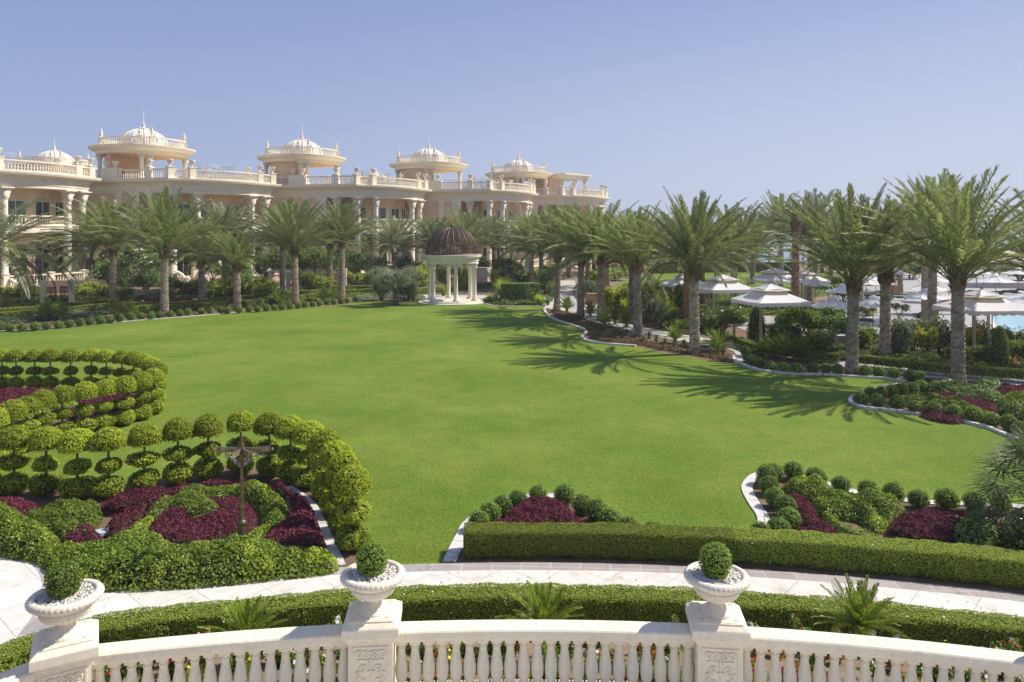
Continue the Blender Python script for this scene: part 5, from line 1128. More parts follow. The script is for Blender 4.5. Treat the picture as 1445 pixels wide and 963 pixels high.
g = G(684, 401); m = MB(); m.box((0, 0, 0), (.9, .05, .8)); tag(m.build('plaque', 'paleblue', loc=(g.x, g.y-.5, 1.35), rz=.0), 'pale blue plaque on the peach pier right of the gazebo', 'plaque')

# ------------------------------------------------------------------ gazebo and olive tree
gz = gazebo(); gz.location = G(638, 426.5); tag(gz, 'round cream garden gazebo with six columns and a rusty filigree dome', 'gazebo')
def tree(name, trunk_h, spread, n, r0, crown, mats, seed, leaf, nl, label, cat, loc, sc=1.0, flower=None, asp=.5, size=.5):
    e = empty(name); t = MB(); tips = tree_limbs(t, seed, trunk_h, spread, n, r0); t.build('trunk', 'bark', e); c = MB()
    for i, tp in enumerate(tips):
        rx = spread*size*random.uniform(.75, 1.15); w = wob(seed*31+i, .2); U = sphere_pts(nl); k = (rng.uniform(.35, 1.05, nl)*w(U))[:, None]; P = U*k*np.array([rx, rx, rx*.72])+np.array(tp); c.leaves(P, U, leaf, asp, .8, 0, up=.35)
        V, F = ico(rx*.42, rx*.3, tp, w, 1); c.add(V, F, 1, True)
        if flower: U2 = sphere_pts(flower); U2[:, 2] = np.abs(U2[:, 2])*.8; c.leaves(U2*rx*np.array([1.03, 1.03, .76])+np.array(tp), U2, leaf*.9, .9, .3, 2)
    c.build('crown', mats, e); place(e, loc, random.uniform(0, 6), sc); tag(e, label, cat); return e
tree('olive_tree', 1.35, 1.75, 7, .24, None, ['olive', 'corefol'], 3, .12, 620, 'grey green olive tree on the lawn edge left of the gazebo', 'tree', G(558, 431), (1.12, 1.12, 1.0), asp=.34, size=.56)
tree('frangipani_tree', 1.6, 2.9, 7, .2, None, ['dark', 'corefol', 'flower_white'], 4, .26, 330, 'wide dark frangipani tree with white flowers before the second villa', 'tree', G(205, 409), 1.05, 9, .38, .52)
tree('frangipani_tree', 1.3, 1.8, 5, .14, None, ['green', 'corefol', 'flower_white'], 5, .24, 110, 'small open frangipani tree beside the white stair balustrade', 'tree', G(300, 411), .95, None, .38, .36)
tree('garden_tree', 1.2, 1.9, 7, .2, None, ['dark', 'corefol'], 6, .2, 420, 'dark round garden tree behind the paired palms at the second villa', 'tree', G(400, 401), (1.0, 1.0, 1.35), None, .5, .78)
tree('garden_tree', 1.2, 1.9, 7, .2, None, ['dark', 'corefol'], 16, .2, 380, 'dark garden tree close to the blank wall of the third villa', 'tree', G(428, 400), (1.0, 1.0, 1.35), None, .5, .78)
tree('garden_tree', 1.3, 2.0, 7, .2, None, ['green', 'corefol'], 7, .2, 420, 'bright green garden tree behind the slim pair of palms', 'tree', G(463, 402), (1.0, 1.0, 1.35), None, .5, .78)
tree('garden_tree', 1.3, 1.6, 5, .16, None, ['dark', 'corefol'], 8, .16, 320, 'dark low garden tree under the third villa columns', 'tree', G(508, 400), (1.0, 1.0, 1.35), None, .5, .78)
tree('pruned_bonsai_tree', 1.2, 1.9, 6, .14, None, ['greygreen', 'corefol'], 12, .1, 260, 'cloud pruned tree with flat leaf pads right of the gazebo', 'tree', G(727, 405), .95, None, .4, .30)
tree('plumeria_bush', 1.0, 1.25, 6, .1, None, ['green', 'corefol', 'flower_white'], 14, .2, 330, 'broad leaved plumeria in front of the palm with the pale tent behind', 'shrub', G(1022, 489), .98, 2, .4, .42)
tree('broadleaf_shrub', .9, 1.5, 7, .1, None, ['green', 'corefol'], 15, .19, 360, 'big loose bright green shrub below the umbrellas, left of the tall palm trunk', 'shrub', G(1140, 495), 1.0, None, .4, .42)
tree('broadleaf_shrub', .8, 1.3, 6, .1, None, ['dark', 'corefol'], 25, .18, 330, 'darker loose shrub right beside the tall near palm trunk', 'shrub', G(1172, 497), 1.0, None, .4, .42)
tree('young_tree', 1.5, .8, 4, .05, None, ['greygreen', 'corefol'], 17, .12, 60, 'thin young tree in front of the pale pool deck', 'tree', G(1267, 481), 1.0, None, .4, .4)

# ------------------------------------------------------------------ palms
UP = [palm_crown(s, 'up') for s in (1, 2, 3, 4)]; MID = [palm_crown(s, 'mid') for s in (5, 6, 7)]; DR = [palm_crown(s, 'droop') for s in (8, 9)]; TI = [palm_crown(10, 'tied')]
FR = ['frond', 'rachis', 'frond_light', 'frond_old']
def meshes(lst, name, mats): 
    out = []
    for b in lst: V = np.concatenate(b.V); o = b.build(name, mats); out.append((o, float(np.percentile(V[:, 2], 99.7)))); 
    return out
CRN = {'up': meshes(UP, 'crown', FR), 'mid': meshes(MID, 'crown', FR), 'droop': meshes(DR, 'crown', ['frond_grey', 'rachis', 'frond_light', 'frond_old']), 'tied': meshes(TI, 'crown', FR)}
grey = [(o.copy(), z) for o, z in CRN['mid']]
for o, z in grey: o.data = o.data.copy(); o.data.materials[0] = M['frond_grey']; COL.objects.link(o)
CRN['grey'] = grey
TRK = {'t': [palm_trunk(s).build('trunk', ['trunk', 'trunkcore']) for s in (1, 2)], 'r': [palm_trunk(3, r0=.32).build('trunk', ['trunk_red', 'trunkcore'])]}
BT = boots(1).build('frond_boots', 'boot')
usedm = set()
def take(o):
    if o.name in usedm: c = o.copy(); COL.objects.link(c); return c
    usedm.add(o.name); return o
npalm = 0
def palm(x, y, ycb, ytop, kind, label, tk='t', fat=1.0, wide=1.0, seed=None, lean=0.0):
    global npalm
    npalm += 1; r = random.Random(npalm*7 if seed is None else seed); g = G(x, y); zc = EYE-(ycb-HY)/FOC*g.y; zt = EYE-(ytop-HY)/FOC*g.y
    e = empty('date_palm', tuple(g), r.uniform(0, 6.28)); tag(e, label, 'palm tree', 'date palms'); e.rotation_euler.x = R_(r.uniform(-1.2, 1.2)+lean); e.rotation_euler.y = R_(r.uniform(-1.2, 1.2))
    t = take(TRK[tk][npalm % len(TRK[tk])]); t.parent = e; t.scale = (fat, fat, (zc+.1)/5.0)
    b = take(BT); b.parent = e; b.location = (0, 0, zc); b.rotation_euler.z = r.uniform(0, 6); b.scale = (fat, fat, 1)
    lst = CRN[kind]; o, zm = lst[r.randrange(len(lst))]; c = take(o); c.parent = e; c.location = (0, 0, zc); s = (zt-zc)/zm; s = max(.62, min(1.45 if kind == 'droop' else 1.25, s)) if kind != 'tied' else s; c.scale = (s*wide, s*wide, s); c.rotation_euler.z = r.uniform(0, 6.28)
    return e
P_ = [  # left side
 (-8, 436, 352, 262, 'droop', 'old drooping date palm cut by the left picture edge'),
 (124, 404, 346, 272, 'droop', 'old date palm with long grey drooping fronds before the first villa, right of the gate'),
 (159, 431, 354, 266, 'mid', 'date palm right of the iron gate with its trunk base by low green hedges'),
 (232, 446, 358, 268, 'up', 'tall date palm with pale trunk standing at the lawn edge, second villa corner above it'),
 (285, 430, 370, 300, 'mid', 'date palm with a bushy crown right of the pale trunk palm at the lawn edge'),
 (316, 418, 345, 268, 'grey', 'date palm crown rising behind the short palm, before the second villa'),
 (335, 437, 377, 326, 'up', 'short date palm with a dark trunk at the left lawn edge'),
 (399, 415, 346, 290, 'mid', 'rear one of two close date palms under the end of the second villa'),
 (417, 429, 357, 282, 'up', 'front one of two close date palms under the end of the second villa'),
 (465, 409, 346, 300, 'mid', 'rear one of the slim pair of date palms before the third villa'),
 (482, 421, 344, 286, 'up', 'front one of the slim pair of date palms before the third villa'),
 (515, 392, 352, 303, 'mid', 'dark stemmed date palm between the third villa columns'),
 (557, 398, 353, 298, 'grey', 'pale crowned date palm rising directly behind the olive tree'),
 (612, 396, 350, 305, 'mid', 'date palm hidden behind the left half of the gazebo dome'),
 (655, 398, 350, 292, 'up', 'broad date palm spreading behind the right half of the gazebo dome'),
 (697, 392, 348, 300, 'mid', 'date palm with dark trunk just right of the gazebo, by the villa stair'),
 (744, 396, 348, 300, 'mid', 'leftmost slim palm of the cluster right of the gazebo'),
 (750, 408, 357, 300, 'mid', 'pale trunk palm at the front of the cluster right of the gazebo'),
 (764, 405, 356, 292, 'mid', 'thicker palm of the cluster right of the gazebo, behind the clipped hedge block'),
 (786, 437, 364, 292, 'up', 'date palm at the mouth of the pale path right of the gazebo'),
 (803, 392, 362, 308, 'mid', 'distant palm seen over the pale path'),
 (819, 447, 368, 288, 'up', 'date palm on the near side of the pale path mouth, beside brown groundcover'),
 (829, 405, 362, 305, 'mid', 'palm behind the pale path with a wooden planter beside it'),
 (838, 388, 360, 300, 'mid', 'far brown trunk palm over the far end of the path'),
 (848, 453, 366, 285, 'mid', 'date palm amid the cycads of the brown groundcover bed'),
 (857, 412, 362, 300, 'mid', 'palm before the far lawn with a low hanging frond'),
 (891, 447, 375, 300, 'mid', 'palm close behind the thick palm in the brown groundcover bed'),
 (900, 475, 376, 290, 'up', 'thick trunk date palm in the middle of the brown groundcover bed'),
 (969, 463, 372, 290, 'mid', 'reddish trunk palm close behind the pale speckled palm'),
 (980, 499, 386, 272, 'up', 'tall date palm with pale speckled trunk near the lawn kerb'),
 (991, 432, 370, 300, 'mid', 'reddish palm behind the pale speckled palm, beside the tents'),
 (1003, 382, 352, 305, 'mid', 'leftmost of the palms by the far hedge'), (1024, 382, 352, 300, 'mid', 'second of the palms by the far hedge'), (1049, 380, 350, 296, 'mid', 'third of the palms by the far hedge, before the beach shelter'),
 (1036, 446, 368, 286, 'mid', 'date palm standing between two pale tents'),
 (1062, 401, 358, 288, 'up', 'slim palm on the far lawn behind the central tent'),
 (1102, 411, 338, 268, 'up', 'tall grey trunk palm behind the right side of the central tent'),
 (1122, 457, 318, 292, 'tied', 'brown trunk palm with tied up crown, right of the central tent'),
 (1143, 430, 342, 266, 'mid', 'tall pale trunk palm amid the parasols'),
 (1151, 392, 345, 280, 'mid', 'slim palm far behind among the parasols'),
 (1202, 528, 402, 266, 'up', 'big near date palm at the end of the kerbed lawn edge'),
 (1214, 437, 372, 300, 'mid', 'palm standing on the pool deck behind the big near palm'),
 (1249, 506, 390, 274, 'up', 'thick dark palm right of the big near palm'),
 (1270, 412, 370, 300, 'mid', 'palm on the far pool deck beside the wooden planter'),
 (1314, 477, 346, 250, 'up', 'tall palm standing behind the largest near palm'),
 (1306, 452, 350, 275, 'mid', 'half hidden slender palm touching the tall palm on the deck'),
 (1352, 547, 396, 243, 'up', 'largest near date palm, tall and dark green, at the right'),
 (1478, 520, 385, 268, 'mid', 'palm beyond the right picture edge, only frond tips showing'),
 (1160, 385, 352, 292, 'mid', 'far palm behind the parasols left of the big near palm'),
 (930, 384, 350, 300, 'mid', 'far palm over the hedge behind the far lawn'), (900, 388, 352, 296, 'mid', 'far palm at the left end of the far lawn'), (868, 384, 350, 292, 'mid', 'far palm at the bright shrubs beyond the path'), (960, 380, 350, 292, 'mid', 'far palm behind the reddish palms'),
 (1172, 396, 350, 268, 'up', 'palm behind the big near palm, left shoulder of its crown'), (1012, 396, 358, 292, 'mid', 'palm on the far lawn between the reddish palm and the two pale tents'), (1225, 400, 356, 276, 'mid', 'palm at the back of the deck between the two thick near palms'),
 (1295, 384, 352, 312, 'mid', 'far palm by the sea behind the deck parasols'),
]
for a in P_:
    x, y, yc, yt, kd, lab = a
    red = 'reddish' in lab or 'brown trunk' in lab
    palm(x, y, yc, yt, kd, lab, 'r' if red else 't', (.86 if x > 720 else .95) if y > 400 else 1.0, {'up': 1.0 if x > 720 else 1.1, 'mid': 1.0 if x > 720 else 1.2, 'grey': 1.2, 'droop': 1.2, 'tied': 1}[kd], lean=0)
    if 'thick trunk date palm' in lab or 'low hanging' in lab:
        p = [o for o in SC.objects if o.get('label') == lab][0]; zc = EYE-(yc-HY)/FOC*p.location.y
        for k, (az, e0) in enumerate(((.1, -28), (.45, -40))):
            m = MB(); frond(m, (.25*math.cos(az), .25*math.sin(az), 0), az-p.rotation_euler.z, R_(e0), R_(48), 3.4, 80, .5, .045, 0, 1, random.Random(k)); h = m.build('hanging_frond', ['frond_grey', 'rachis'], p, (0, 0, zc))
# fan palm at the right edge
e = empty('fan_palm', tuple(G(1480, 772))); t = MB(); t.lathe([(.2, -.05), (.17, .5), (.15, 1.1)], 10); t.build('trunk', 'bark', e); c = MB(); rr = random.Random(2)
for i in range(46):
    az = i*2.39996; el = R_(80-110*(i/46)+rr.uniform(-8, 8)); L = rr.uniform(.85, 1.2); base = Vector((0, 0, 1.05)); d = Vector((math.cos(az)*math.cos(el), math.sin(az)*math.cos(el), math.sin(el))); tip = base+d*L
    c.tube([base, base+d*L*.5+Vector((0, 0, .03)), tip], [.02, .014, .01], 4, 1); side = d.cross(Vector((0, 0, 1))).normalized(); upv = side.cross(d).normalized()
    for k in range(26):
        f = -1.9+3.8*k/25; q = (d*math.cos(f)+side*math.sin(f)+upv*.12*math.cos(k*PI)).normalized(); ln = .78*(1-.22*abs(f)/1.9)*rr.uniform(.9, 1.08); mid = tip+q*ln*.55; en = tip+q*ln+Vector((0, 0, -.16*ln)); w = (q.cross(upv)).normalized()*.022
        c.add([tuple(tip), tuple(mid+w), tuple(en), tuple(mid-w)], [(0, 1, 2, 3)])
c.build('crown', ['fanleaf', 'rachis'], e); tag(e, 'fan palm with spiky fronds cut by the right picture edge', 'palm tree')

# ------------------------------------------------------------------ shrubs, hedges and cycads of the middle ground
BS = {}
for k, (mat, w, h, n, leaf, up, fl) in {'lime': ('lime', .95, 1.35, 2200, .11, False, None), 'green': ('green', .95, 1.25, 2200, .11, False, None), 'dark': ('dark', .95, 1.3, 2200, .11, False, None), 'grey': ('greygreen', .9, 1.15, 2200, .10, True, None),
        'yellow': ('lime', .9, 1.1, 2000, .10, False, 'flower_yellow'), 'feather': ('green', .8, 1.3, 2200, .16, True, None)}.items():
    BS[k] = [Proto(bush_mesh(s, w, h, n, leaf, mat, up, fl, asp=.22 if k == 'feather' else .45).build('shrub', [mat, 'corefol']+([fl] if fl else []))) for s in (hash(k) % 7+100 if False else len(BS)*10+100, len(BS)*10+105)]
BS['feather'] = [Proto(tuft_mesh(s, 1.15, 260, .07).build('strap_leaf_plant', 'lime' if s == 1 else 'green')) for s in (1, 2)]
def shrub(k, x, y, h, w, label, cat='shrub', group=None):
    g = G(x, y); i = int(x) % 2; w *= 1.3 if k == 'grey' else 1.15; BS[k][i].put((g.x, g.y, -.02), (x*.37) % 6.28, (w/1.9, w/1.9, h/{'lime': 1.2, 'green': 1.1, 'dark': 1.15, 'grey': 1.0, 'yellow': 1.0, 'feather': 1.15}[k]), label, cat, group)
for a in [('lime', 8, 426, 1.6, 2.8, 'lime green shrub at the left picture edge below the iron fence'), ('green', 32, 425, 1.5, 2.6, 'green shrub in front of the iron fence, left of the gate'), ('lime', 50, 424, 1.5, 2.0, 'lime shrub touching the left gate pillar'),
  ('lime', 122, 423, 1.6, 2.6, 'lime shrub with pink flowers just right of the gate'), ('lime', 144, 422, 1.6, 2.4, 'lime shrub left of the palm by the gate'), ('green', 178, 424, 1.2, 1.8, 'small bright shrub right of the palm by the gate'),
  ('dark', 170, 412, 2.4, 3.5, 'dark shrub in the shade under the white flowering tree'), ('dark', 205, 412, 2.2, 4, 'dark shrub mass below the white flowering tree'), ('dark', 238, 417, 2.0, 2.2, 'dark rounded shrub by the pale palm trunk'), ('lime', 262, 419, 1.8, 2.8, 'yellow green shrub behind the pale palm, below the stair'), ('green', 275, 417, 1.8, 2.6, 'green shrub left of the bushy palm trunk'),
  ('lime', 306, 420, 1.9, 2.6, 'lime shrub behind the short palm'), ('lime', 328, 419, 1.8, 2.6, 'lime shrub left of the short palm trunk'), ('dark', 296, 425, 1.1, 1.3, 'grey dark ball shrub right of the bushy palm trunk'), ('lime', 356, 419, 2.0, 3.2, 'lime shrub under the curved stair end'), ('lime', 374, 421, 1.7, 2.6, 'yellow green shrub beside the curved stair pillar'), ('dark', 345, 408, 1.8, 2.6, 'dark low shrub against the villa terrace wall'),
  ('lime', 430, 411, 2.2, 2.8, 'lime shrub right of the paired palms'), ('lime', 448, 412, 2.0, 3.2, 'broad lime shrub round the white pillar'), ('green', 458, 409, 1.6, 2.4, 'green shrub left of the slim palm pair'), ('lime', 500, 404, 1.7, 3, 'lime shrub right of the slim palm pair'), ('lime', 522, 403, 1.8, 3.2, 'lime shrub left of the olive tree crown'), ('dark', 150, 408, 3.2, 4.5, 'tall dark shrub against the wall between the two palms right of the gate'), ('dark', 335, 404, 3.0, 4, 'tall dark shrub against the second villa behind the short palm'), ('green', 372, 402, 3.4, 3.6, 'tall green shrub under the curved end of the second villa'), ('dark', 534, 397, 3.0, 4, 'tall dark shrub behind the olive tree, against the third villa terrace'), ('green', 575, 396, 3.2, 4, 'tall green shrub between the olive tree and the fourth villa'), ('dark', 676, 396, 3.0, 4, 'tall dark shrub right of the gazebo against the fourth villa'), ('green', 712, 396, 3.0, 4, 'tall green shrub under the end of the fourth villa'), ('dark', 500, 396, 2.2, 3, 'dark shrub under the third villa terrace'), ('dark', 545, 393, 2.2, 4, 'dark shrub behind the olive tree crown'),
  ('grey', 538, 424, 2.2, 2.7, 'clipped grey shrub left of the olive trunk'), ('grey', 575, 424, 2.0, 2.6, 'grey shrub right of the olive trunk'), ('lime', 588, 412, 2.6, 3, 'lime shrub between the olive tree and the gazebo'), ('green', 624, 410, 2.6, 2.4, 'green shrub seen between the gazebo columns'), ('lime', 652, 408, 3.0, 2.6, 'lime shrub seen through the right half of the gazebo'), ('lime', 596, 404, 2.4, 3, 'lime shrub just left of the gazebo columns'), ('dark', 588, 394, 2.4, 3, 'dark hedge like shrub by the fourth villa stair end'), ('dark', 610, 393, 2.4, 3, 'dark shrub behind the left gazebo columns'),
  ('feather', 560, 420, .8, .9, 'yellow tufted plant by the olive trunk'), ('feather', 583, 425, 1.4, 1.0, 'yellow green tuft left of the gazebo base'), ('feather', 626, 418, 1.5, 1.3, 'bright tuft seen between the gazebo columns'), ('feather', 710, 424, 2.6, 2.6, 'arching young palm like plant right of the gazebo'), ('grey', 700, 428, .9, 1.0, 'small grey tuft right of the gazebo step'), ('feather', 690, 427, 1.0, 1.0, 'yellow tuft next to the gazebo step'),
  ('dark', 720, 402, 2.2, 4, 'dark shrub below the fourth villa terrace'), ('lime', 705, 404, 1.8, 3, 'lime shrub right of the peach pier'), ('dark', 740, 402, 1.8, 4, 'dark shrub behind the slim palm cluster'), ('lime', 775, 404, 2.6, 3.2, 'lime shrub left of the path mouth, behind the cluster'), ('lime', 760, 400, 2.2, 3.6, 'lime shrub behind the thick cluster palm'), ('dark', 778, 425, 1.6, 1.8, 'dark round shrub on the left of the path mouth'), ('dark', 770, 414, 2.4, 2.4, 'dark green shrub along the left side of the path'),
  ('feather', 762, 431, 1.2, 1.4, 'tufted plant at the lamp by the path mouth'), ('feather', 773, 431, 1.0, 1.0, 'yellow tuft at the left corner of the path mouth'),
  ('lime', 842, 402, 1.8, 4, 'bright yellow shrub on the far side of the path'), ('lime', 866, 396, 2.0, 5, 'bright yellow hedge like shrub by the far lawn'), ('grey', 840, 420, 1.6, 2.2, 'grey shrub over the wooden planter'), ('grey', 830, 418, 1.4, 1.8, 'grey tuft left of the wooden planter'),
  ('yellow', 868, 441, 2.1, 3.0, 'yellow flowering shrub left of the thick trunk palm'), ('feather', 880, 442, 1.6, 2.2, 'feathery green shrub against the thick trunk palm'), ('yellow', 858, 438, 1.8, 2.0, 'yellow flowering shrub beside the cycad palm'), ('dark', 922, 424, 2.0, 3.2, 'dark shrub under the hanging frond'), ('dark', 945, 428, 1.8, 2.4, 'dark shrub right of the hanging frond'), ('yellow', 912, 448, 2.4, 2.0, 'yellow shrub just right of the thick trunk palm'), ('grey', 922, 456, 1.9, 2.0, 'grey green shrub by the path bend'), ('yellow', 938, 452, 2.1, 2.2, 'yellow tipped shrub by the path bend'), ('green', 955, 450, 2.6, 1.6, 'upright green shrub left of the reddish palm'), ('green', 948, 462, 1.2, 2.2, 'low green shrub at the path, left of the speckled palm'), ('feather', 962, 466, .9, 1.6, 'grassy clump by the reddish palm'),
  ('green', 1000, 468, 1.1, 1.5, 'low green shrub right of the speckled palm'), ('green', 990, 470, .8, 1.2, 'low grassy shrub behind the speckled palm trunk'), ('dark', 1012, 483, 2.0, 1.4, 'clipped dark drum shaped shrub below the plumeria'),
  ('grey', 1095, 487, 1.3, 2.0, 'grey upright shrub right of the clipped cone'), ('grey', 1116, 488, 1.3, 1.6, 'grey upright shrub further right of the clipped cone'), ('dark', 1160, 505, 1.4, 2.2, 'dark shrub behind the low hedge left of the big near palm'), ('dark', 1128, 500, .8, 1.6, 'low dark shrub behind the low hedge'),
  ('green', 1224, 497, 1.3, 1.7, 'bright low shrub between the two thick near palms'), ('grey', 1268, 503, 1.9, 1.8, 'tall feathery grey shrub right of the thick dark palm'), ('grey', 1293, 499, 1.8, 1.7, 'feathery grey shrub at the deck edge'), ('yellow', 1308, 503, 1.5, 1.3, 'yellow green shrub at the foot of the tall deck palm'), ('grey', 1328, 502, 1.9, 1.5, 'feathery shrub left of the largest palm'), ('yellow', 1368, 505, 1.7, 1.3, 'yellow green upright shrub right of the largest palm'), ('grey', 1384, 503, 1.8, 1.2, 'upright shrub left of the clipped cone at the pool'), ('green', 1388, 517, .9, 1.6, 'low bright shrub in front of the pool side cone'), ('grey', 1432, 506, 1.5, 1.5, 'pale shrub right of the pool side cone'), ('green', 1440, 512, 1.0, 1.6, 'low green shrub behind the yellow sign'), ('green', 1350, 512, .8, 1.4, 'low bright shrub behind the largest palm trunk'),
  ('feather', 1300, 464, .8, 1.1, 'tuft in the deck planting beside the tall palm'), ('yellow', 1225, 446, .9, 1.6, 'yellow flowering shrub on the deck behind the thick dark palm'), ('lime', 1224, 402, 1.6, 3.2, 'lime shrub behind the rear parasols'), ('dark', 1262, 398, 2.6, 5, 'dark clipped shrub mass at the back of the deck'), ('dark', 1285, 394, 2.8, 5, 'dark shrub mass left of the stacked parasols'), ('lime', 1250, 394, 2.0, 4, 'lime shrub between the two thick near palm crowns'), ('dark', 1438, 396, 2.0, 5, 'dark shrub behind the far pool parasols'), ('lime', 1374, 392, 1.6, 3, 'small lime shrub at the far pool edge'),
  ('dark', 1190, 425, 1.5, 3.0, 'dark shrub behind the central parasols'), ('green', 1170, 412, 1.6, 3.5, 'green shrub between the central parasols'), ('dark', 1105, 428, 1.2, 3.6, 'low dark shrub behind the central tent'), ('dark', 1000, 425, 1.4, 3, 'dark shrub between the left tents')]: shrub(*a)
m = cone_mesh(1).build('clipped_cone', ['boxleaf', 'corefol']); CN = Proto(m)
g = G(1068, 486); CN.put(g, 0, (1.22, 1.22, 1.55), 'tall clipped cone shrub in front of the central tent', 'shrub'); g = G(1410, 519); CN.put(g, 1.2, (.98, .98, 1.42), 'clipped cone shrub at the pool edge right of the largest palm', 'shrub')
hl = [([(-60,449),(0,446),(50,443),(80,440)], 'low clipped hedge strip at the left edge behind the boxwood row'), ([(-60,454),(0,452),(45,449)], 'front low hedge strip at the left picture edge'), ([(84,445),(120,441),(150,438)], 'low hedge strip in front of the palm by the gate'), ([(75,438),(100,436),(122,437)], 'low hedge strip in front of the gate'), ([(112,434),(140,433),(165,432)], 'low hedge strip right of the gate pillar'), ([(185,443),(215,440),(232,440)], 'low hedge strip left of the pale trunk palm'), ([(180,437),(230,436),(280,434),(330,431)], 'long low hedge strip behind the pale trunk palm'), ([(240,440),(290,437),(320,435)], 'low hedge strip right of the pale trunk palm'), ([(300,430),(345,426),(372,422)], 'low hedge strip behind the short palm'), ([(345,434),(378,430),(395,428)], 'low hedge strip right of the short palm'), ([(392,421),(420,419),(448,417)], 'low hedge strip behind the paired palms'), ([(420,426),(452,422),(470,420)], 'low hedge strip right of the paired palms'), ([(432,413),(480,411),(530,411)], 'long low hedge strip behind the slim palm pair'), ([(485,418),(515,416),(528,416)], 'low hedge strip left of the olive tree'), ([(585,416),(612,413),(640,412)], 'low hedge strip behind the gazebo, left half'), ([(640,410),(672,407),(700,405)], 'low hedge strip behind the gazebo, right half'), ([(690,405),(730,403),(770,403)], 'low hedge strip right of the gazebo'), ([(560,420),(590,419)], 'low hedge strip right of the olive tree')]
for i, (px, lab) in enumerate(hl): hedge('hedge', smooth_line(GP(px), 4), .75, .62, 'hedge', 420, .085, label=lab)
hedge('hedge', smooth_line(GP([(708,427),(735,427),(757,426)]), 4), 1.5, 1.9, 'dark', 330, .10, label='tall clipped dark hedge block right of the gazebo')
hedge('hedge', smooth_line(GP([(1041,489),(1058,495),(1075,500),(1110,506),(1150,511),(1182,513)]), 4), .62, .55, 'hedge', 900, .055, sparse=.3, label='low clipped hedge curving along the path left of the big near palm')
hedge('hedge', smooth_line(GP([(1210,516),(1240,519),(1272,524)]), 4), .6, .55, ['hedge', 'corefol'], 900, .055, sparse=.7, label='short low hedge right of the big near palm')
hedge('hedge', smooth_line(GP([(1282,526),(1340,531),(1400,536),(1500,544)]), 4), .62, .58, ['hedge', 'corefol'], 900, .055, sparse=.75, label='low hedge behind the largest palm, with the pale path showing through its base')
hedge('hedge', GP([(925,386),(990,384.5),(1060,384),(1125,384.5)]), 1.6, 1.7, 'lime', 130, .17, label='long bright hedge along the back of the far lawn')
hedge('hedge', GP([(1240,384),(1330,383),(1480,383)]), 1.5, 1.3, 'dark', 130, .17, label='dark hedge along the shore behind the pool')
CYS = [Proto(cycad(s, n, L, .03).build('cycad', ['cycad', 'rachis'])) for s, n, L in ((11, 40, 1.15), (12, 36, 1.05))]
for i, (x, y, s, lab) in enumerate(((800,440,1.1,'dark cycad at the left end of the brown groundcover bed'), (833,447,1.1,'cycad right of the path mouth palm'), (853,461,1.1,'cycad left of the thick trunk palm'), (868,457,1.1,'cycad with white path showing through its fronds'), (884,462,1.0,'cycad touching the thick trunk palm'), (953,484,1.05,'bright cycad left of the speckled palm'), (1012,499,1.05,'bright green cycad right of the speckled palm'), (1082,504,1.1,'cycad at the left of the low hedge bed'), (1106,507,1.1,'middle cycad of the low hedge bed'), (1133,509,1.15,'cycad nearest the big near palm'), (65,452,1.3,'yellow green cycad behind the boxwood row below the gate'), (85,452,1.2,'second cycad below the gate'), (163,448,1.2,'cycad at the foot of the palm by the gate'), (182,446,1.1,'cycad right of the palm by the gate'), (393,430,1.2,'cycad left of the paired palms'), (455,425,1.2,'cycad left of the slim palm pair'), (470,424,1.0,'small cycad before the slim palm pair'))):
    CYS[i % 2].put(G(x, y), i*.9, s, lab, 'cycad')
patch('russet_groundcover', smooth_line(GP([(778,437),(800,441),(815,446),(838,456),(862,466),(895,478),(930,485),(970,494),(1005,499),(1030,504),(1032,511),(1010,508),(970,501),(930,494),(900,487.5),(862,484),(838,480),(830,473),(818,461),(800,454),(784,447)]), 3, True), .15, 'brownleaf', 340, .10, .2, .35, 30, f=3, label='russet brown groundcover along the kerb under the right hand palms', kind='stuff')
patch('russet_groundcover', smooth_line(GP([(870,448),(892,452),(912,461),(950,468),(985,474),(985,470),(950,462),(915,454),(885,446)]), 3, True), .12, 'brownleaf', 220, .12, .2, .35, 31, f=3, label='russet groundcover on the far side of the path', kind='stuff')
patch('green_groundcover', smooth_line(GP([(1100,497),(1180,490),(1300,500),(1440,512),(1500,520),(1480,530),(1360,524),(1272,517),(1180,507)]), 3, True), .3, 'green', 190, .13, .3, .45, 32, f=2.5, label='mixed low greenery between the path and the pool deck', kind='stuff')
patch('green_groundcover', smooth_line(GP([(905,432),(960,440),(1010,462),(1045,482),(1000,474),(950,462),(900,446)]), 3, True), .3, 'green', 170, .14, .3, .45, 33, f=2.5, label='mixed low greenery by the tents on the far side of the path', kind='stuff')
patch('green_groundcover', smooth_line(GP([(0,430),(100,429),(200,424),(330,420),(480,414),(560,414),(560,411),(480,408),(330,414),(200,417),(100,421),(0,424)]), 3, True), .4, 'green', 60, .2, .4, .4, 34, f=1.5, label='low mixed planting at the foot of the villa garden walls', kind='stuff')
patch('purple_groundcover', smooth_line(GP([(190,431),(215,429),(235,428),(280,429),(262,432),(215,434)]), 3, True), .5, 'purple', 160, .14, .3, .3, 35, label='distant purple strip behind the pale trunk palm', kind='stuff')
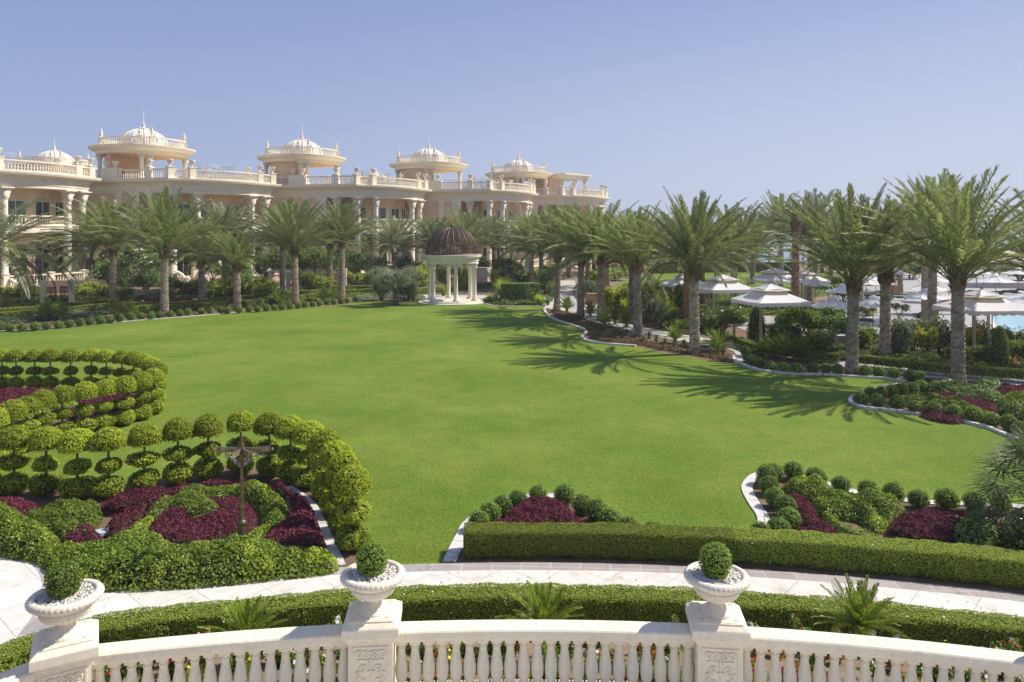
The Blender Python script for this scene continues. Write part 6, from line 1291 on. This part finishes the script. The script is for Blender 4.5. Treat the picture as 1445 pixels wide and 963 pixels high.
for i, (px, mt, lab) in enumerate((([(-60,463),(30,456),(90,450),(150,445),(165,441),(100,443),(40,450),(-60,458)], 'greygreen', 'low grey green planting behind the boxwood row at the left edge'), ([(170,445),(230,440),(300,436),(340,432),(335,428),(300,431),(240,436),(175,440)], 'green', 'low green planting behind the boxwood row below the pale trunk palm'), ([(345,433),(400,429),(450,424),(495,419),(540,417),(535,413),(490,414),(440,418),(400,422),(345,427)], 'green', 'low green planting behind the boxwood row below the paired palms'),
   ([(500,424),(545,421),(590,424),(600,420),(560,416),(510,418)], 'greygreen', 'low grey green planting behind the olive tree'), ([(680,427),(700,430),(755,430.5),(768,428),(765,424),(720,423),(685,424)], 'green', 'low green edging in front of the dark hedge block'), ([(-60,446),(40,440),(70,437),(80,432),(0,432),(-60,436)], 'lime', 'low bright planting in front of the iron fence'))):
    patch('green_groundcover', smooth_line(GP(px), 3, True), .26, mt, 200, .13, .2, .5, 60+i, f=2.6, label=lab, kind='stuff')
poly_sheet('pool_deck', GP([(1040,462),(1070,446),(1140,446),(1160,458),(1130,474),(1070,474)]), -.001, 'deck')
patch('green_groundcover', smooth_line(GP([(895,418),(960,414),(1040,416),(1060,424),(1100,430),(1180,436),(1190,444),(1140,446),(1070,445),(1040,456),(1000,458),(950,446),(905,432)]), 3, True), .25, 'green', 110, .17, .3, .45, 70, f=2.0, label='low green planting round the feet of the tents', kind='stuff')
patch('green_groundcover', smooth_line(GP([(880,402),(960,411),(1060,411),(1140,408),(1200,405),(1195,412),(1100,424),(960,414),(900,412)]), 3, True), .35, 'dark', 80, .2, .3, .4, 71, f=1.5, label='dark planting strip along the near side of the far lawn', kind='stuff')
for i, (pl, mt, lab) in enumerate(((([(17.5, 13.2), (34, 9), (46, 20), (44, 34), (32, 36), (24, 30), (21, 24), (18.5, 18)]), 'green', 'mixed green planting past the right picture edge, beside the lawn'), ([(32, 37), (46, 36), (60, 40), (60, 44), (40, 41)], 'greygreen', 'grey green planting past the right picture edge, before the pool'))):
    patch('green_groundcover', smooth_line(pl, 3, True), .45, mt, 70, .2, .6, .45, 80+i, f=1.4, label=lab, kind='stuff')
for i, (x, y, k) in enumerate(((22, 20, 'green'), (26, 25, 'dark'), (30, 18, 'lime'), (34, 28, 'green'), (24, 15, 'dark'), (38, 22, 'grey'))):
    BS[k][i % 2].put((x, y, -.02), i*1.3, (1.5, 1.5, 1.5), 'shrub in the planting past the right picture edge', 'shrub', 'shrubs past the right edge')
# succulents in the russet bed
SU = Proto(cycad(31, 18, .34, .05).build('agave', ['greygreen', 'rachis']))
for i, (x, y) in enumerate(((838,466),(846,470),(858,474),(868,473),(876,477),(884,474),(898,480),(908,484),(916,478),(926,482),(938,489),(952,492),(965,490),(1020,503),(1008,503),(812,451),(822,455),(829,461))): SU.put(G(x, y), i*1.1, .95, 'small grey green agave in the russet groundcover bed', 'agave', 'agaves in the russet groundcover bed')
# tongue bed planting on the right
patch('green_shrub_mass', PX([(1300,545),(1340,541),(1380,548),(1412,553),(1420,562),(1400,566),(1360,560),(1320,553)]), .5, 'dark', 700, .09, .25, .25, 40, label='dark green strip running under the largest palm trunk', cat='shrubs')
patch('green_shrub_mass', PX([(1252,562),(1275,556),(1320,556),(1360,566),(1395,578),(1410,590),(1385,586),(1340,574),(1300,568)]), .42, 'green', 700, .085, .25, .25, 41, label='green strip behind the front boxwood row of the tongue shaped bed', cat='shrubs')
patch('purple_groundcover', PX([(1305,556),(1345,552),(1385,564),(1412,572),(1400,582),(1350,568)]), .28, 'purple', 700, .08, .2, .2, 42, label='purple strip between the green strips of the tongue shaped bed', kind='stuff')
patch('purple_groundcover', PX([(1295,574),(1330,572),(1365,582),(1350,590),(1310,584)]), .24, 'purple', 700, .08, .2, .2, 43, label='small purple patch behind the front boxwood row of the tongue shaped bed', kind='stuff')
patch('purple_groundcover', PX([(1358,546),(1400,541),(1480,545),(1500,556),(1440,554),(1390,552)]), .3, 'purple', 600, .09, .25, .2, 44, label='purple planting right of the largest palm trunk', kind='stuff')
patch('green_shrub_mass', PX([(1362,542),(1385,536),(1420,544),(1415,550),(1380,550)]), .5, 'dark', 600, .09, .25, .25, 45, label='dark shrub clump just right of the largest palm trunk', cat='shrubs')
patch('green_shrub_mass', PX([(1408,564),(1440,558),(1500,562),(1510,588),(1450,590),(1415,582)]), .65, 'green', 600, .09, .25, .3, 46, label='loose green shrubs at the right edge of the tongue shaped bed', cat='shrubs')

# ------------------------------------------------------------------ pool terrace
CB = Proto(cabana())
for x, yc, Y, ph, s, lab in ((1087, 0, 47.0, -33, 1.0, 'large central two tiered pale tent behind the clipped cone'), (1020, 0, 57, -33, 1.0, 'two tiered tent left of the central tent, behind the plumeria'), (1093, 0, 67, -20, 1.0, 'two tiered tent on the edge of the far lawn, behind the central tent'), (968, 0, 65, -33, .9, 'tent half hidden behind the reddish palm trunks'), (1136, 0, 70, -20, .9, 'two tiered tent right of the tied up palm'), (1385, 0, 42.4, -41, 1.0, 'two tiered tent by the pool at the right, one side shaded')):
    CB.put(((x-CX)/FOC*Y, Y, 0), R_(ph+45), s, lab, 'tent', 'two tiered canvas tents')
UM = Proto(umbrella())
for x, ye, lab, s in ((1176, 433, 'white parasol left of the big near palm trunk', 1.0), (1232, 431, 'white parasol between the two thick near palm trunks', .95), (1190, 412, 'white parasol above the left shoulder of the big near palm', .95), (1222, 400, 'left one of two overlapping white parasols behind the thick dark palm', 1.0), (1236, 396, 'right one of two overlapping white parasols behind the thick dark palm', 1.0), (1264, 386.5, 'white parasol at the back of the deck', 1.0), (1034, 405, 'white parasol rising behind the left tents', 1.1), (1150, 402, 'shaded blue white parasol left of the pale trunk palm', 1.05),
        (1306, 420, 'nearest of the stacked parasols behind the tall deck palm', 1.05), (1310, 408, 'second of the stacked parasols behind the tall deck palm', 1.05), (1316, 396, 'third of the stacked parasols behind the tall deck palm', 1.05), (1318, 388, 'fourth of the stacked parasols behind the tall deck palm', 1.0), (1324, 382, 'farthest of the stacked parasols', 1.0), (1345, 419, 'parasol over the sunbather left of the largest palm', .95), (1400, 428, 'parasol behind the pool side tent', 1.25), (1388, 386, 'leftmost parasol beyond the pool, under the shade sail', 1.0), (1405, 397, 'front parasol beyond the pool', 1.15), (1437, 386, 'rightmost parasol beyond the pool', 1.1), (1450, 430, 'parasol at the right edge by the pool', 1.1), (1298, 372, 'tiny parasol by the sea behind the deck', .9), (1005, 412, 'parasol behind the left tents, partly covered by palm trunks', 1.0)):
    Y = FOC*4.88/(ye-HY); UM.put(((x-CX)/FOC*Y, Y, 0), (x*.3) % 1, s if False else (s, s, 1.0), lab, 'parasol', 'white parasols')
LG = {'d': Proto(lounger('cushion', 50)), 'p': Proto(lounger('cushion_pale', 55)), 'f': Proto(lounger('cushion', 18))}
for k, x, y, rz, lab in (('d', 1078, 468, -35, 'green lounger under the left side of the central tent'), ('d', 1102, 470, -35, 'green lounger with a striped towel under the right side of the central tent'), ('d', 1182, 470, -30, 'first green lounger under the parasol left of the big near palm'), ('d', 1193, 469, -30, 'second green lounger under the parasol left of the big near palm'), ('f', 1212, 459, -5, 'flat green lounger between the near palm trunks'), ('d', 1217, 482, -30, 'green lounger low down between the two near palm trunks'), ('f', 1219, 444, 0, 'flat lounger under a blue towel on the deck'),
        ('d', 1222, 422, -20, 'green lounger at the back of the deck, left of the thick dark palm'), ('d', 1232, 422, -20, 'second green lounger at the back of the deck'), ('p', 1264, 424, -15, 'first pale green lounger beside the wooden planter'), ('p', 1276, 421, -15, 'second pale green lounger beside the wooden planter'), ('p', 1288, 419, -15, 'third pale green lounger beside the wooden planter'), ('d', 1306, 449, 10, 'green lounger beside the tall deck palm'),
        ('f', 1333, 434, 5, 'lounger with a sunbather on a blue towel'), ('f', 1330, 444, 0, 'empty flat lounger in front of the sunbather'), ('d', 1374, 473, 5, 'dark lounger under the pool side tent, left'), ('d', 1402, 476, 5, 'dark lounger under the pool side tent, right'), ('d', 1446, 482, 5, 'dark lounger at the right picture edge by the pool'), ('d', 1371, 416, -20, 'green lounger beyond the pool, left'), ('d', 1420, 416, -15, 'green lounger beyond the pool, middle'), ('d', 1440, 414, -15, 'green lounger beyond the pool, right'), ('d', 1146, 448, -120, 'pale edged lounger below the tied up palm')):
    g = G(x, y); LG[k].put((g.x, g.y, .004), R_(rz), 1.0, lab, 'sun lounger', 'sun loungers on the pool deck')
def draped(x, y, w, d, z, mat, name, lab, cat, rz=0):
    m = MB(); n = 6; V = [(-w/2+w*i/n, -d/2+d*j/3, .012*math.sin(i*2+j)) for i in range(n+1) for j in range(4)]; m.add(V, [(i*4+j, (i+1)*4+j, (i+1)*4+j+1, i*4+j+1) for i in range(n) for j in range(3)]); m.add([(a, b, c-.02) for a, b, c in V], [(i*4+j, i*4+j+1, (i+1)*4+j+1, (i+1)*4+j) for i in range(n) for j in range(3)]); g = G(x, y); tag(m.build(name, mat, loc=(g.x, g.y, z), rz=rz), lab, cat)
draped(1219, 444, 1.5, .66, .53, 'towel', 'towel', 'blue towel spread on a flat lounger between the near palm trunks', 'towel'); draped(1333, 434, 1.8, .7, .525, 'towel', 'towel', 'blue towel under the sunbather left of the largest palm', 'towel', R_(5)); draped(1103, 470, .5, .6, .56, 'red', 'towel', 'red towel on the lounger under the central tent', 'towel', R_(-35)); draped(1406, 476, .4, .5, .55, 'red', 'towel', 'red towel on the lounger under the pool side tent', 'towel')
g = G(1333, 434); zb = .64
J = [(.0,0,zb,.13,.75),(-.22,0,zb+.03,.13,.7),(-.42,0,zb+.07,.15,.7),(-.55,0,zb+.11,.06),(-.66,0,zb+.14,.10),(-.76,0,zb+.16,.085),
     (-.46,.19,zb+.06,.055),(-.22,.27,zb+.0,.042),(.0,.24,zb-.02,.034),(.09,.22,zb-.02,.035), (-.46,-.19,zb+.06,.055),(-.24,-.27,zb+.0,.042),(-.1,-.14,zb+.12,.034),(-.08,-.06,zb+.14,.034),
     (.08,.1,zb,.10),(.36,.12,zb+.26,.075),(.58,.11,zb-.02,.052),(.70,.11,zb-.05,.04),(.76,.11,zb+.0,.03), (.08,-.1,zb,.10),(.48,-.11,zb+.02,.075),(.86,-.11,zb-.04,.052),(1.0,-.11,zb-.03,.04),(1.02,-.11,zb+.08,.028)]
E = [(0,1),(1,2),(2,3),(3,4),(4,5),(2,6),(6,7),(7,8),(8,9),(2,10),(10,11),(11,12),(12,13),(0,14),(14,15),(15,16),(16,17),(17,18),(0,19),(19,20),(20,21),(21,22),(22,23)]
pe = skin_person('person', J, E, 'skin'); pe.location = (g.x, g.y, 0); pe.rotation_euler.z = R_(5); tag(pe, 'person sunbathing on their back with one knee raised on a blue towel', 'person')
V, F = ico(.115, .10, (-.71, 0, zb+.19), wob(4, .1)); m = MB(); m.add(V, F, 0, True); m.build('hair', 'hair', pe)
m = MB(); m.lathe([(.15, -.13), (.165, -.02), (.15, .11)], 14, cap=False); sh = m.build('swim_shorts', 'red', pe, (.02, 0, zb)); sh.rotation_euler = (0, R_(90), 0); sh.scale = (.85, 1.25, 1)
# shade sail with masts
m = MB(); n = 14; A, B, C_, D_ = (np.array(p) for p in ([*G(1372, 0+400)[:2], 0], [0, 0, 0], [0, 0, 0], [0, 0, 0]))
Y = 92.; k = Y/FOC; A = np.array([(1378-CX)*k, Y, EYE-(368-HY)*k]); B = np.array([(1400-CX)*k*1.1, Y*1.1, EYE-(346-HY)*k*1.1]); C_ = np.array([(1560-CX)*k*1.1, Y*1.1, EYE-(352-HY)*k*1.1]); D_ = np.array([(1540-CX)*k, Y*.97, EYE-(377-HY)*k])
V = []
for i in range(n+1):
    for j in range(n+1):
        u, v = i/n, j/n; p = (A*(1-u)+D_*u)*(1-v)+(B*(1-u)+C_*u)*v; p = p+(np.array([0, 0, -.9])*math.sin(u*PI)*(.35+.65*math.sin(v*PI)))+np.array([0, 0, .10*math.sin(u*19+v*6)*math.sin(v*PI)]); V.append(p-A*np.array([1, 1, 0]))
e = empty('shade_sail', (A[0], A[1], 0)); m.add(V, [(i*(n+1)+j, (i+1)*(n+1)+j, (i+1)*(n+1)+j+1, i*(n+1)+j+1) for i in range(n) for j in range(n)], 0, True); m.build('sail', 'sail', e)
for q in (A, B, C_, D_): m = MB(); d = q-A; m.tube([(d[0], d[1], -.1), (d[0], d[1], q[2]+.1)], .09, 8); m.build('mast', 'frame', e)
q = (A+D_)/2; m = MB(); g = G(1407, 401); m.box((g.x-A[0], g.y-A[1], 1.6), (.55, .55, 3.3)); m.build('pier', 'frame', e); tag(e, 'beige shade sail on masts beyond the pool at the right edge', 'shade sail')
# beach shelters
b = empty('beach_shelter'); c = MB(); sq = lambda k: [(-k, -k), (k, -k), (k, k), (-k, k)]; c.sweep(sq(.1), [(1.9, 2.5), (1.9, 2.7), (.9, 3.1), (.7, 3.12)], captop=True); c.sweep(sq(.1), [(.75, 3.3), (.0, 3.6)], captop=True); c.build('roof', 'canvas', b)
for x in (-1, 1):
    for y in (-1, 1): c = MB(); c.box((x*1.75, y*1.75, 1.25), (.28, .28, 2.5)); c.build('post', 'villa_white', b)
BSH = Proto(b)
for x, y, lab in ((1008, 379, 'white beach shelter by the sea, leftmost'), (1092, 379, 'white beach shelter by the sea behind the tall grey trunk palm'), (1128, 378, 'white beach shelter by the sea right of the tied up palm'), (960, 379, 'white beach shelter hidden behind the reddish palms')): BSH.put(G(x, y), .2, 1.25, lab, 'shelter', 'white beach shelters')
# planters, lamp, sign
m = MB(); m.box((0, 0, .45), (1.0, 1.0, .9)); m.box((0, 0, .92), (1.08, 1.08, .06)); PT = Proto(m.build('planter', 'wood'))
PT.put(G(836, 428), .2, 1.0, 'square wooden planter by the pale path', 'planter'); PT.put(G(1262, 417), .2, 1.2, 'wooden planter at the back of the deck', 'planter')
e = empty('garden_lamp', tuple(G(758, 430))); m = MB(); m.lathe([(.09, 0), (.07, .1), (.05, .2), (.045, 1.55), (.06, 1.6)], 10); m.build('post', 'blackmetal', e)
m = MB(); m.box((0, 0, 1.66), (1.0, .07, .06)); [m.lathe([(.10, 0), (.12, .05), (.12, .22), (.06, .28), (0, .3)], 8, (x, 0, 1.68)) for x in (-.42, .42)]; m.build('lamp_head', 'blackmetal', e); tag(e, 'black twin headed garden lamp at the path mouth right of the gazebo', 'lamp')
e = empty('wet_floor_sign', tuple(G(1432, 522)), .2)
for sg in (-1, 1): m = MB(); m.add([(-.15, 0, 0), (.15, 0, 0), (.10, .0, .62), (-.10, 0, .62), (-.15, .02, 0), (.15, .02, 0), (.10, .02, .62), (-.10, .02, .62)], [(0,1,2,3), (7,6,5,4), (0,4,5,1), (1,5,6,2), (2,6,7,3), (3,7,4,0)]); p = m.build('panel', 'yellow', e, (0, sg*.16, 0)); p.rotation_euler.x = sg*R_(14)
tag(e, 'yellow folding floor sign standing on the path at the right edge', 'sign')
e = empty('market_parasol'); m = MB()
m.lathe([(.02, 2.9), (.14, 2.4), (.2, 1.4), (.06, 1.3)], 8, smooth=False); m.build('folded_canopy', 'sail', e); m = MB(); m.lathe([(.03, 0), (.03, 3.0)], 6); m.build('pole', 'wood', e); fp = Proto(e)
vd = {o['label'][:6]: o for o in SC.objects if o.get('category') == 'villa'}
for nm, a, b_, lab in (('fourth', 6.5, 6.0, 'folded beige parasol on the roof of the fourth villa'), ('third', 9.5, 6.5, 'folded pale parasol on the roof of the third villa')):
    v = [o for o in SC.objects if o.get('category') == 'villa' and o['label'].startswith(nm)][0]; Mx = Matrix.Translation(v.location) @ Matrix.Rotation(v.rotation_euler.z, 4, 'Z'); q = Mx @ Vector((a+D2.x*b_, D2.y*b_, 13.7)); fp.put(tuple(q), 0, 1.0, lab, 'parasol')
# ------------------------------------------------------------------ air, light, camera
if HAZE:
    hb = MB().box((1500, 3800, 12.5), (8000, 7800, 30)).build('haze', 'corefol'); hb['kind'] = 'stuff'; hb['label'] = 'pale sea haze in the air'
    hm = bpy.data.materials.new('haze_air'); hm.use_nodes = True; hn = hm.node_tree; hn.nodes.clear(); ho = hn.nodes.new('ShaderNodeOutputMaterial'); hv = hn.nodes.new('ShaderNodeVolumePrincipled')
    hv.inputs['Color'].default_value = (.86, .90, 1, 1); hv.inputs['Density'].default_value = HAZE; hv.inputs['Anisotropy'].default_value = .2; hn.links.new(hv.outputs[0], ho.inputs['Volume']); hb.data.materials.clear(); hb.data.materials.append(hm)
w = bpy.data.worlds.new('World'); SC.world = w; w.use_nodes = True; nt = w.node_tree; bg = nt.nodes['Background']
D = Vector((.90, .26, 1.0)).normalized(); el = math.asin(D.z); az = math.atan2(D.x, D.y)
sk = nt.nodes.new('ShaderNodeTexSky'); sk.sky_type = 'NISHITA'; sk.sun_disc = False; sk.sun_elevation = el; sk.sun_rotation = az; sk.altitude = 0; sk.air_density = 1.0; sk.dust_density = SKY_DUST; sk.ozone_density = 2.0
L = nt.links.new
ga = nt.nodes.new('ShaderNodeGamma'); ga.inputs[1].default_value = .36; L(sk.outputs[0], ga.inputs[0])      # milky gulf sky: gentler gradient, lavender cast
ti = N(nt, 'ShaderNodeMix', data_type='RGBA', blend_type='MULTIPLY'); ti.inputs[0].default_value = 1; ti.inputs[7].default_value = (*SKY_TINT, 1); L(ga.outputs[0], ti.inputs[6])
tc = N(nt, 'ShaderNodeTexCoord'); sx = N(nt, 'ShaderNodeSeparateXYZ'); L(tc.outputs['Generated'], sx.inputs[0])
mz = N(nt, 'ShaderNodeMapRange', interpolation_type='SMOOTHERSTEP', inputs={'From Min': .42, 'From Max': -.02, 'To Min': 0.0, 'To Max': 1.0}); L(sx.outputs['Z'], mz.inputs['Value'])
mx_ = N(nt, 'ShaderNodeMapRange', interpolation_type='SMOOTHSTEP', inputs={'From Min': -.65, 'From Max': .65, 'To Min': .12, 'To Max': .85}); L(sx.outputs['X'], mx_.inputs['Value'])
mf = N(nt, 'ShaderNodeMath', operation='MULTIPLY'); L(mz.outputs[0], mf.inputs[0]); L(mx_.outputs[0], mf.inputs[1])
hz = N(nt, 'ShaderNodeMix', data_type='RGBA'); hz.inputs[7].default_value = (3.0, 3.22, 3.95, 1); L(mf.outputs[0], hz.inputs[0]); L(ti.outputs[2], hz.inputs[6]); L(hz.outputs[2], bg.inputs[0])
bg.inputs[1].default_value = SKY_STR
sl = bpy.data.lights.new('sun', 'SUN'); sl.energy = SUN_STR; sl.angle = R_(.53); sl.color = (1.0, .94, .85); so = bpy.data.objects.new('sun', sl); COL.objects.link(so); so.rotation_euler = (-D).to_track_quat('-Z', 'Y').to_euler()
cam = bpy.data.cameras.new('camera'); co = bpy.data.objects.new('camera', cam); COL.objects.link(co); co.location = (0, 0, EYE); co.rotation_euler = (PI/2, 0, 0)
cam.sensor_width = 36; cam.lens = FOC/1445*36; cam.shift_y = -(481.5-HY)/1445; cam.clip_end = 20000; cam.clip_start = .1; SC.camera = co
SC.view_settings.view_transform = 'Standard'; SC.view_settings.look = 'None'; SC.view_settings.gamma = 1; SC.view_settings.exposure = EXPO; SC.view_settings.use_curve_mapping = False
SC.render.film_transparent = False; SC.cycles.max_bounces = 8; SC.cycles.transparent_max_bounces = 8; SC.cycles.use_denoising = True

# leftovers that were only patterns for copies
for o in list(SC.objects):
    if o.parent is None and o.type == 'MESH' and not o.get('label') and o.get('kind') is None: bpy.data.objects.remove(o)
